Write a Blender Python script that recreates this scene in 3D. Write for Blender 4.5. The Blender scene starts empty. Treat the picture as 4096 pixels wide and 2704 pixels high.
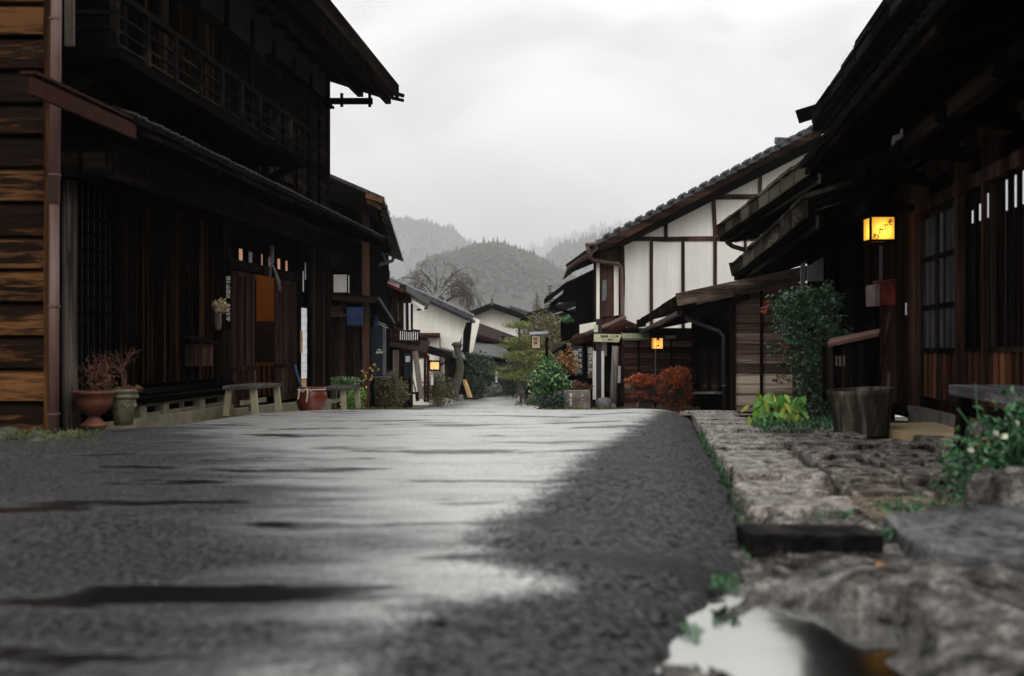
import bpy, math, random
from mathutils import Vector, Matrix, noise
rng = random.Random(7)
R = math.radians
S = bpy.context.scene
# ------------------------------------------------------------------ camera
F = 995.0; HZ = 345.0; CZ = 0.75
cam = bpy.data.cameras.new("camera"); camo = bpy.data.objects.new("camera", cam)
S.collection.objects.link(camo); S.camera = camo
camo.location = (0, 0, CZ); camo.rotation_euler = (R(90), 0, 0)
cam.sensor_width = 36; cam.lens = 36*F/1024; cam.shift_y = 7/1024.0
cam.clip_start = 0.05; cam.clip_end = 14000
cam.dof.use_dof = True; cam.dof.focus_distance = 19; cam.dof.aperture_fstop = 1.5
# ------------------------------------------------------------------ exposure
S.view_settings.view_transform = 'Standard'; S.view_settings.look = 'None'
S.view_settings.exposure = 0.22; S.view_settings.gamma = 1
S.render.engine = 'CYCLES'
S.cycles.use_denoising = True; S.cycles.max_bounces = 6; S.cycles.volume_bounces = 1
S.cycles.transparent_max_bounces = 6; S.cycles.sample_clamp_indirect = 3
# ------------------------------------------------------------------ world: overcast cloud layer over a daylight sky
SUN_EL, SUN_AZ = 48, 160
w = bpy.data.worlds.new("World"); S.world = w; w.use_nodes = True
nt = w.node_tree; nt.nodes.clear(); N = nt.nodes.new; K = nt.links.new
out = N('ShaderNodeOutputWorld'); add = N('ShaderNodeAddShader')
sky = N('ShaderNodeTexSky'); sky.sky_type = 'NISHITA'; sky.sun_disc = False
sky.sun_elevation = R(SUN_EL); sky.sun_rotation = R(SUN_AZ); sky.dust_density = 3
b1 = N('ShaderNodeBackground'); b1.inputs[1].default_value = 0.012; K(sky.outputs[0], b1.inputs[0])
tc = N('ShaderNodeTexCoord'); sp = N('ShaderNodeSeparateXYZ'); K(tc.outputs['Generated'], sp.inputs[0])
rp = N('ShaderNodeValToRGB'); K(sp.outputs[2], rp.inputs[0])
e = rp.color_ramp.elements
e[0].position = 0.0; e[0].color = (.50, .495, .485, 1); e[1].position = 1.0; e[1].color = (1.9, 1.93, 1.97, 1)
for p_, c_ in ((.09, (.60, .588, .56, 1)), (.15, (.77, .758, .73, 1)), (.22, (1.02, 1.01, .985, 1)), (.33, (1.34, 1.335, 1.32, 1))):
    q = rp.color_ramp.elements.new(p_); q.color = c_
mp = N('ShaderNodeMapping'); mp.inputs['Scale'].default_value = (1.0, 1.0, 2.6); mp.inputs['Location'].default_value = (.35, .1, .2)
K(tc.outputs['Generated'], mp.inputs[0])
nz = N('ShaderNodeTexNoise'); nz.inputs['Scale'].default_value = 2.9; nz.inputs['Detail'].default_value = 8; nz.inputs['Roughness'].default_value = .48
nz.inputs['Distortion'].default_value = .5
K(mp.outputs[0], nz.inputs['Vector'])
mr = N('ShaderNodeMapRange'); mr.inputs[1].default_value = .38; mr.inputs[2].default_value = .62; mr.inputs[3].default_value = .62; mr.inputs[4].default_value = 1.28
K(nz.outputs[0], mr.inputs[0])
mx = N('ShaderNodeVectorMath'); mx.operation = 'SCALE'; K(rp.outputs[0], mx.inputs[0]); K(mr.outputs[0], mx.inputs['Scale'])
b2 = N('ShaderNodeBackground'); b2.inputs[1].default_value = 1.0; K(mx.outputs[0], b2.inputs[0])
K(b1.outputs[0], add.inputs[0]); K(b2.outputs[0], add.inputs[1]); K(add.outputs[0], out.inputs[0])
# ------------------------------------------------------------------ sun (veiled by cloud)
sl = bpy.data.lights.new("sun", 'SUN'); sl.energy = 0.5; sl.angle = R(25); sl.color = (1, .96, .9)
so = bpy.data.objects.new("sun", sl); S.collection.objects.link(so)
# direction: azimuth measured like the sky texture (clockwise from +Y)
sd = Vector((math.sin(R(SUN_AZ))*math.cos(R(SUN_EL)), math.cos(R(SUN_AZ))*math.cos(R(SUN_EL)), math.sin(R(SUN_EL))))
so.rotation_euler = sd.to_track_quat('Z', 'Y').to_euler(); so.location = (0, -5, 12)

# ================================================================== helpers
COL = S.collection
ORG = {}
def P(px, py, Y): return Vector(((px-512)/F*Y, Y, CZ-(py-HZ)/F*Y))
def lerp(a, b, t): return a+(b-a)*t
def interp(tab, v):
    if v <= tab[0][0]: return tab[0][1]
    for (a, b), (c, d) in zip(tab, tab[1:]):
        if v <= c: return b+(d-b)*(v-a)/(c-a)
    return tab[-1][1]
DROP = [(-60, .75), (8, .75), (10, .76), (12, .80), (14, .912), (16, 1.055), (18.5, 1.26), (22, 1.51), (26, 1.75), (30, 1.93), (40, 2.28), (50, 2.58), (62, 2.75), (80, 2.85), (150, 3), (3000, 3)]
def g(Y): return CZ-interp(DROP, Y)

SPLIT = {}; PIECES = []
class MB:
    def __init__(s): s.v = []; s.f = []; s.m = []; s.mi = 0; s.st = []
    def add(s, vs, fs):
        s.st.append((len(s.v), len(s.f))); n = len(s.v); s.v += [tuple(v) for v in vs]
        for f in fs: s.f.append(tuple(i+n for i in f)); s.m.append(s.mi)
    def hexa(s, p):   # 4 bottom, 4 top
        s.add(p, [(0, 3, 2, 1), (4, 5, 6, 7), (0, 1, 5, 4), (1, 2, 6, 5), (2, 3, 7, 6), (3, 0, 4, 7)])
    def box(s, x0, x1, y0, y1, z0, z1):
        s.hexa([(x0, y0, z0), (x1, y0, z0), (x1, y1, z0), (x0, y1, z0), (x0, y0, z1), (x1, y0, z1), (x1, y1, z1), (x0, y1, z1)])
    def beam(s, p, q, wd, ht, up=(0, 0, 1), w2=None, h2=None):
        p = Vector(p); q = Vector(q); d = (q-p).normalized(); up = Vector(up)
        if abs(d.dot(up)) > .98: up = Vector((0, 1, 0))
        sd_ = d.cross(up).normalized(); u = sd_.cross(d).normalized()
        w2 = wd if w2 is None else w2; h2 = ht if h2 is None else h2
        a = [p+sd_*(i*wd/2)+u*(j*ht/2) for i, j in ((-1, -1), (1, -1), (1, 1), (-1, 1))]
        b = [q+sd_*(i*w2/2)+u*(j*h2/2) for i, j in ((-1, -1), (1, -1), (1, 1), (-1, 1))]
        s.add(a+b, [(0, 1, 2, 3), (7, 6, 5, 4), (0, 4, 5, 1), (1, 5, 6, 2), (2, 6, 7, 3), (3, 7, 4, 0)])
    def quad(s, a, b, c, d): s.add([a, b, c, d], [(0, 1, 2, 3)])
    def slab(s, a, b, c, d, t, vec=(0, 0, -1)):
        vv = Vector(vec)*t
        s.hexa([Vector(x)+vv for x in (a, b, c, d)]+[Vector(x) for x in (a, b, c, d)])
    def prism(s, poly, vec):
        n = len(poly); vv = Vector(vec)
        s.add([Vector(p) for p in poly]+[Vector(p)+vv for p in poly],
              [tuple(range(n)), tuple(range(2*n-1, n-1, -1))]+[(i, i+n, (i+1) % n+n, (i+1) % n) for i in range(n)])
    def tube(s, pts, rads, n=8, jit=0, cap=True):
        pts = [Vector(p) for p in pts]
        if not hasattr(rads, '__len__'): rads = [rads]*len(pts)
        vs = []; fs = []
        t0 = (pts[1]-pts[0]).normalized(); ref = Vector((1, 0, 0)) if abs(t0.x) < .8 else Vector((0, 1, 0))
        for i, p in enumerate(pts):
            t = (pts[min(i+1, len(pts)-1)]-pts[max(i-1, 0)]).normalized()
            a = t.cross(ref).normalized(); b = t.cross(a).normalized()
            for k in range(n):
                an = 2*math.pi*k/n; r = rads[i]*(1+rng.uniform(-jit, jit))
                vs.append(p+a*(math.cos(an)*r)+b*(math.sin(an)*r))
        for i in range(len(pts)-1):
            for k in range(n):
                fs.append((i*n+k, i*n+(k+1) % n, (i+1)*n+(k+1) % n, (i+1)*n+k))
        if cap: fs += [tuple(range(n-1, -1, -1)), tuple((len(pts)-1)*n+k for k in range(n))]
        s.add(vs, fs)
    def lathe(s, c, prof, n=24, jit=0):
        vs = []; fs = []
        for r, z in prof:
            for k in range(n):
                a = 2*math.pi*k/n; rr = r*(1+rng.uniform(-jit, jit))
                vs.append((c[0]+math.cos(a)*rr, c[1]+math.sin(a)*rr, c[2]+z))
        for i in range(len(prof)-1):
            for k in range(n): fs.append((i*n+k, i*n+(k+1) % n, (i+1)*n+(k+1) % n, (i+1)*n+k))
        fs += [tuple(range(n-1, -1, -1)), tuple((len(prof)-1)*n+k for k in range(n))]
        s.add(vs, fs)
    def leaf(s, c, d, sz, wr=.5):
        d = Vector(d).normalized(); a = d.cross(Vector((rng.uniform(-1, 1), rng.uniform(-1, 1), rng.uniform(-1, 1)))).normalized()
        c = Vector(c); n_ = d.cross(a)*sz*.18
        s.add([c-d*sz*.5, c+a*sz*wr*.5+n_, c+d*sz*.5, c-a*sz*wr*.5+n_], [(0, 1, 2, 3)])
    def build(s, name, mat, parent=None, org=None, smooth=False, bevel=0, label=None):
        sing = {'tile_board': 'tile_board', 'eave_tiles': 'eave_tile', 'verge_tiles': 'verge_tile', 'rafters': 'rafter', 'posts': 'post', 'upper_posts': 'post', 'clips': 'clip', 'bracket': 'bracket', 'post': 'post', 'batten': 'batten', 'timber_frame': 'timber', 'timbers': 'timber',
                'lower_panels': 'panel', 'daylight_strips': 'daylight_strip', 'white_strip': 'white_strip', 'plaster_strip': 'plaster_strip', 'collar': 'collar', 'outrigger': 'outrigger', 'balcony_post': 'post', 'ridge_tile': 'ridge_tile', 'white_marks': 'white_mark', 'wall_frame': 'frame_bar', 'door_frame': 'frame_bar', 'floor_frame': 'frame_bar', 'paint_marks': 'paint_mark', 'verge_board': 'verge_board', 'hood_board': 'hood_board', 'eave_end': 'eave_end', 'gutter_pipe': 'gutter_pipe', 'downpipe': 'downpipe'}
        if parent is None or name not in sing or len(s.st) < 2: return s.build1(name, mat, parent, org, smooth, bevel, label)
        if len(s.st) > 95: return s.build1(name, mat, parent, org, smooth, bevel, label)
        o = None; st = s.st+[(len(s.v), len(s.f))]
        for (v0, f0), (v1, f1) in zip(st, st[1:]):
            q = MB(); q.v = s.v[v0:v1]; q.f = [tuple(i-v0 for i in f) for f in s.f[f0:f1]]; q.m = s.m[f0:f1]
            o = q.build1(sing[name], mat, parent, org, smooth, bevel, label); SPLIT.setdefault(o.name, 0); PIECES.append(o)
        return o
    def build1(s, name, mat, parent=None, org=None, smooth=False, bevel=0, label=None):
        if org is None: org = ORG[parent.name] if parent else Vector((0, 0, 0))
        org = Vector(org)
        me = bpy.data.meshes.new(name)
        me.from_pydata([(v[0]-org.x, v[1]-org.y, v[2]-org.z) for v in s.v], [], s.f)
        mats = mat if isinstance(mat, (list, tuple)) else [mat]
        for m_ in mats: me.materials.append(m_)
        if len(mats) > 1: me.polygons.foreach_set('material_index', s.m)
        if smooth: me.polygons.foreach_set('use_smooth', [True]*len(s.f))
        me.update()
        o = bpy.data.objects.new(name, me); COL.objects.link(o)
        ORG[o.name] = org
        if parent: o.parent = parent
        else: o.location = org
        if bevel:
            b = o.modifiers.new('bevel', 'BEVEL'); b.width = bevel; b.segments = 2; b.limit_method = 'ANGLE'
        if label: o['label'] = label
        return o
def tag(o, label, cat, group=None):
    o['label'] = label; o['category'] = cat
    if group: o['group'] = group
    return o
def struct(o, kind='structure', label=None, cat=None):
    o['kind'] = kind
    if label: o['label'] = label
    if cat: o['category'] = cat
    return o
def thing(name, label, cat, loc, group=None):
    o = bpy.data.objects.new(name, None); COL.objects.link(o); o.location = loc; o.empty_display_size = .2
    ORG[o.name] = Vector(loc); return tag(o, label, cat, group)
def rough(o, amt, sub=2, size=.3, seed=0):
    # chip and wobble a mesh with noise (after subdividing long edges simply)
    import bmesh
    bm = bmesh.new(); bm.from_mesh(o.data)
    bmesh.ops.remove_doubles(bm, verts=bm.verts, dist=1e-5)
    if sub: bmesh.ops.subdivide_edges(bm, edges=bm.edges[:], cuts=sub, use_grid_fill=True)
    lo = o.location
    for v in bm.verts:
        q = (v.co+lo)/size+Vector((seed, seed*1.3, 0)); v.co += noise.noise_vector(q)*amt
    bm.to_mesh(o.data); bm.free(); return o

# ------------------------------------------------------------------ materials
def newmat(name):
    m = bpy.data.materials.new(name); m.use_nodes = True
    n = m.node_tree; bs = n.nodes['Principled BSDF']; return m, n, n.nodes.new, n.links.new, bs
def plain(name, col, rough=.6, metal=0, emis=None, es=1, noise_amt=.25, nscale=6, bump=.0, spec=.3):
    m, n, N, K, bs = newmat(name); bs.inputs['Specular IOR Level'].default_value = spec
    bs.inputs['Roughness'].default_value = rough; bs.inputs['Metallic'].default_value = metal
    tc = N('ShaderNodeTexCoord'); nz = N('ShaderNodeTexNoise'); nz.inputs['Scale'].default_value = nscale; nz.inputs['Detail'].default_value = 6
    K(tc.outputs['Object'], nz.inputs['Vector'])
    rp = N('ShaderNodeValToRGB'); K(nz.outputs[0], rp.inputs[0])
    rp.color_ramp.elements[0].position = .3; rp.color_ramp.elements[1].position = .72
    rp.color_ramp.elements[0].color = tuple(c*(1-noise_amt) for c in col)+(1,)
    rp.color_ramp.elements[1].color = tuple(min(1, c*(1+noise_amt)) for c in col)+(1,)
    K(rp.outputs[0], bs.inputs['Base Color'])
    if bump:
        bp = N('ShaderNodeBump'); bp.inputs['Strength'].default_value = bump; bp.inputs['Distance'].default_value = .02
        K(nz.outputs[0], bp.inputs['Height']); K(bp.outputs[0], bs.inputs['Normal'])
    if emis:
        bs.inputs['Emission Color'].default_value = emis+(1,); bs.inputs['Emission Strength'].default_value = es
    return m
def wood(name, dark, mid, light, axis='z', rough=.55, worn=.12, scale=1.0, bump=.35, vary=.5, spec=.0, st=1.3):
    """weathered wood: grain stretched along one axis, board-to-board variation, worn streaks"""
    m, n, N, K, bs = newmat(name)
    tc = N('ShaderNodeTexCoord'); mp = N('ShaderNodeMapping'); K(tc.outputs['Object'], mp.inputs[0])
    sc = {'x': (st, 30, 30), 'y': (30, st, 30), 'z': (30, 30, st)}[axis]
    mp.inputs['Scale'].default_value = tuple(c*scale for c in sc)
    ge = N('ShaderNodeNewGeometry')
    ad = N('ShaderNodeVectorMath'); ad.operation = 'MULTIPLY_ADD'; ad.inputs[1].default_value = (1, 1, 1)
    cb = N('ShaderNodeCombineXYZ'); ml = N('ShaderNodeMath'); ml.operation = 'MULTIPLY'; ml.inputs[1].default_value = 50
    K(ge.outputs['Random Per Island'], ml.inputs[0])
    for i in range(3): K(ml.outputs[0], cb.inputs[i])
    K(mp.outputs[0], ad.inputs[0]); K(cb.outputs[0], ad.inputs[2])
    nz = N('ShaderNodeTexNoise'); nz.inputs['Scale'].default_value = 1; nz.inputs['Detail'].default_value = 8; nz.inputs['Roughness'].default_value = .65
    nz.inputs['Distortion'].default_value = .6
    K(ad.outputs[0], nz.inputs['Vector'])
    n2 = N('ShaderNodeTexNoise'); n2.inputs['Scale'].default_value = .09; n2.inputs['Detail'].default_value = 3; K(ad.outputs[0], n2.inputs['Vector'])
    mixf = N('ShaderNodeMath'); mixf.operation = 'MULTIPLY_ADD'; mixf.inputs[1].default_value = .8; K(n2.outputs[0], mixf.inputs[0]); 
    s2 = N('ShaderNodeMath'); s2.operation = 'MULTIPLY'; s2.inputs[1].default_value = .6; K(nz.outputs[0], s2.inputs[0]); K(s2.outputs[0], mixf.inputs[2])
    rp = N('ShaderNodeValToRGB'); K(mixf.outputs[0], rp.inputs[0])
    el = rp.color_ramp.elements
    el[0].position = .5; el[0].color = dark+(1,); el[1].position = .98-worn; el[1].color = light+(1,)
    q = el.new(.74-worn*.3); q.color = mid+(1,)
    hs = N('ShaderNodeHueSaturation'); K(rp.outputs[0], hs.inputs['Color'])
    vr = N('ShaderNodeMapRange'); vr.inputs[3].default_value = 1-vary; vr.inputs[4].default_value = 1+vary; K(ge.outputs['Random Per Island'], vr.inputs[0])
    K(vr.outputs[0], hs.inputs['Value']); K(hs.outputs[0], bs.inputs['Base Color'])
    bs.inputs['Roughness'].default_value = rough; bs.inputs['Specular IOR Level'].default_value = spec
    bp = N('ShaderNodeBump'); bp.inputs['Strength'].default_value = bump; bp.inputs['Distance'].default_value = .01
    K(nz.outputs[0], bp.inputs['Height']); K(bp.outputs[0], bs.inputs['Normal'])
    return m
def leafmat(name, cols, rough=.45, trans=.0):
    m, n, N, K, bs = newmat(name)
    ge = N('ShaderNodeNewGeometry'); rp = N('ShaderNodeValToRGB'); K(ge.outputs['Random Per Island'], rp.inputs[0])
    el = rp.color_ramp.elements; el[0].color = cols[0]+(1,); el[1].color = cols[-1]+(1,)
    for i, c in enumerate(cols[1:-1]): q = el.new((i+1)/(len(cols)-1)); q.color = c+(1,)
    K(rp.outputs[0], bs.inputs['Base Color']); bs.inputs['Roughness'].default_value = rough
    return m

M = {}
D_ = (.0008, .001, .0011)
for ax in 'xyz':
    M['black_'+ax] = wood('charred_wood_'+ax, D_, (.0018, .0019, .0019), (.008, .006, .005), ax, .5)
    M['dark_'+ax] = wood('dark_brown_wood_'+ax, (.0014, .0014, .0014), (.0048, .0040, .0037), (.024, .017, .014), ax, .5)
    M['brown_'+ax] = wood('brown_wood_'+ax, (.005, .003, .0027), (.020, .011, .0088), (.07, .038, .028), ax, .5)
    M['grey_'+ax] = wood('silvered_wood_'+ax, (.04, .032, .028), (.13, .105, .09), (.34, .29, .25), ax, .7)
M['amber_x'] = wood('amber_planks', (.003, .0018, .0013), (.012, .0056, .0032), (.125, .056, .021), 'x', .6, worn=.17, scale=1.1, vary=.12, bump=1, spec=.03, st=3)
M['dimgrey'] = wood('dim_bench_plank', (.014, .013, .012), (.055, .05, .046), (.17, .15, .135), 'y', .6)
M['worn_lattice'] = wood('worn_black_lattice', (.0008, .0009, .001), (.002, .0018, .0017), (.045, .02, .010), 'z', .5, worn=.10)
M['orangewood_z'] = wood('ruddy_panels', (.008, .005, .004), (.05, .022, .013), (.16, .07, .035), 'z', .5)
M['shedplank'] = wood('weathered_shed_planks', (.05, .032, .026), (.22, .145, .12), (.70, .56, .43), 'x', .65, worn=.13, scale=.7, vary=.18, bump=.8)
M['redplank'] = wood('reddish_planks', (.016, .008, .007), (.07, .032, .026), (.30, .18, .15), 'x', .6, vary=.4, worn=.12)
def plaster(name, col):
    m, n, N, K, bs = newmat(name); bs.inputs['Roughness'].default_value = .9; bs.inputs['Specular IOR Level'].default_value = .1
    tc = N('ShaderNodeTexCoord'); mp = N('ShaderNodeMapping'); mp.inputs['Scale'].default_value = (5, 5, .45); K(tc.outputs['Object'], mp.inputs[0])
    a = N('ShaderNodeTexNoise'); a.inputs['Scale'].default_value = 1; a.inputs['Detail'].default_value = 7; a.inputs['Roughness'].default_value = .65; K(mp.outputs[0], a.inputs['Vector'])
    b = N('ShaderNodeTexNoise'); b.inputs['Scale'].default_value = .8; b.inputs['Detail'].default_value = 6; K(tc.outputs['Object'], b.inputs['Vector'])
    h = N('ShaderNodeMath'); h.operation = 'ADD'; K(a.outputs[0], h.inputs[0]); K(b.outputs[0], h.inputs[1])
    r = N('ShaderNodeMapRange'); r.inputs[1].default_value = .75; r.inputs[2].default_value = 1.2; r.inputs[3].default_value = .86; r.inputs[4].default_value = 1.05; K(h.outputs[0], r.inputs[0])
    v = N('ShaderNodeVectorMath'); v.operation = 'SCALE'; v.inputs[0].default_value = col; K(r.outputs[0], v.inputs['Scale']); K(v.outputs[0], bs.inputs['Base Color']); return m
M['plaster'] = plaster('white_plaster', (.74, .71, .655))
M['plaster2'] = plaster('aged_white_plaster', (.82, .78, .69))
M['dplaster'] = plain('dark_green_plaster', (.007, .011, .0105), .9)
M['ochre'] = plain('ochre_clay_wall', (.30, .24, .15), .9)
M['tile'] = plain('grey_roof_tiles', (.075, .08, .088), .3, noise_amt=.5, nscale=9, bump=.3)
M['tiledark'] = plain('dark_roof_tiles', (.006, .0066, .0070), .8, noise_amt=.5, nscale=9, spec=.0)
M['eavetile'] = plain('mottled_dark_tile_ends', (.0035, .0035, .0033), .45, noise_amt=.95, nscale=14, spec=.15)  # strong fine noise mottles the near-black tile colour
M['roofbrown'] = plain('brown_metal_roof', (.022, .012, .011), .85, noise_amt=.4, nscale=2, spec=.03)
M['roofgrey'] = plain('pale_board_roof', (.09, .09, .09), .8, noise_amt=.3, nscale=2, spec=.05)
M['copper'] = plain('ruddy_copper_flashing', (.028, .009, .006), .7, spec=.04, noise_amt=.45, nscale=12)
M['pipe_mauve'] = plain('mauve_brown_downpipe', (.10, .055, .045), .38, noise_amt=.18, nscale=4)
M['pipe_brown'] = plain('brown_downpipe', (.10, .055, .045), .4, noise_amt=.2)
M['pipe_dark'] = plain('dark_downpipe', (.022, .02, .022), .4)
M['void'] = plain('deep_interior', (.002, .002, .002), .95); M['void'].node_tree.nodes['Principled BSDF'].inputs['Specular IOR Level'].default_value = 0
M['paper'] = plain('white_paper', (.88, .88, .89), .8, noise_amt=.04)
M['papersign'] = plain('painted_white_lettering', (.62, .61, .55), .7, noise_amt=.25, nscale=30)
M['ink'] = plain('black_ink', (.006, .006, .006), .6)
M['concrete'] = plain('stained_concrete', (.16, .14, .09), .8, noise_amt=.35, nscale=5, bump=.2)
M['tan'] = plain('tan_concrete', (.30, .225, .13), .75, noise_amt=.2, nscale=2.5, bump=.15)
M['stone'] = plain('grey_stone', (.11, .10, .095), .6, noise_amt=.55, nscale=14, bump=.8)
M['mosstone'] = plain('mossy_stone', (.05, .055, .035), .8, noise_amt=.6, nscale=8, bump=.6)
M['terracotta'] = plain('terracotta', (.12, .042, .024), .5, noise_amt=.4, nscale=9)
M['palepot'] = plain('pale_green_ceramic', (.12, .12, .07), .5, noise_amt=.4, nscale=14, bump=.4)
M['redglaze'] = plain('red_brown_glaze', (.105, .022, .013), .16, noise_amt=.5, nscale=3.2)
M['rope'] = plain('pale_rope', (.40, .36, .28), .9)
M['metal'] = plain('grey_metal', (.16, .16, .17), .35, .6)
M['redmetal'] = plain('faded_red_metal', (.14, .020, .015), .5, noise_amt=.6, nscale=16)
M['greymetal'] = plain('pinkish_grey_metal', (.14, .10, .10), .4)
M['noren'] = plain('indigo_cloth', (.014, .028, .075), .9, noise_amt=.35)
M['navy'] = plain('navy_board', (.006, .014, .022), .5)
M['cream'] = plain('cream_sign_paint', (.50, .50, .32), .6, noise_amt=.22, nscale=18)
M['mossroof'] = plain('moss_covered_boards', (.16, .16, .09), .8, noise_amt=.5, nscale=25, bump=.4)
M['orangewall'] = plain('orange_interior_wall', (.34, .16, .055), .8, noise_amt=.15)
M['amberpost'] = plain('warm_varnish', (.20, .09, .03), .5)
M['blue'] = plain('blue_handle', (.02, .04, .09), .3)
M['yellowwood'] = plain('fresh_timber', (.42, .25, .09), .6, noise_amt=.3)
M['bark'] = plain('grey_green_bark', (.06, .06, .045), .85, noise_amt=.5, nscale=12, bump=.8)
M['twig'] = plain('bare_twigs', (.065, .045, .035), .8)
M['fartwig'] = plain('far_bare_twigs', (.06, .05, .045), .9)
M['glow'] = plain('lit_lantern_paper', (.9, .6, .2), .8, emis=(1.0, .42, .05), es=.95, noise_amt=.05)
M['glow2'] = plain('lit_small_lantern_paper', (.9, .6, .3), .8, emis=(1.0, .40, .09), es=.75, noise_amt=.05)
M['bulb'] = plain('lamp_bulb', (1, .8, .4), .5, emis=(1, .62, .16), es=14)
M['glowtan'] = plain('warm_transom_paper', (.4, .24, .13), .8, emis=(.9, .50, .27), es=.36, noise_amt=.3, nscale=9)
M['greypaper'] = plain('grey_transom_paper', (.14, .12, .12), .8, emis=(.5, .42, .42), es=.12)
M['lampwhite'] = plain('unlit_lantern_paper', (.60, .585, .55), .8, noise_amt=.1)
M['pane'] = plain('dark_window_pane', (.012, .011, .012), .12)
M['pottan'] = plain('grey_brown_pottery', (.075, .05, .045), .7)
L_dark = [(.010, .03, .014), (.02, .055, .022), (.012, .04, .022), (.035, .085, .035)]
M['leaf_nandina'] = leafmat('nandina_leaves', [(.005, .018, .008), (.014, .055, .018), (.007, .026, .011), (.05, .13, .045), (.012, .04, .013)], .35)
M['leaf_red'] = leafmat('red_leaves', [(.25, .03, .015), (.35, .05, .02), (.10, .015, .01)], .5)
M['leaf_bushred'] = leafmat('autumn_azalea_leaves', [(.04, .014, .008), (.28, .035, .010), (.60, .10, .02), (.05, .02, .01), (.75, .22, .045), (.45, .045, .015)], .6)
M['leaf_lowred'] = leafmat('shaded_azalea_leaves', [(.03, .018, .008), (.18, .03, .01), (.05, .03, .012), (.70, .07, .02), (.04, .04, .012), (.10, .07, .02)], .6)  # darker mix puts the shade below the crown into the leaf colour
M['leaf_lime'] = leafmat('lime_leaves', [(.03, .14, .02), (.16, .36, .03), (.07, .24, .03), (.45, .42, .04), (.04, .18, .03), (.10, .30, .03)], .4)
M['leaf_mix'] = leafmat('olive_bush_leaves', [(.03, .045, .018), (.10, .085, .03), (.015, .03, .014), (.24, .17, .06), (.04, .075, .03)], .6)
M['leaf_green'] = leafmat('garden_leaves', [(.008, .035, .012), (.04, .16, .04), (.010, .045, .02), (.15, .32, .09), (.02, .07, .025), (.40, .50, .24)], .4)
M['leaf_pine'] = leafmat('pine_needles', [(.03, .05, .015), (.12, .15, .03), (.28, .28, .05), (.05, .08, .03)], .6)
M['leaf_scrub'] = leafmat('brown_green_scrub', [(.04, .045, .02), (.12, .10, .05), (.22, .18, .08), (.03, .04, .02)], .7)
M['leaf_fg'] = leafmat('foreground_leaves', [(.006, .03, .014), (.02, .10, .03), (.01, .045, .02), (.07, .19, .06), (.012, .05, .02)], .4)
M['leaf_dark'] = leafmat('dark_evergreen', [(.008, .02, .014), (.02, .04, .022), (.012, .028, .018), (.04, .065, .03)], .5)
M['leaf_dry'] = leafmat('dry_brown_leaves', [(.06, .018, .008), (.14, .045, .018), (.04, .014, .008), (.24, .10, .045)], .7)
M['leaf_yellow'] = leafmat('yellow_leaves', [(.40, .26, .03), (.5, .35, .06), (.3, .3, .05)], .5)
M['leaf_orange'] = leafmat('orange_leaves', [(.25, .08, .02), (.35, .15, .03), (.18, .09, .03), (.1, .12, .03)], .5)
M['grassmat'] = leafmat('moss_and_grass', [(.015, .03, .008), (.04, .055, .01), (.10, .10, .012), (.02, .04, .01)], .7)
M['flower'] = leafmat('mixed_petals', [(.5, .4, .02), (.55, .5, .1), (.30, .06, .16), (.5, .45, .42), (.2, .3, .05)], .6)
M['forest1'] = leafmat('forest_canopy_mid', [(.018, .015, .010), (.030, .021, .013), (.016, .016, .010), (.042, .026, .014)], .9)
M['forest2'] = leafmat('forest_canopy_far', [(.02, .03, .022), (.03, .04, .03), (.022, .03, .022)], .9)

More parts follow.
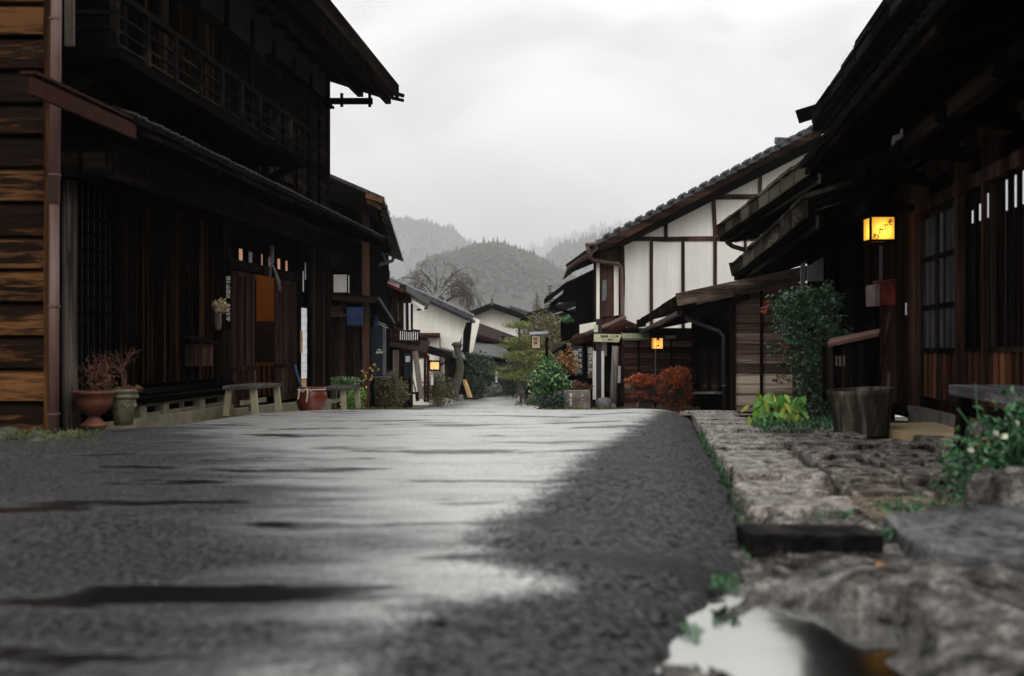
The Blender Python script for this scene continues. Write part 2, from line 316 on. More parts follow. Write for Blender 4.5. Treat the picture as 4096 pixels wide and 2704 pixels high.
# wet asphalt: the film of water lies on the road left of a ragged line, the verge right of it is coarse
WET = [(1.0, -.5), (2.25, -.366), (2.6, -.34), (2.82, -.16), (3.02, .14), (3.2, .10), (3.36, -.12), (3.79, -.13), (4.91, .14), (6.49, .46), (8.2, .92), (10.4, 1.42), (14, 2.2), (18, 2.9), (24, 6), (100, 9)]
def asphalt():
    m, n, N, K, bs = newmat('wet_asphalt')
    at = N('ShaderNodeAttribute'); at.attribute_name = 'wet'
    ge = N('ShaderNodeNewGeometry')
    def nse(scale, det, vec=None, ro=.6):
        a = N('ShaderNodeTexNoise'); a.inputs['Scale'].default_value = scale; a.inputs['Detail'].default_value = det; a.inputs['Roughness'].default_value = ro
        K(vec or ge.outputs['Position'], a.inputs['Vector']); return a
    mp = N('ShaderNodeMapping'); mp.inputs['Scale'].default_value = (.45, 1.5, 1); K(ge.outputs['Position'], mp.inputs[0])
    streak = nse(1.5, 5, mp.outputs[0], .62)
    edge = nse(4.5, 8, None, .78)
    fine = nse(150, 4, None, .7); mid = nse(46, 5, None, .72)
    # wetness = attribute perturbed by noise
    a1 = N('ShaderNodeMath'); a1.operation = 'MULTIPLY_ADD'; a1.inputs[1].default_value = .62; K(edge.outputs[0], a1.inputs[0]); K(at.outputs['Fac'], a1.inputs[2])
    a1b = N('ShaderNodeMath'); a1b.operation = 'MULTIPLY_ADD'; a1b.inputs[1].default_value = .5; K(mid.outputs[0], a1b.inputs[0]); K(a1.outputs[0], a1b.inputs[2])
    a2 = N('ShaderNodeMapRange'); a2.interpolation_type = 'SMOOTHSTEP'; a2.inputs[1].default_value = .93; a2.inputs[2].default_value = 1.22; K(a1b.outputs[0], a2.inputs[0])
    # smooth pools; the dark house reflected there is put into the base colour
    a3 = N('ShaderNodeMapRange'); a3.interpolation_type = 'SMOOTHSTEP'; a3.inputs[1].default_value = .50; a3.inputs[2].default_value = .60; K(streak.outputs[0], a3.inputs[0])
    at2 = N('ShaderNodeAttribute'); at2.attribute_name = 'pool'
    pa = N('ShaderNodeMath'); pa.operation = 'MULTIPLY_ADD'; pa.inputs[1].default_value = .16; K(at2.outputs['Fac'], pa.inputs[0]); K(streak.outputs[0], pa.inputs[2])
    a3.inputs[1].default_value = .53; a3.inputs[2].default_value = .67; K(pa.outputs[0], a3.inputs[0])
    flm = N('ShaderNodeMath'); flm.operation = 'MULTIPLY_ADD'; flm.inputs[1].default_value = -1; K(a3.outputs[0], flm.inputs[0]); flm.inputs[2].default_value = 1
    at3 = N('ShaderNodeAttribute'); at3.attribute_name = 'film'
    f0 = N('ShaderNodeMath'); f0.operation = 'MULTIPLY_ADD'; f0.inputs[1].default_value = 1.1; K(streak.outputs[0], f0.inputs[0]); K(at3.outputs['Fac'], f0.inputs[2])
    f1 = N('ShaderNodeMapRange'); f1.interpolation_type = 'SMOOTHSTEP'; f1.inputs[1].default_value = .70; f1.inputs[2].default_value = 1.45; K(f0.outputs[0], f1.inputs[0])
    f2 = N('ShaderNodeMath'); f2.operation = 'MULTIPLY'; K(f1.outputs[0], f2.inputs[0]); K(a2.outputs[0], f2.inputs[1])
    gr = N('ShaderNodeMapRange'); gr.inputs[1].default_value = .38; gr.inputs[2].default_value = .56; gr.inputs[3].default_value = .6; gr.inputs[4].default_value = 1; K(mid.outputs[0], gr.inputs[0])
    lo2 = nse(3.2, 6, mp.outputs[0], .72); l2r = N('ShaderNodeMapRange'); l2r.inputs[1].default_value = .38; l2r.inputs[2].default_value = .58; l2r.inputs[3].default_value = .70; l2r.inputs[4].default_value = 1.08; K(lo2.outputs[0], l2r.inputs[0])
    f4 = N('ShaderNodeMath'); f4.operation = 'MULTIPLY'; K(gr.outputs[0], f4.inputs[0]); K(l2r.outputs[0], f4.inputs[1])
    f3 = N('ShaderNodeMath'); f3.operation = 'MULTIPLY'; K(f2.outputs[0], f3.inputs[0]); K(f4.outputs[0], f3.inputs[1])
    fm = N('ShaderNodeMath'); fm.operation = 'MULTIPLY'; K(flm.outputs[0], fm.inputs[0]); K(f3.outputs[0], fm.inputs[1])
    pm_src = N('ShaderNodeMath'); pm_src.operation = 'MAXIMUM'; K(fm.outputs[0], pm_src.inputs[0]); K(a3.outputs[0], pm_src.inputs[1])
    # roughness
    r1 = N('ShaderNodeMapRange'); r1.inputs[3].default_value = .34; r1.inputs[4].default_value = .17; K(a3.outputs[0], r1.inputs[0])
    rm = N('ShaderNodeMix'); K(a2.outputs[0], rm.inputs[0]); rm.inputs[2].default_value = .5; K(r1.outputs[0], rm.inputs[3])
    K(rm.outputs[0], bs.inputs['Roughness'])
    im = N('ShaderNodeMix'); K(a2.outputs[0], im.inputs[0]); im.inputs[2].default_value = 1.42; im.inputs[3].default_value = 1.5
    K(im.outputs[0], bs.inputs['IOR'])
    mm = N('ShaderNodeMix'); K(fm.outputs[0], mm.inputs[0]); mm.inputs[2].default_value = 0; mm.inputs[3].default_value = .92; K(mm.outputs[0], bs.inputs['Metallic'])
    cr = N('ShaderNodeValToRGB'); K(fine.outputs[0], cr.inputs[0])
    cr.color_ramp.elements[0].position = .35; cr.color_ramp.elements[0].color = (.008, .009, .012, 1)
    cr.color_ramp.elements[1].position = .7; cr.color_ramp.elements[1].color = (.085, .082, .081, 1)
    sc_ = N('ShaderNodeMapRange'); sc_.inputs[1].default_value = .36; sc_.inputs[2].default_value = .62; sc_.inputs[3].default_value = .04; sc_.inputs[4].default_value = 2.4; K(mid.outputs[0], sc_.inputs[0])
    lo = nse(34, 5, None, .7); lr_ = N('ShaderNodeMapRange'); lr_.inputs[1].default_value = .40; lr_.inputs[2].default_value = .60; lr_.inputs[3].default_value = .2; lr_.inputs[4].default_value = 1.7; K(lo.outputs[0], lr_.inputs[0])
    lm = N('ShaderNodeMath'); lm.operation = 'MULTIPLY'; K(lr_.outputs[0], lm.inputs[0]); K(sc_.outputs[0], lm.inputs[1])
    sv = N('ShaderNodeVectorMath'); sv.operation = 'SCALE'; K(cr.outputs[0], sv.inputs[0]); K(lm.outputs[0], sv.inputs['Scale'])
    bc = N('ShaderNodeMix'); bc.data_type = 'RGBA'; K(fm.outputs[0], bc.inputs[0]); K(sv.outputs[0], bc.inputs[6]); bc.inputs[7].default_value = (.64, .63, .605, 1); bd = N('ShaderNodeMix'); bd.data_type = 'RGBA'; K(a3.outputs[0], bd.inputs[0]); K(bc.outputs[2], bd.inputs[6]); bd.inputs[7].default_value = (.006, .006, .007, 1); K(bd.outputs[2], bs.inputs['Base Color'])
    sl_ = N('ShaderNodeMapRange'); sl_.inputs[1].default_value = .40; sl_.inputs[2].default_value = .60; sl_.inputs[3].default_value = .0; sl_.inputs[4].default_value = .6; K(lo.outputs[0], sl_.inputs[0])
    sx_ = N('ShaderNodeMix'); K(pm_src.outputs[0], sx_.inputs[0]); K(sl_.outputs[0], sx_.inputs[2]); sx_.inputs[3].default_value = .5; K(sx_.outputs[0], bs.inputs['Specular IOR Level'])
    # bump
    hm = N('ShaderNodeMath'); hm.operation = 'MULTIPLY_ADD'; hm.inputs[1].default_value = 2.2; K(mid.outputs[0], hm.inputs[0]); K(fine.outputs[0], hm.inputs[2])
    st = N('ShaderNodeMix'); pw_ = N('ShaderNodeMath'); pw_.operation = 'MAXIMUM'; K(fm.outputs[0], pw_.inputs[0]); K(a3.outputs[0], pw_.inputs[1])
    pm_ = N('ShaderNodeMath'); pm_.operation = 'MULTIPLY'; K(pw_.outputs[0], pm_.inputs[0]); K(a2.outputs[0], pm_.inputs[1])
    K(pm_.outputs[0], st.inputs[0]); st.inputs[2].default_value = 1.0; st.inputs[3].default_value = .05
    b1 = N('ShaderNodeBump'); b1.inputs['Distance'].default_value = .022; K(hm.outputs[0], b1.inputs['Height']); K(st.outputs[0], b1.inputs['Strength'])
    b2 = N('ShaderNodeBump'); b2.inputs['Distance'].default_value = .03; b2.inputs['Strength'].default_value = .35; K(streak.outputs[0], b2.inputs['Height']); K(b1.outputs[0], b2.inputs['Normal'])
    K(b2.outputs[0], bs.inputs['Normal'])
    return m
M['asphalt'] = asphalt()
def wetrock(name, c0, c1, c2, rmin=.18, rmax=.6, sc=4.0, sp=.9):
    m, n, N, K, bs = newmat(name)
    ge = N('ShaderNodeNewGeometry')
    a = N('ShaderNodeTexNoise'); a.inputs['Scale'].default_value = sc; a.inputs['Detail'].default_value = 9; a.inputs['Roughness'].default_value = .68; K(ge.outputs['Position'], a.inputs['Vector'])
    b = N('ShaderNodeTexNoise'); b.inputs['Scale'].default_value = sc*7; b.inputs['Detail'].default_value = 5; b.inputs['Roughness'].default_value = .7; K(ge.outputs['Position'], b.inputs['Vector'])
    rp = N('ShaderNodeValToRGB'); K(a.outputs[0], rp.inputs[0]); el = rp.color_ramp.elements
    el[0].position = .36; el[0].color = c0+(1,); el[1].position = .68; el[1].color = c2+(1,); q = el.new(.52); q.color = c1+(1,)
    cv = N('ShaderNodeMapRange'); cv.inputs[1].default_value = .38; cv.inputs[2].default_value = .60; cv.inputs[3].default_value = .18; cv.inputs[4].default_value = 1.45; K(b.outputs[0], cv.inputs[0])  # pits darkened, crests paled: cavity shade put into the base colour
    sv = N('ShaderNodeVectorMath'); sv.operation = 'SCALE'; K(rp.outputs[0], sv.inputs[0]); K(cv.outputs[0], sv.inputs['Scale']); K(sv.outputs[0], bs.inputs['Base Color'])
    sm = N('ShaderNodeMapRange'); sm.inputs[1].default_value = .40; sm.inputs[2].default_value = .62; sm.inputs[3].default_value = .05; sm.inputs[4].default_value = sp; K(a.outputs[0], sm.inputs[0]); K(sm.outputs[0], bs.inputs['Specular IOR Level'])
    r = N('ShaderNodeMapRange'); r.inputs[1].default_value = .35; r.inputs[2].default_value = .65; r.inputs[3].default_value = rmin; r.inputs[4].default_value = rmax; K(b.outputs[0], r.inputs[0]); K(r.outputs[0], bs.inputs['Roughness'])
    bs.inputs['IOR'].default_value = 1.6
    h = N('ShaderNodeMath'); h.operation = 'MULTIPLY_ADD'; h.inputs[1].default_value = .55; K(b.outputs[0], h.inputs[0]); K(a.outputs[0], h.inputs[2])
    bp = N('ShaderNodeBump'); bp.inputs['Distance'].default_value = .035; bp.inputs['Strength'].default_value = .9; K(h.outputs[0], bp.inputs['Height']); K(bp.outputs[0], bs.inputs['Normal'])
    return m
M['paving'] = wetrock('wet_paving_stone', (.010, .008, .006), (.09, .068, .052), (.40, .34, .29), .12, .6, 11)
M['paleslab'] = wetrock('pale_kerb_stone', (.03, .024, .019), (.27, .235, .20), (.66, .60, .53), .10, .6, 13)
M['rock'] = wetrock('rough_wet_rock', (.003, .003, .0025), (.05, .042, .035), (.26, .225, .19), .10, .5, 8)
M['tar'] = wetrock('smooth_grey_rock', (.03, .03, .032), (.06, .06, .063), (.10, .10, .10), .25, .5, 2.5)
M['gravel'] = wetrock('brown_gravel', (.03, .022, .010), (.14, .10, .05), (.30, .22, .12), .4, .8, 14)
M['blackstone'] = wetrock('black_step_stone', (.001, .001, .001), (.006, .005, .005), (.045, .034, .030), .6, .9, 8, .1)
M['earth'] = wetrock('damp_earth', (.012, .012, .007), (.03, .028, .016), (.06, .055, .03), .5, .9, 3)
def water():
    m, n, N, K, bs = newmat('puddle_water'); bs.inputs['Base Color'].default_value = (.56, .555, .53, 1); bs.inputs['Metallic'].default_value = 1
    bs.inputs['Roughness'].default_value = .10; bs.inputs['IOR'].default_value = 1.5
    ge = N('ShaderNodeNewGeometry'); a = N('ShaderNodeTexNoise'); a.inputs['Scale'].default_value = 5; K(ge.outputs['Position'], a.inputs['Vector'])
    bp = N('ShaderNodeBump'); bp.inputs['Distance'].default_value = .01; bp.inputs['Strength'].default_value = .12; K(a.outputs[0], bp.inputs['Height']); K(bp.outputs[0], bs.inputs['Normal'])
    return m
M['water'] = water()

# ------------------------------------------------------------------ text
def text(name, body, size, mat, parent, origin, xdir=(1, 0, 0), ydir=(0, 0, 1), thick=.002, space=1.0, sx=1.0, bold=0):
    cu = bpy.data.curves.new(name, 'FONT'); cu.body = body; cu.size = size; cu.align_x = 'CENTER'; cu.align_y = 'CENTER'
    cu.space_line = space; cu.extrude = thick; cu.offset = bold*size
    to = bpy.data.objects.new(name, cu); COL.objects.link(to)
    dg = bpy.context.evaluated_depsgraph_get(); me = bpy.data.meshes.new_from_object(to.evaluated_get(dg))
    bpy.data.objects.remove(to); bpy.data.curves.remove(cu)
    me.materials.clear(); me.materials.append(mat)
    X = Vector(xdir).normalized(); Yv = Vector(ydir).normalized(); Z = X.cross(Yv)
    mt = Matrix((( X.x*sx, Yv.x, Z.x, 0), (X.y*sx, Yv.y, Z.y, 0), (X.z*sx, Yv.z, Z.z, 0), (0, 0, 0, 1)))
    me.transform(Matrix.Translation(Vector(origin)-ORG[parent.name]) @ mt)
    o = bpy.data.objects.new(name, me); COL.objects.link(o); o.parent = parent; ORG[o.name] = ORG[parent.name]
    return o

# ------------------------------------------------------------------ foliage
def cloud(mb, c, rad, n, size, clumps=12, spread=.35, wr=.5, droop=0, flat=1):
    c = Vector(c)
    cc = []
    for i in range(clumps):
        while True:
            d = Vector((rng.uniform(-1, 1), rng.uniform(-1, 1), rng.uniform(-1, 1)))
            if .2 < d.length < 1: break
        d = d*(.62/d.length+.18*d.length) if rng.random() < .7 else d*.7
        cc.append((d, rng.uniform(.6, 1.25)))
    for i in range(n):
        d, s_ = rng.choice(cc)
        o = d+Vector((rng.gauss(0, spread), rng.gauss(0, spread), rng.gauss(0, spread*flat)))*s_
        if o.length > 1.45: continue
        p = c+Vector((o.x*rad[0], o.y*rad[1], o.z*rad[2]))
        dr = Vector((rng.uniform(-1, 1), rng.uniform(-1, 1), rng.uniform(-1, 1)-droop))
        mb.leaf(p, dr, size*rng.uniform(.6, 1.35), wr)
def stems(mb, base, tops, r0, r1, wob=.04, n=5):
    for t in tops:
        b = Vector(base)+Vector((rng.uniform(-1, 1)*r0*3, rng.uniform(-1, 1)*r0*3, 0)); t = Vector(t)
        pts = [lerp(b, t, k/4)+Vector((rng.uniform(-wob, wob), rng.uniform(-wob, wob), 0))*(0 if k == 0 else 1) for k in range(5)]
        mb.tube(pts, [lerp(r0, r1, k/4) for k in range(5)], n)
def twigs(mb, p, d, length, r, depth, gravity=0, spread=.6, minr=.0015, nb=3):
    pts = [Vector(p)]; dd = Vector(d).normalized()
    for k in range(4):
        dd = (dd+Vector((rng.uniform(-.2, .2), rng.uniform(-.2, .2), rng.uniform(-.15, .15)-gravity))).normalized()
        pts.append(pts[-1]+dd*length/4)
    mb.tube(pts, [max(minr, r*(1-.45*k/4)) for k in range(5)], 4 if depth < 2 else 6, cap=False)
    if depth > 0:
        for _ in range(nb):
            k = rng.choice((2, 3, 4))
            nd = (dd+Vector((rng.uniform(-1, 1), rng.uniform(-1, 1), rng.uniform(-.7, .9)))*spread).normalized()
            twigs(mb, pts[k], nd, length*rng.uniform(.55, .8), r*.55, depth-1, gravity*1.5, spread, minr, nb)

# ================================================================== SETTING: ground, road, hills
def edgeR(Y):
    return interp([(0, .40), (2.25, .40), (2.7, .42), (2.99, .49), (3.25, .62), (3.53, .80), (4.2, 1.0), (5.78, 1.25), (8, 1.57), (11.5, 2.06), (15, 2.6), (18.5, 3.0), (22, 2.9), (24, 1.7), (28, 1.25), (34, .8), (40, .45), (50, .5), (62, .9), (75, 4)], Y)
def edgeL(Y):
    return interp([(0, -6), (7.2, -6), (8.4, -4.6), (9.0, -3.75), (9.6, -3.35), (14, -2.9), (18, -2.5), (22, -2.25), (26, -2.2), (30, -2.7), (40, -2.2), (50, -1.5), (56, -.8), (62, .2), (75, 2)], Y)
mb = MB()
xs = [-4200, -600, -200, -80, -30, -14, -8, -5, -3, -1.5, 0, 1.5, 3, 5, 8, 14, 30, 80, 200, 600, 4200]
ys = [-60, -20, -5, 0, 3, 6, 8, 10, 12, 14, 16, 18.5, 22, 26, 30, 40, 50, 62, 80, 120, 250, 600, 1500, 7000]
vs = [(x, y, g(y)-.16) for y in ys for x in xs]; nx = len(xs)
mb.add(vs, [(j*nx+i, j*nx+i+1, (j+1)*nx+i+1, (j+1)*nx+i) for j in range(len(ys)-1) for i in range(nx-1)])
struct(mb.build('ground', M['earth']))
# road sheet
mb = MB(); rows = []
Y = 0.6
while Y < 74: rows.append(Y); Y += max(.09, min(.5, (Y-.4)*.02+.03)) if Y > 2 else .09
rows = [-12, -6, -2, 0]+rows
NT = 44
wetv = []
for Y in rows:
    a, b = edgeL(Y), edgeR(Y)+.02*math.sin(Y*9)+.02*math.sin(Y*23+1)
    for k in range(NT+1):
        t = k/NT; t = 1-(1-t)**1.7
        x = lerp(a, b, t); dr = (b-x)
        z = g(Y)+.012*(noise.noise(Vector((x*.8, Y*.8, 0))))
        if Y < 22:
            if dr < .45: z -= .10*(1-dr/.45)**2.2
            z += .018*math.exp(-((dr-.7)/.35)**2)
            dl = x-a
            if dl < .3: z -= .05*(1-dl/.3)**2
        if b-x < .001: z -= .05
        mb.v.append((x, Y, z)); wetv.append(max(0, min(1, .5+(interp(WET, Y)-x)/1.0)))
n1 = NT+1
for j in range(len(rows)-1):
    for k in range(NT): mb.f.append((j*n1+k, j*n1+k+1, (j+1)*n1+k+1, (j+1)*n1+k)); mb.m.append(0)
ro = mb.build('road', M['asphalt'], smooth=True); struct(ro)
at = ro.data.attributes.new('wet', 'FLOAT', 'POINT'); at.data.foreach_set('value', wetv)
def pool(x, y):
    a = max(max(0, 1-abs(y-2.92)/.26), .9*max(0, 1-abs(y-2.42)/.2))*max(0, min(1, (-.42-x)/.3)); b = max(0, 1-abs(y-4.75)/.35)*max(0, min(1, (-.9-x)/.4))*max(0, min(1, (x+3.4)/.6))
    c = max(0, 1-abs(y-6.5)/.25)*max(0, min(1, (-.7-x)/.3))*max(0, min(1, (x+2.6)/.5))
    return max(a, .8*b, .6*c)
FILM = [(0, -.7), (2.9, -.45), (4.8, -.95), (7.1, -1.7), (10, -3.0), (14, -5), (80, -6)]
at = ro.data.attributes.new('film', 'FLOAT', 'POINT'); at.data.foreach_set('value', [max(0, min(1, .5+(v[0]-interp(FILM, v[1]))/(1.1+.2*v[1]))) for v in mb.v])
at = ro.data.attributes.new('pool', 'FLOAT', 'POINT'); at.data.foreach_set('value', [pool(v[0], v[1]) for v in mb.v])

# rough rock / low verge in front right, with a basin for the puddle
mb = MB()
def rockz(x, y):
    z = -.075+.045*noise.fractal(Vector((x*2.6, y*2.6, 3)), .9, 2.1, 4)+.02*noise.noise(Vector((x*11, y*11, 1)))
    z += .05*max(0, min(1, (x-1.0)/.12))*max(0, min(1, (3.8-y)/.3)); d1 = math.hypot((x-.80)/.33, (y-2.75)/.62); z -= .085*max(0, 1-d1**3)
    d2 = math.hypot((x-1.11)/.13, (y-2.97)/.24); z -= .12*max(0, 1-d2**2)
    if x < edgeR(y)+.1: z -= .03
    return z
GX = 150; GY = 120
for j in range(GY+1):
    y = lerp(1.4, 5.0, j/GY)
    for i in range(GX+1):
        x = lerp(.30, 3.4, i/GX); mb.v.append((x, y, rockz(x, y)))
for j in range(GY):
    for i in range(GX): a = j*(GX+1)+i; mb.f.append((a, a+1, a+GX+2, a+GX+1)); mb.m.append(0)
struct(mb.build('rocky_verge', M['rock'], smooth=True))
mb = MB(); mb.add([(.35, 1.9, -.108), (1.75, 1.9, -.108), (1.75, 3.6, -.108), (.35, 3.6, -.108)], [(0, 1, 2, 3)])
struct(mb.build('puddle', M['water']))
# gravel strip and earth below paving
mb = MB(); GX = 60; GY = 40
for j in range(GY+1):
    y = lerp(4.66, 12.2, j/GY)
    for i in range(GX+1):
        x = lerp(edgeR(y)-.1, 2.85+.139*y-.02, i/GX)
        mb.v.append((x, y, g(y)-.085+.012*noise.noise(Vector((x*5, y*5, 0)))+.03*max(0, min(1, (5.5-y)/.2))-.12*max(0, min(1, (4.95-y)/.25))-(.12 if x < edgeR(y)+.06 else .04 if x < edgeR(y)+.62 else 0)))
for j in range(GY):
    for i in range(GX): a = j*(GX+1)+i; mb.f.append((a, a+1, a+GX+2, a+GX+1)); mb.m.append(0)
struct(mb.build('gravel_bed', M['gravel'], smooth=True))
mb = MB(); GX = 12; GY = 20
for j in range(GY+1):
    y = lerp(12.2, 23, j/GY)
    for i in range(GX+1):
        x = lerp(edgeR(y)-.15, 6.2, i/GX); mb.v.append((x, y, g(y)-.05))
for j in range(GY):
    for i in range(GX): a = j*(GX+1)+i; mb.f.append((a, a+1, a+GX+2, a+GX+1)); mb.m.append(0)
struct(mb.build('right_verge', M['gravel'], smooth=True))

# kerb row of pale slabs, each a thing
y = 4.70; k = 0
kerbs = []
while y < 17:
    d = rng.uniform(.26, .44) if k else .52
    kerbs.append((y, y+d-.08)); y += d; k += 1
def stone_obj(name, poly, z0, z1, mat, bev=.02, amt=.012, seed=0, sub=2):
    cx = sum(p[0] for p in poly)/len(poly); cy = sum(p[1] for p in poly)/len(poly)
    import bmesh
    bm = bmesh.new()
    n = len(poly)
    def ring(sc, z): return [bm.verts.new(((p[0]-cx)*sc, (p[1]-cy)*sc, z+rng.uniform(-.004, .004))) for p in poly]
    h = z1-z0
    r0 = ring(1.0, 0); r1 = ring(1.0, h*.85); r2 = ring(.965, h*.97); r3 = ring(.6, h)
    ct = bm.verts.new((0, 0, h*1.01))
    for A, B in ((r0, r1), (r1, r2), (r2, r3)):
        for i in range(n): bm.faces.new((A[i], A[(i+1) % n], B[(i+1) % n], B[i]))
    for i in range(n): bm.faces.new((r3[i], r3[(i+1) % n], ct))
    if sub: bmesh.ops.subdivide_edges(bm, edges=bm.edges[:], cuts=sub, use_grid_fill=True)
    for v in bm.verts:
        q = (v.co+Vector((cx, cy, 0)))
        v.co += noise.noise_vector(q*9+Vector((seed, 0, 0)))*amt+noise.noise_vector(q*28)*amt*.35
        v.co.z += noise.noise(q*4.3)*amt*.8
    me = bpy.data.meshes.new(name); bm.to_mesh(me); bm.free(); me.materials.append(mat)
    me.polygons.foreach_set('use_smooth', [True]*len(me.polygons))
    o = bpy.data.objects.new(name, me); COL.objects.link(o); o.location = (cx, cy, z0); ORG[o.name] = Vector((cx, cy, z0))
    return o
ordn = ['nearest', 'second', 'third', 'fourth', 'fifth', 'sixth', 'seventh', 'eighth', 'ninth', 'tenth', 'eleventh', 'twelfth', 'thirteenth', 'fourteenth', 'fifteenth',
        'sixteenth', 'seventeenth', 'eighteenth', 'nineteenth', 'twentieth', 'twenty-first', 'twenty-second', 'twenty-third', 'twenty-fourth', 'twenty-fifth', 'twenty-sixth', 'twenty-seventh', 'twenty-eighth', 'twenty-ninth', 'thirtieth', 'thirty-first', 'thirty-second', 'thirty-third', 'thirty-fourth', 'thirty-fifth', 'thirty-sixth', 'thirty-seventh', 'thirty-eighth', 'thirty-ninth', 'fortieth', 'forty-first', 'forty-second', 'forty-third', 'forty-fourth', 'forty-fifth', 'forty-sixth']
for k, (a, b) in enumerate(kerbs):
    j = lambda: rng.uniform(-.02, .02)
    x0a, x0b = edgeR(a)+.035, edgeR(b)+.035
    wd = rng.uniform(.48, .58)
    poly = [(x0a+j(), a+j()*.5), ((x0a+wd*.5), a+j()*.6), (x0a+wd+j(), a+j()*.5), (x0a+wd+.02+j(), (a+b)/2), (x0b+wd+j(), b+j()*.5), (x0b+wd*.5, b+j()*.6), (x0b+j(), b+j()*.5), (x0b+j(), (a+b)/2)]
    ga = g((a+b)/2)
    o = stone_obj('kerb_slab', poly, ga-.13, ga-.012+rng.uniform(-.02, .014), M['paleslab'], seed=k, amt=.006, bev=.01)
    lab = ('nearest pale kerb slab of the row beside the asphalt, thick with a dark broken front face' if k == 0 else
           f'{ordn[k]} pale flat stone of the kerb row beside the asphalt')
    tag(o, lab, 'paving stone', 'pale kerb slabs along the road edge')
# irregular paving between the kerb row and the house
ps = []
yy = 5.35; row = 0
while yy < 10.4:
    d = rng.uniform(.30, .46); xx = edgeR(yy)+.68; i = 0
    xend = min(2.8+.139*yy-.12, 3.55 if yy < 7.4 else 9)
    if yy > 8.3: xend = min(xend, 3.0)
    while xx < xend-.15:
        wd = rng.uniform(.30, .62); ps.append((xx, min(xx+wd-.055, xend), yy+rng.uniform(-.02, .02), yy+d-.075+rng.uniform(-.02, .02), row, i)); xx += wd; i += 1
    yy += d; row += 1
for k, (x0, x1, y0, y1, row, i) in enumerate(ps):
    j = lambda: rng.uniform(-.03, .03)
    poly = [(x0+j(), y0+j()), ((x0+x1)/2+j(), y0+j()*.6), (x1+j(), y0+j()), (x1+j()*.5, (y0+y1)/2), (x1+j(), y1+j()), ((x0+x1)/2, y1+j()*.6), (x0+j(), y1+j()), (x0+j()*.6, (y0+y1)/2)]
    z1 = -.022+rng.uniform(-.03, .022)
    o = stone_obj('paving_stone', poly, -.14, z1, M['paving'], amt=.013, seed=k*3)
    tag(o, f'rough brown paving stone, {"first" if not row else ordn[row]} row away, {"first" if not i else ordn[i]} to the right of the kerb', 'paving stone', 'rough wet paving stones before the right house')
# black step stone in front of the first slab
mb = MB(); mb.hexa([(.95, 3.95, -.105), (1.47, 3.93, -.105), (1.46, 4.17, -.105), (.94, 4.19, -.105), (.95, 3.95, -.003), (1.47, 3.93, -.003), (1.46, 4.17, -.003), (.94, 4.19, -.003)])
o = mb.build('step_stone', M['blackstone'], org=(1.2, 4.06, -.105), bevel=.006); rough(o, .006, 6, .12)
tag(o, 'squared dark stone block lying across the path before the nearest pale slab', 'stone')
o = stone_obj('flat_rock', [(1.52, 3.75), (1.75, 3.42), (2.5, 3.3), (3.1, 3.4), (3.2, 4.0), (2.7, 4.45), (2.1, 4.62), (1.65, 4.4)], -.16, .015, M['tar'], amt=.02, sub=4)
tag(o, 'broad smooth grey rock with a domed top at the right, beyond the black block', 'rock')
o = stone_obj('boulder', [(2.22, 4.52), (2.5, 4.42), (2.8, 4.5), (2.85, 4.9), (2.5, 5.05), (2.2, 4.85)], -.16, .13, M['rock'], amt=.05, sub=3)
tag(o, 'brown boulder under the leafy plants at the right edge', 'rock')
# concrete apron before the lattice door
mb = MB(); ap = [(3.50, 9.6, 4.15), (3.40, 9.0, 4.06), (3.46, 8.2, 3.95), (3.5, 7.4, 3.84), (3.5, 6.4, 3.7)]
for (a, y0, b), (c, y1, d) in zip(ap, ap[1:]):
    z0, z1 = (.012 if y0 > 7 else -.04), (.012 if y1 > 7 else -.04); mb.hexa([(a, y0, -.12), (b, y0, -.12), (d, y1, -.12), (c, y1, -.12), (a, y0, z0-.02), (b, y0, z0), (d, y1, z1), (c, y1, z1-.02)])
mb.build('apron', M['tan']).update_tag(); o = bpy.data.objects['apron']; struct(o)

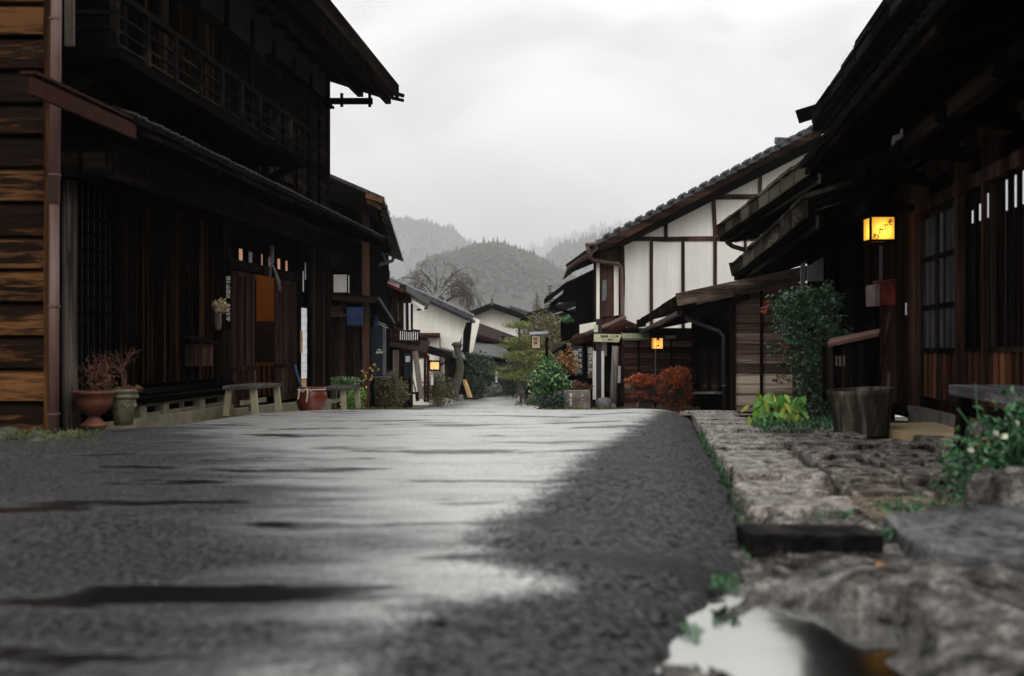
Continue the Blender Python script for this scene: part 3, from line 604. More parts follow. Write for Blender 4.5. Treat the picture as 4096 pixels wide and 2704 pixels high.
def hill(name, prof, D, depth, mat, fname, fmat, n, hs, conf):
    mb = MB(); pts = [((px-512)/F*D, CZ+(HZ-py)/F*D) for px, py in prof]
    NX, NY = 70, 14; G = {}
    def hz(x, t):
        z = interp(pts, x); s_ = math.sin(min(1, t)*math.pi/2)**.9 if t <= 1 else max(0, 1-(t-1)**1.5)
        return -4+(z+4)*s_*(1+.05*noise.noise(Vector((x*.02, t*3, 5))))
    x0, x1 = pts[0][0], pts[-1][0]
    for j in range(NY+1):
        t = j/NY*1.7
        for i in range(NX+1):
            x = lerp(x0, x1, i/NX); mb.v.append((x, D-depth+depth*t, hz(x, t)))
    for j in range(NY):
        for i in range(NX): a = j*(NX+1)+i; mb.f.append((a, a+1, a+NX+2, a+NX+1)); mb.m.append(0)
    struct(mb.build(name, fmat, smooth=True))
    mb = MB()
    for _ in range(n):
        x = rng.uniform(x0, x1); t = 1-abs(rng.gauss(0, .35)); 
        if t < .15: continue
        z = hz(x, t); y = D-depth+depth*t; s_ = hs*rng.uniform(.55, 1.3)
        if rng.random() < conf:   # conifer: stacked ragged cones
            s_ *= 1.25
            for q in range(3):
                zz = z+s_*(.1+.28*q); r = s_*.26*(1-q*.27); k = 6; ph = rng.random()*6
                ring = [(x+math.cos(ph+a*6.283/k)*r*rng.uniform(.7, 1.2), y+math.sin(ph+a*6.283/k)*r, zz) for a in range(k)]
                mb.add(ring+[(x, y, zz+s_*.5)], [(a, (a+1) % k, k) for a in range(k)])
        else:
            for q in range(3):
                c = Vector((x, y, z))+Vector((rng.uniform(-.3, .3), rng.uniform(-.3, .3), rng.uniform(.15, .55)))*s_
                r = s_*rng.uniform(.22, .4)
                vs = []
                for a, b in ((0, 0),): pass
                ico = [(0, 0, 1), (.9, 0, .3), (.28, .85, .3), (-.72, .52, .3), (-.72, -.52, .3), (.28, -.85, .3), (0, 0, -.7)]
                vs = [c+Vector(v)*r*rng.uniform(.7, 1.25) for v in ico]
                mb.add(vs, [(0, 1, 2), (0, 2, 3), (0, 3, 4), (0, 4, 5), (0, 5, 1), (6, 2, 1), (6, 3, 2), (6, 4, 3), (6, 5, 4), (6, 1, 5)])
    struct(mb.build(fname, mat), 'stuff')
hill('pale_mountain', [(480, 300), (515, 268), (527, 256), (543, 250), (564, 243), (585, 236), (607, 231), (660, 226), (760, 240)], 6500, 2200, M['forest2'], 'pale_mountain_forest', M['forest2'], 700, 36, .5)
hill('left_hill', [(250, 262), (330, 240), (375, 229), (407, 226), (428, 226), (442, 231), (459, 239), (474, 250), (490, 262), (520, 300)], 3700, 1300, M['forest2'], 'left_hill_forest', M['forest2'], 2600, 19, .3)
hill('right_hill', [(500, 310), (530, 282), (543, 268), (554, 258), (570, 249), (585, 247), (620, 238), (700, 236), (800, 250)], 3000, 1000, M['forest2'], 'right_hill_forest', M['forest2'], 1400, 21, .5)
hill('middle_hill', [(395, 300), (425, 280), (438, 268), (451, 262), (464, 260), (475, 254), (484, 252), (501, 253), (515, 260), (531, 266), (543, 272), (559, 280), (590, 296)], 1750, 700, M['forest1'], 'middle_hill_forest', M['forest1'], 4200, 13, .05)

# ================================================================== LEFT SIDE
def L(Y, off, z): return Vector((-5.0+.0965*Y+off, Y, z))
def YL(px, a=5.0): return a*F/(608-px)
def lbox(mb, Y0, Y1, o0, o1, z0, z1, z0b=None, z1b=None, fn=L):
    z0b = z0 if z0b is None else z0b; z1b = z1 if z1b is None else z1b
    mb.hexa([fn(Y0, o0, z0), fn(Y0, o1, z0), fn(Y1, o1, z0b), fn(Y1, o0, z0b), fn(Y0, o0, z1), fn(Y0, o1, z1), fn(Y1, o1, z1b), fn(Y1, o0, z1b)])

# --- house at the far left edge (facing the camera with broad planks)
A = thing('plank_house', 'house end clad in broad amber horizontal planks at the far left edge', 'house', (-4.6, 8.2, -.05))
mb = MB(); z = .02
while z < 4.6:
    h = rng.uniform(.262, .285); o_ = rng.uniform(-.006, .006); pr = [(8.30, 0), (8.20+o_, .0), (8.196+o_, .006), (8.198+o_, .10), (8.208+o_, h-.075), (8.222+o_, h-.045), (8.26, h-.016), (8.30, h-.014)]
    mb.prism([(-9, y_, z+q_) for y_, q_ in pr], (5.14, 0, 0)); z += h
o = mb.build('plank_wall', M['amber_x'], A)
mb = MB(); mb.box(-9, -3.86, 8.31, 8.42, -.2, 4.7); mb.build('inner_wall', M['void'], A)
mb = MB(); mb.box(-3.855, -3.79, 8.19, 8.309, -.1, 4.7); o = mb.build('corner_board', wood('amber_corner', (.004, .003, .002), (.025, .012, .006), (.11, .05, .02), 'z'), A)
mb = MB(); mb.box(-9, -3.80, 8.17, 8.34, -.2, .0); mb.build('sill_beam', M['dark_x'], A)
# --- downpipe
mb = MB(); px0 = (-3.74, 8.12)
pp = thing('downpipe', 'mauve brown downpipe running up the corner of the amber plank house', 'downpipe', (px0[0], px0[1], -.13))
mb.tube([(px0[0], px0[1], -.13), (px0[0]+.005, px0[1], 1.9)], .0385, 14); mb.tube([(px0[0]+.005, px0[1], 1.9), (px0[0]+.03, px0[1], 4.4)], .043, 14)
mb.build('pipe', M['pipe_mauve'], pp, smooth=True)
mb = MB()
for z in (.18, 1.06, 2.13, 3.4): mb.tube([(px0[0]+.004*z, px0[1], z), (px0[0]+.004*z, px0[1], z+.016)], .05, 14)
mb.build('collar', M['pipe_mauve'], pp)

# --- big two-storey house on the left
B = thing('timber_inn', 'large black two-storey timber house with balcony and open door at the left', 'house', L(13, 0, -.2))
Y0, Y1 = 9.15, 17.7
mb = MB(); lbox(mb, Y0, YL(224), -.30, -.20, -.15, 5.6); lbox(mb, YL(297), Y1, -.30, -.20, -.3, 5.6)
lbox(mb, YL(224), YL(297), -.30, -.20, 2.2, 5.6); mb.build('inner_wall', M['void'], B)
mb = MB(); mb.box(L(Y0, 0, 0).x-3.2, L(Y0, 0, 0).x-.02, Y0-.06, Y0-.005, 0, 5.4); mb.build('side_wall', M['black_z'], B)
# weathered corner post
mb = MB(); a = L(Y0+.05, .02, -.03); mb.tube([a+Vector((.02, 0, -.02)), a+Vector((0, 0, .5)), a+Vector((-.005, 0, 1.2)), a+Vector((.0, 0, 2.3))], [.085, .075, .07, .07], 10, .05)
mb.build('post', wood('dim_silvery_post', (.01, .008, .007), (.035, .027, .023), (.16, .13, .11), 'z', .7), B, smooth=True, label='weathered silvery corner post of the left house')
# square lattice window
mb = MB(); ya, yb = YL(75), YL(116)
lbox(mb, ya, yb, -.06, -.05, .3, 2.3); mb.build('shutter', plain('smoky_pane', (.055, .06, .07), .35, noise_amt=.3, nscale=20), B)
mb = MB()
for k in range(8): y = lerp(ya, yb, k/7); lbox(mb, y-.013, y+.013, -.04, 0, .28, 2.3)
for k in range(14): z = .30+k*.152; lbox(mb, ya, yb, -.045, -.008, z, z+.018)
mb.build('lattice', M['black_z'], B, label='square lattice window at the near end of the left house')
# fine vertical lattice
mb = MB(); ya, yb = YL(117), YL(222); k = 0; y = ya
while y < yb: lbox(mb, y, y+.028, -.035, 0, .33, 2.3); y += .052
for z in (.72, 1.05, 1.55, 2.05): lbox(mb, ya, yb, -.055, -.036, z, z+.05)
mb.build('lattice', M['worn_lattice'], B, label='long wall of fine upright slats on the left house')
mb = MB(); lbox(mb, ya, yb, -.10, -.06, .2, 2.4); mb.build('backing', M['void'], B)
mb = MB(); lbox(mb, YL(72), YL(225), -.06, .12, .235, .275); lbox(mb, YL(72), YL(225), -.06, .09, .12, .232); lbox(mb, YL(115), YL(224), .09, .13, .185, .205)
mb.build('window_ledge', M['black_y'], B)
# underfloor: concrete footing, posts, vents
mb = MB(); lbox(mb, 9.7, YL(226), -.05, .10, -.16, -.02, -.25, -.03); lbox(mb, YL(226), 17.6, -.05, .10, -.3, -.09, -.42, -.2); mb.build('footing', M['concrete'], B)
mb = MB()
for px in (138, 161, 198, 222): y = YL(px); lbox(mb, y-.07, y+.07, -.03, .06, -.03, .12)
for z in (-.02, .085): lbox(mb, YL(135), YL(222), -.02, .03, z, z+.035)
lbox(mb, YL(181)-.015, YL(181)+.015, -.02, .03, -.02, .1)
mb.build('floor_frame', plain('olive_timber', (.13, .115, .075), .8, noise_amt=.3, nscale=8), B)
# door bay: jambs, head beam, doors, transom
mb = MB(); 
for px, w_ in ((226, .10), (297, .12)): y = YL(px); lbox(mb, y-w_/2, y+w_/2, -.08, .05, -.12, 2.4)
lbox(mb, YL(226), YL(297), -.06, .06, 1.765, 1.89); mb.build('door_frame', M['dark_z'], B)
mb = MB()
for px, k in ((231, 0), (243, 0), (252, 0), (261, 1), (272, 2)): pass
ydoor = (YL(227.5), YL(257), YL(276), YL(296))
for i, (a, b, off, worn) in enumerate(((ydoor[0], ydoor[1], -.02, 1), (ydoor[2], ydoor[3], .0, 1))):
    d = MB(); lbox(d, a, b, off-.03, off-.015, -.1, 1.76)
    y = a+.06
    while y < b-.06: lbox(d, y, y+.022, off-.015, off, .45, 1.7); y += .04
    y = a+.05
    for z0, z1 in ((-.1, .0), (.40, .46), (1.69, 1.76)): lbox(d, a, b, off-.015, off+.012, z0, z1)
    n = 4 if i == 0 else 3
    for k in range(n+1): y = lerp(a+.03, b-.03, k/n); lbox(d, y-.03, y+.03, off-.015, off+.010, .0, .40)
    lbox(d, a, a+.05, off-.015, off+.013, .46, 1.69); lbox(d, b-.05, b, off-.015, off+.013, .46, 1.69)
    d.build('door', M['brown_z'], B, label=('wide sliding slatted door' if i == 0 else 'narrow sliding slatted door right of the opening'))
mb = MB()
tr = [(227.2, 234, 'w'), (239, 245.4, 'w'), (248.8, 255, 'g'), (261.4, 265.2, 'w'), (268.4, 274.3, 'g'), (277.6, 282.7, 'w'), (285.6, 290, 'w')]
for pa_, pb_, kd in tr:
    p_ = MB(); lbox(p_, YL(pa_), YL(pb_), -.05, -.04, 1.885, 2.07 if kd == 'w' else 2.06); p_.build('transom_pane', M['glowtan' if kd == 'w' else 'greypaper'], B)
mb = MB()
for pa_, pb_ in ((234, 239), (245.4, 248.8), (255, 261.4), (265.2, 268.4), (274.3, 277.6), (282.7, 285.6), (290, 297)): lbox(mb, YL(pa_), YL(pb_), -.04, .0, 1.89, 2.4)
lbox(mb, YL(226), YL(297), -.045, -.0, 2.07, 2.4); mb.build('transom_frame', M['black_z'], B)
mb = MB(); lbox(mb, YL(226), YL(297), -.07, -.051, 1.88, 2.4); mb.build('transom_backing', M['void'], B)
# room seen through the door
mb = MB(); ya, yb = 11.5, 18.0
xw = -1.7
mb.hexa([L(ya, xw-.05, -.1), L(ya, xw, -.1), L(yb, xw, -.1), L(yb, xw-.05, -.1), L(ya, xw-.05, 2.3), L(ya, xw, 2.3), L(yb, xw, 2.3), L(yb, xw-.05, 2.3)])
mb.hexa([L(17.3, xw, -.1), L(17.3, -.35, -.1), L(17.35, -.35, -.1), L(17.35, xw, -.1), L(17.3, xw, 2.3), L(17.3, -.35, 2.3), L(17.35, -.35, 2.3), L(17.35, xw, 2.3)])
mb.build('room_wall', M['orangewall'], B)
mb = MB(); lbox(mb, 11.5, 17.3, -1.7, -.1, -.14, -.1); lbox(mb, 11.5, 17.3, -1.7, -.1, 2.3, 2.34); lbox(mb, 11.4, 11.5, -1.7, -.1, -.1, 2.3); mb.build('room_floor', M['void'], B)
mb = MB(); lbox(mb, 17.2, 17.29, -1.69, -.36, -.1, 1.16); lbox(mb, 17.15, 17.2, -1.69, -.36, .34, .42); lbox(mb, 15, 17.1, -1.69, -1.66, -.1, 1.16)
mb.build('wainscot', plain('dark_wainscot', (.02, .01, .006), .5), B)
# inside chair-like slatted screen
mb = MB()
for k in range(9): lbox(mb, 16.6, 16.63, -1.3+k*.09, -1.26+k*.09, -.1, .42)
lbox(mb, 16.58, 16.65, -1.34, -.5, .40, .46); mb.build('slatted_screen', M['amberpost'], B)
mb = MB(); mb.box(*(lambda v: (v.x, v.x+.36, 17.10, 17.12, .72, 1.00))(L(17.1, -1.44, 0))); sg = mb.build('wifi_notice', plain('orange_lit_paper', (.45, .20, .05), .8), B)
c = L(17.09, -1.44, .86); text('lettering', "Free\nWi-Fi", .13, M['ink'], sg, c+Vector((.18, 0, 0)), space=.9, bold=.03)
mb = MB(); v = L(17.1, -1.44, 0); mb.box(v.x, v.x+.36, 17.10, 17.12, .58, .62); mb.box(v.x+.02, v.x+.30, 17.10, 17.12, .46, .56); mb.build('notice', bpy.data.materials['orange_lit_paper'], B)
pl = bpy.data.lights.new('room_lamp', 'POINT'); pl.energy = 15; pl.color = (1, .55, .2); pl.shadow_soft_size = .12
po = bpy.data.objects.new('room_lamp', pl); COL.objects.link(po); po.location = L(15.6, -.8, 2.05)
# boards right of the door, with the white poster
mb = MB(); y = YL(300)
while y < Y1-.02: lbox(mb, y, y+.21, -.02, 0, -.15, 2.45); y += .215
mb.build('board_wall', M['dark_z'], B)
mb = MB(); y = Y1-.05; lbox(mb, y-.05, y+.08, -.1, .05, -.3, 5.55); mb.build('post', M['dark_z'], B, label='far corner post of the left house')
mb = MB(); ya, yb = YL(297.8), YL(309); lbox(mb, ya, yb, .0, .035, 1.37, 1.42); lbox(mb, yb-.05, yb+.05, .0, .04, -.1, 1.42); mb.build('panel_frame', M['dark_z'], B)
# upright panel band under the lower roof
mb = MB(); lbox(mb, 9.0, 17.9, .50, .53, 2.30, 2.52); mb.build('fascia_panel', M['black_y'], B)
mb = MB(); lbox(mb, 8.97, 17.95, .48, .57, 2.26, 2.30); lbox(mb, 8.97, 17.95, .48, .56, 2.52, 2.56)
y = 9.0
while y < 17.9: lbox(mb, y, y+.04, .53, .55, 2.30, 2.52); y += .62
mb.build('panel_moulding', bpy.data.materials['old_railing'] if 'old_railing' in bpy.data.materials else M['dark_y'], B)
mb = MB(); v = L(9.0, 0, 0); mb.box(v.x-.3, v.x+.55, 8.97, 9.0, 2.27, 2.31); mb.box(v.x-.3, v.x+.55, 8.97, 9.0, 2.50, 2.54); mb.box(v.x-.3, v.x+.5, 9.0, 9.02, 2.31, 2.5)
for dx in (.12, .22, .46): mb.box(v.x+dx, v.x+dx+.03, 8.975, 9.0, 2.31, 2.5)
mb.build('panel_return', M['dark_x'], B)
mb = MB()
for k in range(8): y = 9.1+k*1.22; mb.beam(L(y, -.05, 2.40), L(y, .47, 2.44), .09, .10)
mb.build('bracket', M['black_x'], B)
# lower roof
def roofrun(root, name, P0, P1, inward, rise, depth, th, matr, edge, matedge, seg=.9, edgeh=.07, raft=0, matraft=None, rl=None, name2='eave_board', lift=.02, courses=5):
    """sloping roof from the eave line P0-P1 going inward; board courses stepped over one another, eave boards, rafters"""
    P0 = Vector(P0); P1 = Vector(P1); iv = Vector(inward).normalized(); up = Vector((0, 0, 1))
    m_ = MB(); length = (P1-P0).length
    for c in range(courses):
        a0 = iv*(depth*c/courses-.03)+up*(rise*depth*c/courses+lift); a1 = iv*(depth*(c+1)/courses+.02)+up*(rise*depth*(c+1)/courses)
        n_ = max(1, int(length/seg))
        for k in range(n_):
            s0 = lerp(P0, P1, k/n_); s1 = lerp(P0, P1, (k+1)/n_-.004)
            jz = up*rng.uniform(-.006, .008); jo = iv*rng.uniform(-.02, .02)
            m_.slab(s0+a0+jz+jo, s1+a0+jz+jo, s1+a1+jz, s0+a1+jz, th)
    o = m_.build(name, matr, root)
    if edge:
        m_ = MB(); n_ = max(1, int(length/(seg*2)))
        for k in range(n_):
            s0 = lerp(P0, P1, k/n_); s1 = lerp(P0, P1, (k+1)/n_-.005)
            m_.beam(s0-up*(th+edgeh/2-lift+.002)+iv*.03, s1-up*(th+edgeh/2-lift+.002)+iv*.03, .035, edgeh)
        m_.build(name2, matedge, root)
    if raft:
        m_ = MB()
        for k in range(raft):
            s0 = lerp(P0, P1, (k+.5)/raft)-up*(th+.045)+iv*.05
            m_.beam(s0, s0+iv*(rl or depth)+up*rise*(rl or depth), .06, .08)
        m_.build('rafters', matraft or matedge, root)
    return o
def La(Y, a, z): return Vector((-a+.0965*Y, Y, z))
roofrun(B, 'lower_roof', La(8.62, 4.1, 2.70), La(18.2, 4.1, 2.68), (-1, 0, 0), .33, 1.0, .05, M['tiledark'], True, M['dark_y'], .32, .05, 26, M['black_x'], courses=4)
mb = MB(); n = 60
for k in range(n):
    p0 = lerp(La(8.65, 4.09, 2.725), La(18.2, 4.09, 2.705), k/(n-1)); s_ = rng.uniform(.8, 1.2)
    mb.tube([p0+Vector((0, 0, .012)), p0+Vector((-.22, 0, .09))], .022*s_, 6)
mb.build('eave_tiles', M['eavetile'], B, smooth=True)
# ruddy board that carries the near end of the lower eave
fb = thing('rain_board', 'ruddy metal-capped board at the near end of the left lower eave', 'eave board', La(7.9, 4.1, 2.6))
mb = MB(); mb.beam(La(7.1, 4.12, 2.60), La(8.64, 4.11, 2.60), .03, .125); mb.build('board', M['copper'], fb)
mb = MB(); mb.beam(La(7.15, 4.17, 2.71), La(8.7, 4.17, 2.71), .12, .02); mb.build('cap', M['copper'], fb)
# second storey
mb = MB(); lbox(mb, 9.2, 17.6, -.06, -.03, 2.9, 5.3); mb.build('upper_wall', M['black_z'], B)
y = 9.4
while y < 14.4:
    if rng.random() < .8:
        mb = MB()
        for k in range(10): lbox(mb, y+k*.07, y+k*.07+.03, -.03, .0, 3.2, 4.75)
        mb.build('upper_lattice', M['worn_lattice'], B)
    y += .95
mb = MB()
for k in range(10): y = 9.3+k*.92; lbox(mb, y, y+.09, -.03, .03, 3.0, 5.3)
lbox(mb, 9.2, 17.6, -.03, .035, 4.78, 4.90); mb.build('upper_posts', M['dark_z'], B)
mb = MB(); lbox(mb, 9.2, 17.62, -.03, -.005, 4.9, 5.75); mb.build('upper_plaster', M['dplaster'], B)
# clapboards with battens at the far end
mb = MB(); z = 2.9
while z < 4.95: mb.hexa([L(14.55, -.01, z), L(14.55, .03, z), L(17.66, .03, z), L(17.66, -.01, z), L(14.55, -.01, z+.2), L(14.55, .005, z+.2), L(17.66, .005, z+.2), L(17.66, -.01, z+.2)]); z += .19
mb.build('clapboards', M['dark_y'], B)
mb = MB()
for y in (14.55, 15.2, 15.85, 16.5, 17.1, 17.66): lbox(mb, y-.025, y+.025, .0, .055, 2.85, 4.96)
lbox(mb, 14.5, 17.75, -.02, .12, 4.96, 5.0); mb.build('batten', M['black_z'], B)
# balcony
bal = MB()
yb0, yb1 = 8.75, 14.15
lbox(bal, yb0, yb1, .60, .70, 3.27, 3.36); lbox(bal, yb0, yb1, .0, .60, 3.29, 3.33)
bo = bal.build('balcony', M['black_y'], B)
mb = MB(); lbox(mb, yb0-.05, yb1+.25, .63, .70, 3.82, 3.875); 
for z in (3.40, 3.52, 3.66): lbox(mb, yb0, yb1, .645, .675, z, z+.022)
for k in range(10): y = lerp(yb0, yb1, k/9); lbox(mb, y-.03, y+.03, .635, .695, 3.36, 3.82)
for z in (3.52, 3.66, 3.82): v = L(yb0, 0, 0); mb.box(v.x-.1, v.x+.64, yb0-.02, yb0+.02, z, z+.03)
mb.build('railing', wood('old_railing', (.0025, .0022, .002), (.0065, .0058, .0052), (.03, .025, .021), 'y'), bo)
mb = MB()
for k in range(6): y = lerp(yb0+.2, yb1-.2, k/5); mb.beam(L(y, .02, 2.98), L(y, .6, 3.25), .07, .09)
mb.build('bracket', M['black_x'], bo)
mb = MB(); y = 8.6; v = L(8.7, 0, 0)
mb.box(v.x-.7, v.x+.30, 8.66, 8.75, 3.3, 5.2); 
mb.build('balcony_screen', M['black_z'], bo)
mb = MB(); a = P(65, 46, 8.63); b = P(74, -14, 8.63); mb.box(a.x, b.x, 8.62, 8.65, a.z, b.z); mb.build('weathered_board', M['grey_z'], bo)
# top roof with deep eave
roofrun(B, 'upper_roof', La(7.0, 3.9, 5.46), La(18.25, 3.9, 5.46), (-1, 0, 0), .33, 2.4, .10, M['tiledark'], True, M['dark_y'], .75, .16, 0, M['black_x'], courses=4, lift=.03)
mb = MB()
for k in range(16): y = 8.6+k*.62; mb.beam(La(y, 3.98, 5.22), La(y, 5.1, 5.58), .07, .10)
mb.build('rafters', M['black_x'], B)
mb = MB(); mb.beam(La(7, 4.04, 5.235), La(18.3, 4.04, 5.235), .10, .11); mb.beam(La(8, 4.5, 5.32), La(18.1, 4.5, 5.32), .1, .12); mb.build('eave_beam', M['dark_y'], B)
mb = MB(); mb.beam(La(7.0, 3.86, 5.40), La(18.3, 3.86, 5.40), .03, .26)
y = 7.3
while y < 18.2: lbox(mb, y, y+.03, -5+5+1.095, 1.13, 5.30, 5.50); y += .75
mb.build('fascia', M['dark_y'], B)
mb = MB(); mb.beam(La(17.75, 4.95, 5.1), La(17.75, 4.2, 5.1), .08, .10); 
for a in (4.25, 4.75): mb.beam(La(17.75, a, 5.0), La(17.75, a, 5.24), .05, .05)
mb.beam(La(18.3, 3.98, 5.40), La(18.3, 3.75, 5.33), .06, .06); mb.beam(La(18.32, 3.98, 5.30), La(18.32, 3.76, 5.25), .06, .05)
mb.build('outrigger', M['black_x'], B)

# --- things along the left house
def V(x, y, z): return Vector((x, y, z))
# terracotta urn
c = P(94, 427, 9.05); u = thing('urn_planter', 'terracotta urn on a foot in front of the left house', 'planter', c)
mb = MB(); mb.lathe(c, [(.115, 0), (.12, .025), (.10, .035), (.075, .06), (.045, .09), (.05, .10)], 28); mb.build('foot', M['terracotta'], u, smooth=True)
mb = MB(); mb.lathe(c, [(.05, .10), (.10, .13), (.145, .18), (.165, .235), (.165, .29), (.19, .305), (.193, .325), (.175, .33), (.155, .30)], 28); mb.build('bowl', M['terracotta'], u, smooth=True)
mb = MB(); stems(mb, c+V(0, 0, .29), [c+V(rng.uniform(-.13, .14), rng.uniform(-.1, .1), rng.uniform(.38, .72)) for _ in range(16)], .004, .002, .03, 4)
cloud(mb, c+V(.03, 0, .44), (.14, .1, .17), 420, .035, 9, .4, .4); tag(mb.build('dried_plant', M['leaf_dry'], org=c+V(0, 0, .29)), 'shrivelled rusty brown plant in the terracotta urn', 'dried plant')
c = P(123.5, 425, 9.32); u = thing('ceramic_pot', 'pale green garlanded ceramic pot right of the terracotta urn', 'planter', c)
mb = MB(); mb.lathe(c, [(.085, 0), (.088, .06), (.095, .065), (.11, .22), (.115, .25)], 28); mb.build('body', M['palepot'], u, smooth=True)
mb = MB(); mb.lathe(c, [(.115, .25), (.135, .255), (.138, .275), (.122, .285), (.13, .30), (.145, .315), (.145, .335), (.12, .335)], 28); mb.build('rim', M['palepot'], u, smooth=True)
mb = MB()
for k in range(7):
    a = k/7*6.283; p0 = c+V(math.cos(a)*.104, math.sin(a)*.104, .16); mb.tube([p0+V(-.03*math.sin(a), .03*math.cos(a), .04), p0+V(0, 0, 0), p0-V(-.03*math.sin(a), .03*math.cos(a), -.04)], .012, 6)
mb.build('garland', M['palepot'], u, smooth=True)
mb = MB()
for _ in range(3): twigs(mb, c+V(rng.uniform(-.02, .04), 0, .33), (rng.uniform(-.1, .2), 0, 1), .22, .006, 3, .0, .9, .0012)
cloud(mb, c+V(.05, -.02, .34), (.12, .08, .03), 160, .045, 6, .4, .3); tag(mb.build('dried_bonsai', M['leaf_dry'], org=c+V(0, 0, .33)), 'bare twiggy little shrub in the pale green pot', 'dried plant')
# mossy mound at lower left
mb = MB(); 
for k in range(26):
    px = rng.uniform(-8, 72); Y_ = 8.15+rng.uniform(-.35, .2); x = (px-512)/F*Y_; r = rng.uniform(.05, .13)
    mb.lathe(V(x, Y_, g(Y_)-.04), [(r, 0), (r*1.05, r*.4), (r*.7, r*.8), (r*.2, r*.95)], 7, .12)
struct(mb.build('rubble', M['mosstone'], smooth=True), 'stuff')
mb = MB()
for k in range(600):
    px = rng.uniform(-8, 96); Y_ = 7.9+rng.uniform(-.15, .4); x = (px-512)/F*Y_+rng.uniform(-.1, .1)
    mb.leaf(V(x, Y_, g(Y_)+rng.uniform(0, .07)), V(rng.uniform(-.6, .6), rng.uniform(-.3, .3), 1), rng.uniform(.02, .05), .35)
struct(mb.build('moss', M['grassmat']), 'stuff')
# wall vase + flowers
c = L(YL(213), .06, .94); o = None
mb = MB(); mb.lathe(c, [(.035, 0), (.045, .03), (.05, .12), (.045, .19), (.038, .21)], 14); 
o = mb.build('wall_vase', M['pottan'], org=c, smooth=True); tag(o, 'slim brown pottery vase hanging on the slatted wall beside the door', 'vase')
mb = MB(); cloud(mb, c+V(.02, 0, .30), (.10, .06, .09), 260, .032, 8, .35, .8); stems(mb, c+V(0, 0, .16), [c+V(rng.uniform(-.05, .08), 0, .3) for _ in range(5)], .003, .002, .01, 4)
tag(mb.build('flower_bunch', M['flower'], org=c+V(0, 0, .2)), 'bunch of yellow, white and pink flowers in the wall vase', 'flowers')
# mailbox
c = L(11.9, .02, .5); mbx = thing('letter_box', 'dark wooden letter box hung on the slatted wall', 'letter box', c)
mb = MB(); lbox(mb, 11.75, 12.1, .01, .20, .50, .76, .50, .76); mb.build('box', M['brown_z'], mbx)
mb = MB(); mb.slab(L(11.70, .24, .765), L(12.15, .24, .765), L(12.15, .0, .84), L(11.70, .0, .84), .02, (0, 0, 1)); mb.build('lid', M['dark_y'], mbx)
# benches
def bench(name, label, c0, dvec, wvec, h, mat_top, mat_leg, zg, nleg=2, top_t=.045):
    c0 = Vector(c0); d = Vector(dvec); wv = Vector(wvec)
    b = thing(name, label, 'bench', c0+(d+wv)*.5)
    b.location.z = zg; ORG[b.name].z = zg
    m_ = MB(); z = V(0, 0, zg+h)
    base = Vector((c0.x, c0.y, 0))
    m_.slab(base+z-d*.03-wv*.06, base+z+d*1.03-wv*.06, base+z+d*1.03+wv*1.06, base+z-d*.03+wv*1.06, top_t)
    o = m_.build('seat', mat_top, b, bevel=.006); rough(o, .004, 3, .2)
    for i in (0.06, .94):
        for j in (0.08, .92):
            q = base+d*i+wv*j; l = MB(); s_ = .02*(1 if i > .5 else -1)
            l.beam(Vector((q.x, q.y, zg))+d.normalized()*s_+wv.normalized()*(.03*(1 if j > .5 else -1)), Vector((q.x, q.y, zg+h-top_t)), .075, .06, up=(0, 1, 0)); l.build('leg', mat_leg, b)
    l = MB(); l.beam(Vector((base+d*.06+wv*.5)[:2]+(zg+h*.42,)), Vector((base+d*.94+wv*.5)[:2]+(zg+h*.42,)), .04, .06); l.build('stretcher', mat_leg, b)
    return b
olive = plain('pale_olive_timber', (.24, .215, .14), .7, noise_amt=.25, nscale=9)
gw = M['grey_x']
bench('bench', 'small grey bench with pale olive legs before the open door', (-3.50, 12.15, 0), (.09, .95, 0), (.36, -.03, 0), .37, M['dimgrey'], olive, g(12.3)-.05)
bench('bench', 'small bench with pale legs right of the red glazed jar', (-3.0, 15.3, 0), (.09, .95, 0), (.42, -.03, 0), .37, M['dimgrey'], olive, g(15.3)-.02)
# glazed jar
c = P(311.5, 412, 14.2); c.z = g(14.2)-.035; jr = thing('glazed_jar', 'large round red-brown glazed jar beside the door', 'jar', c)
mb = MB(); mb.lathe(c, [(.13, 0), (.16, .02), (.205, .10), (.225, .20), (.215, .28), (.185, .325), (.19, .335), (.20, .345), (.20, .36), (.175, .36), (.17, .30)], 32); mb.build('body', M['redglaze'], jr, smooth=True)
mb = MB(); mb.tube([c+V(math.cos(a)*.2, math.sin(a)*.2, .33) for a in [k*.3 for k in range(22)]], .008, 6)
for dx, dz in ((-.14, .2), (-.02, .16)): mb.tube([c+V(dx, -.19, .34), c+V(dx+.01, -.225, .28), c+V(dx-.005, -.23, dz)], .011, 6)
mb.tube([c+V(-.14, -.19, .34), c+V(-.08, -.21, .3), c+V(-.03, -.2, .35), c+V(.04, -.21, .31)], .007, 6)
mb.build('rope', M['rope'], jr)
mb = MB(); a = c+V(-.12, .0, .3); mb.tube([a, a+V(-.10, 0, .28)], [.014, .017], 8); mb.tube([a+V(-.10, 0, .28), a+V(-.12, 0, .38)], .022, 8)
tag(mb.build('walking_cane', M['blue'], org=a), 'dark blue handle standing in the red glazed jar', 'cane')
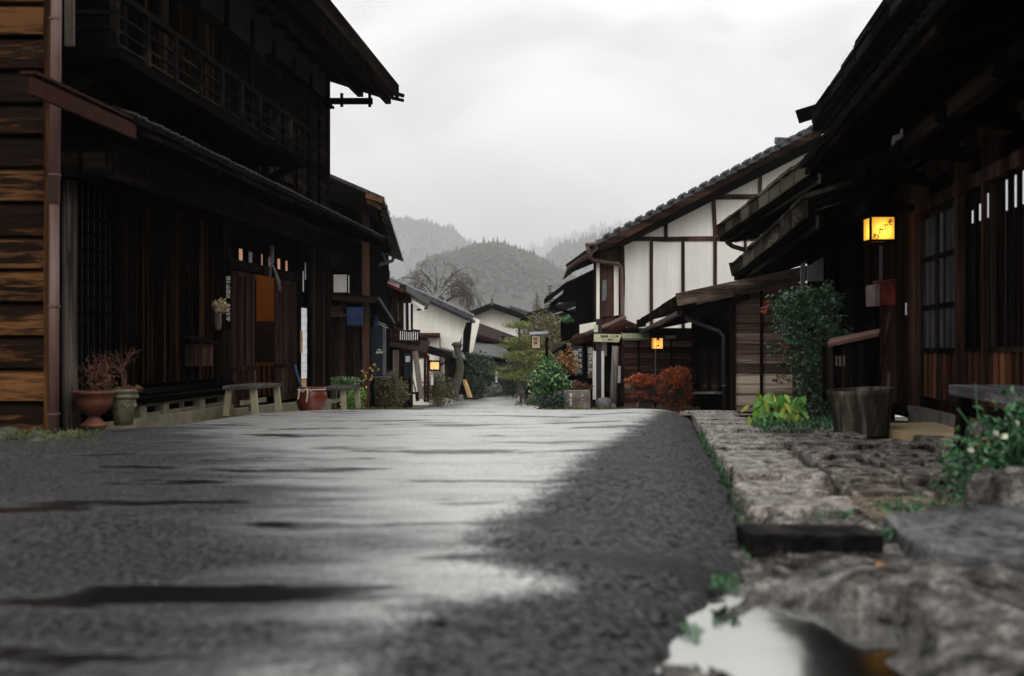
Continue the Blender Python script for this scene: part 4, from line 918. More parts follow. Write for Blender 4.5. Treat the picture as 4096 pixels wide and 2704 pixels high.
# white hanging poster, wooden tag
ya, yb = YL(298.5), YL(305.6)
mb = MB(); n = 9
for k in range(n): z0 = lerp(.2, 1.36, k/n); z1 = lerp(.2, 1.36, (k+1)/n)-.003; lbox(mb, ya, yb, .015+.002*(k % 2), .02+.002*(k % 2), z0, z1)
tag(mb.build('paper_scroll', M['paper'], org=L(ya, .02, .2)), 'long blank white paper scroll hanging right of the door', 'scroll')
mb = MB(); lbox(mb, ya+.0, yb-.05, .01, .03, .02, .19); tag(mb.build('wooden_plaque', M['yellowwood'], org=L(ya, .02, 0)), 'small orange wooden plaque under the white scroll', 'plaque')
mb = MB(); y = YL(297); lbox(mb, y-.03, y+.03, .06, .08, .62, .98); tag(mb.build('bamboo_slip', M['yellowwood'], org=L(y, .06, .6)), 'narrow yellow wooden slip on the jamb beside the white scroll', 'plaque')
# vertical lettering board on the left jamb
yj = YL(226.3); sb = thing('name_board', 'narrow upright black board with white characters on the left door jamb', 'sign', L(yj, .06, .9))
mb = MB(); v = L(yj, .06, 0); mb.box(v.x-.045, v.x+.02, yj-.075, yj-.055, .95, 1.85); mb.build('board', M['black_z'], sb)
text('lettering', "国\n史\n跡\n指\n定", .058, M['papersign'], sb, V(v.x-.012, yj-.08, 1.50), space=1.0, bold=.02)
text('lettering', "中\n町\n家\n号", .058, M['papersign'], sb, V(v.x-.012, yj-.08, 1.17), space=1.0, bold=.03)
# small paper charms right of the door
mb = MB(); y = YL(299.5); lbox(mb, y, y+.05, .05, .055, 1.62, 1.95); lbox(mb, y+.12, y+.16, .05, .055, 1.82, 2.10)
tag(mb.build('paper_charm', M['papersign'], org=L(y, .05, 1.6)), 'thin white paper charm strips over the white scroll', 'paper strips')
mb = MB(); c = L(YL(265), .1, 1.95); mb.tube([c+V(0, 0, .25), c+V(0, 0, 0)], .03, 6); 
for k in range(7): mb.tube([c, c+V(rng.uniform(-.08, .14), 0, rng.uniform(-.42, -.2))], .007, 4)
tag(mb.build('tassel', M['metal'], org=c), 'ragged grey tassel hanging over the door opening', 'tassel')

# ================================================================== LEFT: second house (lantern, noren)
ph = V(-3.0, 21, g(21)); H = thing('tiled_house', 'brown timber house with a steep stepped tile verge beyond the big left house', 'house', ph)
YH = 20.0
mb = MB(); mb.hexa([P(300, 420, YH+.3), P(370, 420, YH+.3), P(394, 404, 30), P(330, 404, 30), P(300, 170, YH+.3), P(367, 190, YH+.3), P(388, 240, 30), P(330, 230, 30)])
mb.build('wall', M['black_z'], H)
mb = MB(); mb.beam(P(366, 415, YH), P(366, 205, YH), .14, .14); mb.beam(P(343, 415, YH), P(343, 275, YH), .1, .1); mb.beam(P(330, 300, YH-.1), P(331, 420, YH-.1), .06, .06); mb.build('post', M['brown_z'], H)
mb = MB()   # upper roof: verge boards towards the camera and stepped tiles down the street side
for k in range(9):
    a = P(318+k*7.2, 168.5+k*3.1, YH-.6); b = P(318+(k+1)*7.2+1.5, 168.5+(k+1)*3.1+.6, YH-.6)
    mb.slab(a, b, b+V(-.6, 9, -.45), a+V(-.6, 9, -.45), .07)
mb.build('upper_roof', M['tile'], H)
mb = MB(); a = P(318, 176, YH-.5); b = P(378, 201, YH-.5); mb.slab(a, b, b+V(0, .08, 0), a+V(0, .08, 0), .36); mb.build('verge_board', M['dark_x'], H)
mb = MB(); mb.hexa([P(318, 196, YH-.3), P(378, 214, YH-.3), P(391, 254, 27), P(340, 246, 27), P(318, 188, YH-.3), P(379, 204, YH-.3), P(391, 249, 27), P(340, 240, 27)])
mb.prism([P(362, 224, YH-.1), P(383, 238, YH-.1), P(383, 248, YH+.5), P(362, 236, YH-.1)][::-1], V(0, .3, 0)); mb.build('soffit', M['black_x'], H)
mb = MB(); n = 8
for k in range(n):
    t = k/(n-1); Yk = lerp(YH-.6, 27, t); c = P(lerp(381, 393.5, t**.8), lerp(198, 246, t), Yk); sz = lerp(1, 1.2, t)
    mb.slab(c+V(-.30*sz, 0, .10), c+V(.03, -.02, 0), c+V(.02, .9, -.03), c+V(-.3*sz, .9, .08), .10)
    mb.beam(c+V(-.24*sz, .02, -.10), c+V(-.02, .02, -.19), .5, .07)
mb.build('tile_board', wood('rusty_tile_boards', (.012, .007, .006), (.06, .03, .018), (.20, .10, .05), 'x', .5), H)
mb = MB(); a = P(394, 256, 25); mb.tube([a, a+V(-.04, 0, -.12), P(370, 268, 24.5)], .045, 8); mb.tube([P(382, 252, 25), P(386, 262, 25)], .03, 6); mb.build('gutter_pipe', M['pipe_dark'], H)
# lower roof of H
mb = MB(); a = P(330, 292, YH-.4); b = P(377, 296.5, YH-.4)
mb.slab(a, b, P(394, 325, 25), P(340, 320, 25), .10); mb.build('lower_roof', M['tiledark'], H)
mb = MB(); mb.prism([P(330, 294, YH-.45), P(377, 298, YH-.45), P(375, 303, YH-.45), P(332, 300, YH-.45)], V(0, .06, 0)); mb.build('verge_board', M['brown_x'], H)
mb = MB(); mb.beam(P(378, 298, YH-.3), P(394, 323, 24.8), .05, .05); mb.build('gutter', M['pipe_dark'], H)
mb = MB(); mb.prism([P(392, 318, 25), P(401, 322, 25), P(401, 329, 25), P(392, 324, 25)], V(0, .1, 0)); mb.build('rafters', M['brown_x'], H)
# balcony seen behind lantern
mb = MB()
for k in range(7): t = k/6; mb.beam(P(lerp(351, 361, t), lerp(270, 288, t), 21+t*3), P(lerp(351, 361, t), lerp(285, 297, t), 21+t*3), .03, .03)
for q in (0, .35, .7, 1): mb.beam(P(350, 268+q*17, 21), P(362, 286+q*10, 24), .035, .035)
mb.build('balcony_railing', M['black_z'], H)
# wooden bits low: small box shelf, doors
mb = MB(); mb.beam(P(331, 310, YH-.25), P(344, 310, YH-.25), .25, .16); mb.beam(P(330, 316, YH-.3), P(351, 315, YH-.3), .35, .04); mb.build('shelf_roof', M['brown_x'], H)
mb = MB()
for px0_, px1_ in ((333, 341), (345, 352), (353, 362)): mb.prism([P(px0_, 408, YH+.05), P(px1_, 408, YH+.05), P(px1_, 325, YH+.05), P(px0_, 325, YH+.05)], V(0, .08, 0))
mb.build('door', M['dark_z'], H)
# unlit white lantern sign of H
c = P(341.5, 296, 18.6); c.z = .75+(345-294)/F*18.6
ln = thing('wall_lantern', 'unlit white box lantern with a black frame and flat roof beside the second left house', 'lantern', c)
def boxlamp(root, c, w_, h_, dpt, mat_p, mat_f, fr=.02):
    c = Vector(c); m1 = MB(); m1.box(c.x-w_/2+fr, c.x+w_/2-fr, c.y-dpt/2+fr*.4, c.y+dpt/2-fr*.4, c.z+fr, c.z+h_-fr)
    pn = m1.build('paper', mat_p, root)
    m2 = MB()
    for sx in (-1, 1):
        for sy in (-1, 1):
            x = c.x+sx*(w_/2-fr/2); y = c.y+sy*(dpt/2-fr/2); m2.box(x-fr/2, x+fr/2, y-fr/2, y+fr/2, c.z, c.z+h_)
    m2.box(c.x-w_/2, c.x+w_/2, c.y-dpt/2, c.y+dpt/2, c.z+h_, c.z+h_+fr); m2.box(c.x-w_/2, c.x+w_/2, c.y-dpt/2, c.y+dpt/2, c.z-fr, c.z)
    m2.build('frame', mat_f, root); return pn
boxlamp(ln, c, .30, .38, .30, M['lampwhite'], M['black_z'], .025)
mb = MB(); mb.box(c.x-.26, c.x+.20, c.y-.2, c.y+.2, c.z+.43, c.z+.46); mb.box(c.x-.24, c.x+.18, c.y-.17, c.y+.17, c.z+.49, c.z+.51); mb.build('roof', M['dark_x'], ln)
mb = MB(); mb.box(c.x-.6, c.x-.12, c.y-.02, c.y+.02, c.z+.40, c.z+.43); mb.build('bracket', M['dark_x'], ln)
# indigo curtains
mb = MB()
a = P(346.5, 307, 19.5)
def cloth(mb, a, w_, h_, n=16, amp=.03, yd=0, slits=()):
    for i in range(n):
        if i in slits: continue
        x0 = a.x+w_*i/n; x1 = a.x+w_*(i+1)/n
        f = lambda x: amp*math.sin((x-a.x)*26+1)
        mb.quad((x0, a.y+f(x0)*.3, a.z), (x1, a.y+f(x1)*.3, a.z), (x1, a.y+f(x1)+yd, a.z-h_*(1+.04*math.sin(i*2))), (x0, a.y+f(x0)+yd, a.z-h_*(1+.04*math.sin(i*2))))
        mb.quad((x0, a.y+f(x0)*.3+.012, a.z), (x0, a.y+f(x0)+yd+.012, a.z-h_*(1+.04*math.sin(i*2))), (x1, a.y+f(x1)+yd+.012, a.z-h_*(1+.04*math.sin(i*2))), (x1, a.y+f(x1)*.3+.012, a.z))
cloth(mb, a, .33, .36, 18); tag(mb.build('door_curtain', M['noren'], org=a), 'wide indigo door curtain of the second left house', 'door curtain')
mb = MB(); a = P(369, 315, 22); cloth(mb, a, .20, .40, 8, .04); tag(mb.build('door_curtain', plain('washed_indigo_cloth', (.045, .07, .15), .9), org=a), 'narrow faded blue cloth beyond the indigo door curtain', 'door curtain')
# poles over the street, sign board
mb = MB(); mb.tube([P(359, 313, 21), P(386, 325, 23)], .012, 5); mb.tube([P(360, 316, 21), P(388, 328, 23)], .012, 5); tag(mb.build('drying_poles', M['metal'], org=P(372, 320, 22)), 'pair of thin metal poles slanting down from the second left house', 'pole')
sgn = thing('sign_board', 'navy sign board with white marks hanging before the second left house', 'sign', P(379, 370, 21))
mb = MB(); a = P(361, 376, 21); b = P(386, 327, 21); mb.box(a.x, b.x-.06, 20.97, 21.0, a.z, b.z); mb.build('board', M['navy'], sgn)
mb = MB(); mb.box(b.x-.06, b.x, 20.94, 21.0, a.z, b.z); mb.build('frame', M['metal'], sgn)
mb = MB()
for (x0, x1, y0, y1) in ((377.5, 381, 349.2, 350), (376.5, 383, 350.9, 351.5), (376, 386-1.0, 352, 353.3)):
    p0 = P(x0, y1, 20.96); p1 = P(x1, y0, 20.96); mb.box(p0.x, p1.x, 20.955, 20.968, p0.z, p1.z)
mb.build('white_marks', M['papersign'], sgn)
mb = MB(); a = P(360, 376.5, 21); b = P(391, 376, 21); mb.box(a.x, b.x, 20.85, 21.05, a.z-.03, a.z); mb.build('shelf', M['metal'], sgn)
mb = MB(); a = P(356.5, 367, 20.9); b = P(360.5, 356, 20.9); mb.box(a.x, b.x, 20.85, 20.88, a.z, b.z); tag(mb.build('notice', M['ochre'], org=a), 'small ochre notice left of the navy sign board', 'notice')

# bushes left mid
def bush(name, label, cat, c, rad, n, size, mat, clumps=14, wr=.5, stem=True, spread=.33, tz=.7, group=None, nst=7, stemmat=None):
    c = Vector(c); base = c-V(0, 0, rad[2]); t = thing(name, label, cat, base, group)
    m_ = MB(); cloud(m_, c, rad, n, size, clumps, spread, wr); m_.build('foliage', mat, t)
    if stem:
        m_ = MB(); stems(m_, base-V(0, 0, .05), [c+V(rng.uniform(-.6, .6)*rad[0], rng.uniform(-.6, .6)*rad[1], rng.uniform(-.1, tz)*rad[2]) for _ in range(nst)], .012, .004, .04, 5)
        m_.build('stems', stemmat or M['twig'], t)
    return t
c = P(388, 391, 22); bush('shrub', 'big ragged olive shrub at the roadside before the left houses', 'shrub', c, (.50, .42, .44), 5000, .062, M['leaf_mix'], 80, .32, spread=.16, nst=60)
c = P(344, 384, 18.3); bush('shrub', 'yellow-green shrub behind the second little bench', 'shrub', c, (.26, .2, .12), 1100, .05, M['leaf_green'], 10, nst=5)
c = P(353, 398, 19); bush('shrub', 'leafy yellowing plant between the bench and the big shrub', 'shrub', c, (.2, .2, .28), 900, .06, M['leaf_lime'], 10, nst=8)
c = P(438, 390, 33); bush('shrub', 'russet shrub in front of the white storehouse', 'shrub', c, (.55, .5, .5), 3000, .08, M['leaf_mix'], 18, .4)
mb = MB()
t_ = thing('climbing_vine', 'thin vine with a few yellow leaves before the navy sign board', 'vine', P(366, 400, 19.5))
mb.tube([P(366, 405, 19.5), P(369, 385, 19.4), P(374, 375, 19.4), P(378, 366, 19.4)], .006, 4); mb.tube([P(355, 392, 19.3), P(360, 378, 19.3), P(364, 370, 19.3)], .006, 4); mb.build('stem', M['twig'], t_)
mb = MB()
for px, py in ((375, 365), (370, 368), (373, 370), (378, 369), (363, 371), (366.5, 373.5), (372, 375), (365, 379), (370, 380), (371.5, 379), (366, 376)):
    for _ in range(2): mb.leaf(P(px+rng.uniform(-1, 1), py+rng.uniform(-1, 1), 19.35), V(rng.uniform(-1, 1), 0, rng.uniform(-1, .3)), .07, .6)
mb.build('leaves', M['leaf_yellow'], t_)
mb = MB()
for _ in range(1600):
    px = rng.uniform(322, 412); Y_ = rng.uniform(17.6, 21); mb.leaf(V((px-512)/F*Y_, Y_, g(Y_)+rng.uniform(0, .08)), V(rng.uniform(-.5, .5), 0, 1), rng.uniform(.04, .09), .3)
struct(mb.build('grass', M['grassmat']), 'stuff')

# ================================================================== LEFT: third house with balcony
YI = 30.0
I = thing('balcony_house', 'brown timber house with white strips and a slatted balcony, left side', 'house', V(-3.6, 32, g(32)))
mb = MB(); mb.hexa([P(360, 412, YI), P(410, 412, YI), P(413, 405, 35), P(375, 405, 35), P(360, 285, YI), P(410, 296, YI), P(413, 303, 35), P(375, 290, 35)]); mb.build('wall', M['dark_z'], I)
mb = MB(); a = P(369, 269, YI-.9); b = P(404, 289, YI-.9); mb.slab(a, b, P(420, 297, 36), P(385, 285, 36), .16); mb.build('roof', M['tiledark'], I)
mb = MB(); a = P(379.5, 279, YI-1.2); b = P(403, 290, YI-1.2); mb.slab(a, b, b+V(0, .5, .1), a+V(0, .5, .1), .08); mb.build('ridge_cap', plain('red_sheet_roof', (.10, .022, .018), .5), I)
mb = MB(); a = P(403, 288, YI-1.1); b = P(427, 303, 36); mb.beam(a, b, .2, .2); mb.tube([b, b+V(0, 0, -.18), P(417, 310, 36)], .04, 6); mb.build('gutter', M['pipe_dark'], I)
mb = MB(); mb.prism([P(368, 272, YI-1), P(386, 277, YI-1), P(386, 282, YI-1), P(384, 285, YI-1), P(368, 278, YI-1)], V(0, .1, 0)); mb.prism([P(385, 286, YI-.95), P(398, 292, YI-.95), P(396, 298, YI-.95), P(386, 293, YI-.95)], V(0, .1, 0)); mb.build('verge_board', M['brown_x'], I)
mb = MB(); mb.beam(P(395, 298, YI-.3), P(392, 330, YI-.3), .16, .16); mb.beam(P(400, 300, YI-.2), P(401, 332, YI-.2), .1, .1); mb.build('post', M['brown_z'], I)
mb = MB()
for px in (398.5, 404.5, 409.5): mb.beam(P(px, 303, YI-.1), P(px+.3, 330, YI-.1), .055, .03)
mb.build('white_strip', M['paper'], I)
mb = MB(); mb.prism([P(411, 303, 31), P(424, 311, 33), P(424, 306.5, 33), P(412, 300.5, 31)][::-1], V(0, .05, 0)); mb.build('plaster_panel', M['plaster2'], I)
bo = MB(); bo.prism([P(384, 341, YI-.8), P(419, 346, YI+1), P(419, 343.5, YI+1), P(384, 338, YI-.8)], V(0, .3, 0)); bo = bo.build('balcony', M['dark_y'], I)
mb = MB(); mb.beam(P(382, 326, YI-.8), P(419.5, 331, YI+.6), .06, .06); mb.beam(P(382, 333, YI-.8), P(419.5, 337.5, YI+.6), .04, .04)
for k in range(17): t = k/16; mb.beam(P(lerp(384, 419, t), lerp(326, 331, t), YI-.8+1.4*t), P(lerp(384, 419, t), lerp(341, 345.5, t), YI-.8+1.4*t), .045, .04)
mb.build('railing', M['brown_z'], bo)
mb = MB()
for k in range(9): t = k/8; mb.prism([P(lerp(400, 417, t), 340, YI-.5), P(lerp(400, 417, t)+.7, 340, YI-.5), P(lerp(400, 417, t)+.7, 331+t*2, YI-.5), P(lerp(400, 417, t), 331+t*2, YI-.5)], V(0, .03, 0))
mb.build('white_strip', M['paper'], I)
mb = MB(); mb.slab(P(388, 344, YI-1.4), P(426, 352, YI), P(430, 341, YI+3), P(395, 336, YI+1.5), .06); mb.build('lean_to_roof', M['roofbrown'], I)
mb = MB(); mb.slab(P(405, 345, YI+.5), P(453, 358, YI+3.5), P(453, 352, YI+6), P(412, 341, YI+4), .08); mb.build('porch_roof', M['dark_x'], I)
mb = MB(); mb.beam(P(395.5, 398, YI-1), P(396, 350, YI-1), .16, .14); mb.build('porch_post', M['grey_z'], I)
mb = MB(); mb.beam(P(421.5, 399, YI-.9), P(415, 351, YI-.9), .15, .14); mb.build('porch_post', M['grey_z'], I, label='leaning pale porch post')
mb = MB(); mb.beam(P(432, 356, YI+2), P(432, 385, YI+2), .07, .07); mb.build('porch_post', M['paper'], I)
mb = MB()
for px in (386, 390, 400, 405, 410, 425, 428): mb.beam(P(px, 355, YI-.05), P(px, 402, YI-.05), .08, .05)
mb.build('board_wall', M['brown_z'], I)
c = P(435, 366, 32); l2 = thing('porch_lantern', 'glowing orange lantern under the porch of the balcony house', 'lantern', c)
boxlamp(l2, c-V(0, 0, .13), .34, .28, .3, M['glow2'], M['black_z'], .03); mb = MB(); mb.lathe(c, [(.04, -.05), (.06, 0), (.04, .06)], 8); 
mb = MB(); a = P(428.5, 371, 32); b = P(432, 360, 32); mb.box(a.x, b.x, 31.9, 32, a.z, b.z); tag(mb.build('paper_lantern', plain('dull_lantern', (.25, .13, .07), .8), org=a), 'dim reddish paper lantern left of the glowing porch lantern', 'lantern')
mb = MB(); a = P(404, 378, YI-.7); b = P(412.5, 353, YI-.7); mb.box(a.x, b.x, YI-.7, YI-.66, a.z, b.z); s1 = mb.build('notice_board', M['navy'], org=a); tag(s1, 'dark blue notice board under the porch of the balcony house', 'notice board')
mb = MB(); a = P(405.5, 362, YI-.75); b = P(410, 356, YI-.75); mb.box(a.x, b.x, YI-.75, YI-.72, a.z, b.z); mb.build('white_sheet', M['lampwhite'], s1)
mb = MB(); mb.beam(P(408, 393, YI-1), P(419, 393, YI-1), .3, .05); mb.beam(P(410, 394, YI-1), P(409.5, 401, YI-1), .1, .1); mb.beam(P(417, 394, YI-1), P(417.5, 401, YI-1), .1, .1)
tag(mb.build('stool', M['brown_x'], org=P(413, 401, YI-1)), 'low brown wooden stool beside the leaning porch post', 'stool')
mb = MB(); mb.tube([P(411, 372, YI-.8), P(416.5, 395, YI-.8)], .02, 5); mb.tube([P(412, 374, YI-.8), P(412, 393, YI-.8)], .02, 5); tag(mb.build('leaning_sticks', M['grey_z'], org=P(413, 390, YI-.8)), 'two grey sticks leaning under the porch', 'sticks')

# ================================================================== white storehouse with flared walls
YJ = 40.0
J = thing('white_storehouse', 'white plastered storehouse with a tiled verge and flared wall ends, left side', 'storehouse', V(-3.6, 41, g(41)))
mb = MB(); mb.prism([P(380, 405, YJ), P(452, 405, YJ), P(453.5, 360, YJ), P(467, 319.5, YJ), P(375, 278, YJ)], V(0, .3, 0)); mb.build('gable_wall', M['plaster2'], J)
mb = MB(); mb.prism([P(466, 362, YJ+5), P(470, 362, YJ+5), P(480, 320, YJ+5), P(469, 316, YJ+5)], V(0, .3, 0)); mb.build('flared_wall', M['plaster2'], J)
mb = MB(); mb.prism([P(452, 362, YJ+2.5), P(468, 362, YJ+4.5), P(472, 322, YJ+4.5), P(463, 322, YJ+2.5)], V(0, .2, 0)); mb.build('shuttered_window', M['black_z'], J)
mb = MB(); mb.prism([P(461, 350, YJ+2.4), P(462.2, 350, YJ+2.4), P(463.5, 325, YJ+2.4), P(462.3, 325, YJ+2.4)], V(0, .1, 0)); mb.build('white_strip', M['paper'], J)
mb = MB(); a = P(376, 272, YJ-.4); b = P(473, 316, YJ-.4); mb.slab(a, b, b+V(-1.5, 8, 0), a+V(-1.5, 8, 0), .16); mb.build('roof', M['tile'], J)
mb = MB(); n = 44
for k in range(n):
    t = k/(n-1); c = lerp(P(377, 277.2, YJ-.5), P(473, 321, YJ-.5), t)
    mb.tube([c, c+V(0, .6, 0)], .085, 8)
mb.build('verge_tiles', M['tile'], J, smooth=True)
mb = MB(); mb.tube([lerp(P(377, 272, YJ-.6), P(474, 315.5, YJ-.6), k/10) for k in range(11)], .045, 6); mb.build('ridge_cap', plain('pale_ridge_mortar', (.16, .16, .17), .5), J)
mb = MB(); mb.slab(P(401, 335, YJ-.6), P(440, 335.5, YJ-.6), P(440, 333, YJ), P(402, 332.5, YJ), .10); mb.build('window_hood', M['copper'], J)
mb = MB(); mb.prism([P(403, 358, YJ-.05), P(428, 358, YJ-.05), P(428, 338, YJ-.05), P(403, 338, YJ-.05)], V(0, .1, 0)); wn = mb.build('window', M['brown_x'], J)
mb = MB(); a = P(427.5, 361, YJ-.12); b = P(440, 338, YJ-.12); mb.box(a.x, b.x, YJ-.12, YJ-.04, a.z, b.z); mb.build('shutter', M['plaster2'], wn)
mb = MB(); 
for (x0, x1, y0, y1) in ((426.9, 427.6, 338, 361.5), (439.6, 440.3, 338, 361.5), (427, 440, 361, 361.7)):
    a = P(x0, y1, YJ-.14); b = P(x1, y0, YJ-.14); mb.box(a.x, b.x, YJ-.14, YJ-.03, a.z, b.z)
mb.build('frame', M['black_z'], wn)
# low front range
mb = MB(); mb.slab(P(440, 352, 34), P(466, 358.5, 37), P(463, 352, 41), P(440, 346, 41), .07); mb.build('low_roof', M['roofgrey'], J)
mb = MB(); mb.prism([P(434, 382, 36), P(444.5, 382, 36), P(444.5, 359, 36), P(434, 366, 36)], V(0, .2, 0)); mb.prism([P(430, 382, 35.5), P(443, 382, 35.5), P(443, 360, 35.5), P(430, 367, 35.5)], V(0, .2, 0)); mb.build('low_wall', M['plaster2'], J)
mb = MB(); mb.prism([P(432, 398, 35.8), P(450, 398, 35.8), P(450, 381, 35.8), P(432, 382, 35.8)], V(0, .2, 0)); mb.prism([P(444.5, 396, 36.2), P(466, 394, 38), P(466, 358, 38), P(444.5, 355, 36.2)], V(0, .2, 0)); mb.build('low_boards', M['dark_z'], J)
mb = MB(); mb.beam(P(447, 381, 36), P(447.5, 358, 36), .1, .1); mb.beam(P(432, 382.5, 35.7), P(451, 382, 35.7), .08, .1); mb.beam(P(433, 370, 35.4), P(447, 361, 35.4), .05, .06); mb.build('low_frame', M['brown_z'], J)
mb = MB(); a = P(450.5, 396, 36.1); b = P(444, 383, 36.1); 
# pollarded trunk
pt = thing('pollarded_tree', 'mossy pollarded tree trunk with a knobbed top beside the storehouse', 'tree', P(453, 398, 36))
mb = MB(); mb.tube([P(452, 399, 36), P(454, 390, 36), P(458.5, 378, 36), P(460.5, 368, 36), P(458.5, 356, 36), P(457, 347, 36)], [.26, .2, .17, .15, .13, .12], 9, .1); mb.build('trunk', M['bark'], pt, smooth=True)
mb = MB(); mb.lathe(P(457, 348, 36), [(.11, -.1), (.15, .05), (.2, .12), (.13, .2), (.07, .22)], 8, .25); mb.build('knob', M['twig'], pt, smooth=True)
mb = MB(); mb.tube([P(452, 362, 36.1), P(466, 362, 36.1)], .03, 5); 
mb = MB(); a = P(463, 382, 37); mb.beam(P(463, 380, 37), P(468.5, 397.5, 36.6), .06, .05); mb.beam(P(465, 380, 37), P(471, 397.5, 36.6), .1, .05); tag(mb.build('leaning_planks', M['yellowwood'], org=P(467, 397, 36.6)), 'pair of fresh yellow planks leaning beside the pollarded trunk', 'planks')
c = P(470, 372, 44); t = thing('evergreen_tree', 'dark evergreen tree between the storehouse and the brown-roofed house', 'tree', P(470, 396, 44))
mb = MB(); cloud(mb, c, (.95, .8, .75), 4500, .13, 22, .3); cloud(mb, P(463, 366, 44), (.5, .5, .5), 1200, .13, 8, .3); cloud(mb, P(470, 358, 44.5), (.6, .4, .35), 900, .12, 8, .3); cloud(mb, P(478, 365, 44.5), (.7, .4, .22), 900, .12, 8, .3); mb.build('crown', M['leaf_dark'], t)
cl = MB(); cloud(cl, P(470, 385, 43.5), (.7, .6, .45), 1800, .12, 10, .3); cl.build('lower_crown', M['leaf_dark'], t)
mb = MB(); mb.tube([P(470, 397, 44), P(471, 380, 44), P(468, 360, 44)], [.1, .07, .04], 7); mb.build('trunk', M['bark'], t)

# ================================================================== brown-roofed house and white gable farther away
G2 = thing('brown_roof_house', 'low house with a broad dark brown roof and ochre clay wall, centre', 'house', V(-1, 56, g(56)))
mb = MB(); mb.slab(P(466, 330, 54), P(533, 352, 54), P(535, 343.5, 62), P(474, 321, 62), .15); mb.build('roof', M['roofbrown'], G2)
mb = MB(); mb.prism([P(462, 385, 55), P(530, 385, 55), P(530, 352, 55), P(466, 331, 55)], V(0, .3, 0)); mb.build('wall', M['ochre'], G2)
mb = MB()
for px in (472, 488, 503, 512): mb.beam(P(px, 360, 54.9), P(px, 336, 54.9), .18, .1)
mb.beam(P(466, 336, 54.85), P(528, 355, 54.85), .1, .3); mb.beam(P(466, 345, 54.85), P(520, 349, 54.85), .1, .2); mb.build('timbers', M['dark_z'], G2)
mb = MB(); mb.slab(P(462, 352, 49), P(517, 358.5, 50), P(500, 344, 54.5), P(466, 342, 54.5), .08); mb.build('lower_roof', M['roofgrey'], G2)
mb = MB(); mb.prism([P(464, 392, 51), P(514, 389, 52), P(514, 358, 52), P(464, 354, 51)], V(0, .2, 0)); mb.build('front_wall', M['black_z'], G2)
mb = MB(); mb.beam(P(466, 362, 50.5), P(515, 362, 51.5), .12, .25); mb.beam(P(486, 390, 51), P(486, 362, 51), .14, .12); mb.beam(P(496.5, 388, 50.8), P(496.5, 366, 50.8), .14, .12); mb.build('front_frame', M['brown_z'], G2)
mb = MB(); mb.beam(P(496.3, 387, 50.5), P(496.3, 368, 50.5), .12, .05); mb.build('white_post', M['paper'], G2)
mb = MB(); a = P(487.5, 374, 50.6); b = P(491, 367, 50.6); mb.box(a.x, b.x, 50.5, 50.6, a.z, b.z); tag(mb.build('wall_lantern', M['lampwhite'], org=a), 'small unlit white lantern under the pale lower roof at the centre', 'lantern')
mb = MB(); mb.lathe(P(496, 391, 49), [(.28, -.05), (.3, .2), (.26, .35), (.32, .42)], 9, .05); tag(mb.build('stone_basin', M['stone'], org=P(496, 391, 49)), 'round grey stone basin at the end of the street', 'stone basin')
KK = thing('white_gable_house', 'far white gabled house with dark scalloped tile verges at the centre', 'house', V(-1.5, 75, g(75)))
mb = MB(); mb.prism([P(470, 350, 75), P(535, 360, 75), P(535, 318, 75), P(492, 305.5, 75), P(470, 313, 75)], V(0, .4, 0)); mb.build('gable_wall', M['plaster2'], KK)
mb = MB(); a, b, c = P(468, 312, 74), P(492, 302.5, 74), P(537, 318, 74)
mb.slab(a, b, b+V(-.4, 10, 0), a+V(-.4, 10, 0), .25); mb.slab(b, c, c+V(-.4, 10, 0), b+V(-.4, 10, 0), .25); mb.build('roof', M['tiledark'], KK)
mb = MB()
for k in range(14): q = lerp(a, b, k/13)-V(0, .1, .33); mb.tube([q, q+V(0, .8, 0)], .12, 7)
for k in range(25): q = lerp(b, c, k/24)-V(0, .1, .33); mb.tube([q, q+V(0, .8, 0)], .12, 7)
mb.build('verge_tiles', M['tiledark'], KK, smooth=True)
mb = MB(); mb.tube([b+V(0, -.2, -.2), b+V(0, -.2, .3)], .12, 6); mb.tube([P(510, 306.5, 76), P(537, 315, 76)], .15, 6); mb.build('ridge_tile', M['tile'], KK)
# retaining stones at the far bend
st = MB()
for k in range(16):
    px = lerp(470, 516, k/15); py = lerp(397, 391, k/15); c = P(px, py, lerp(44, 56, k/15)); st.lathe(c, [(.3, -.1), (.32, .15), (.2, .35), (.05, .4)], 7, .15)
struct(st.build('rubble', M['mosstone'], smooth=True), 'stuff')
c = P(506, 389, 47); bush('shrub', 'dark green hedge shrub at the far bend of the street', 'shrub', P(512, 381, 54), (1.2, .8, .75), 3500, .15, M['leaf_dark'], 18, nst=4)
mb = MB(); a = P(483.5, 395.5, 44); mb.lathe(a, [(.12, -.1), (.14, .1), (.1, .3), (.15, .35), (.12, .55), (.04, .62)], 9, .1); mb.tube([a+V(-.25, 0, .32), a+V(.2, 0, .3)], .04, 6)
tag(mb.build('stone_marker', M['stone'], org=a), 'small grey stone figure-like marker standing on the far road', 'stone marker')

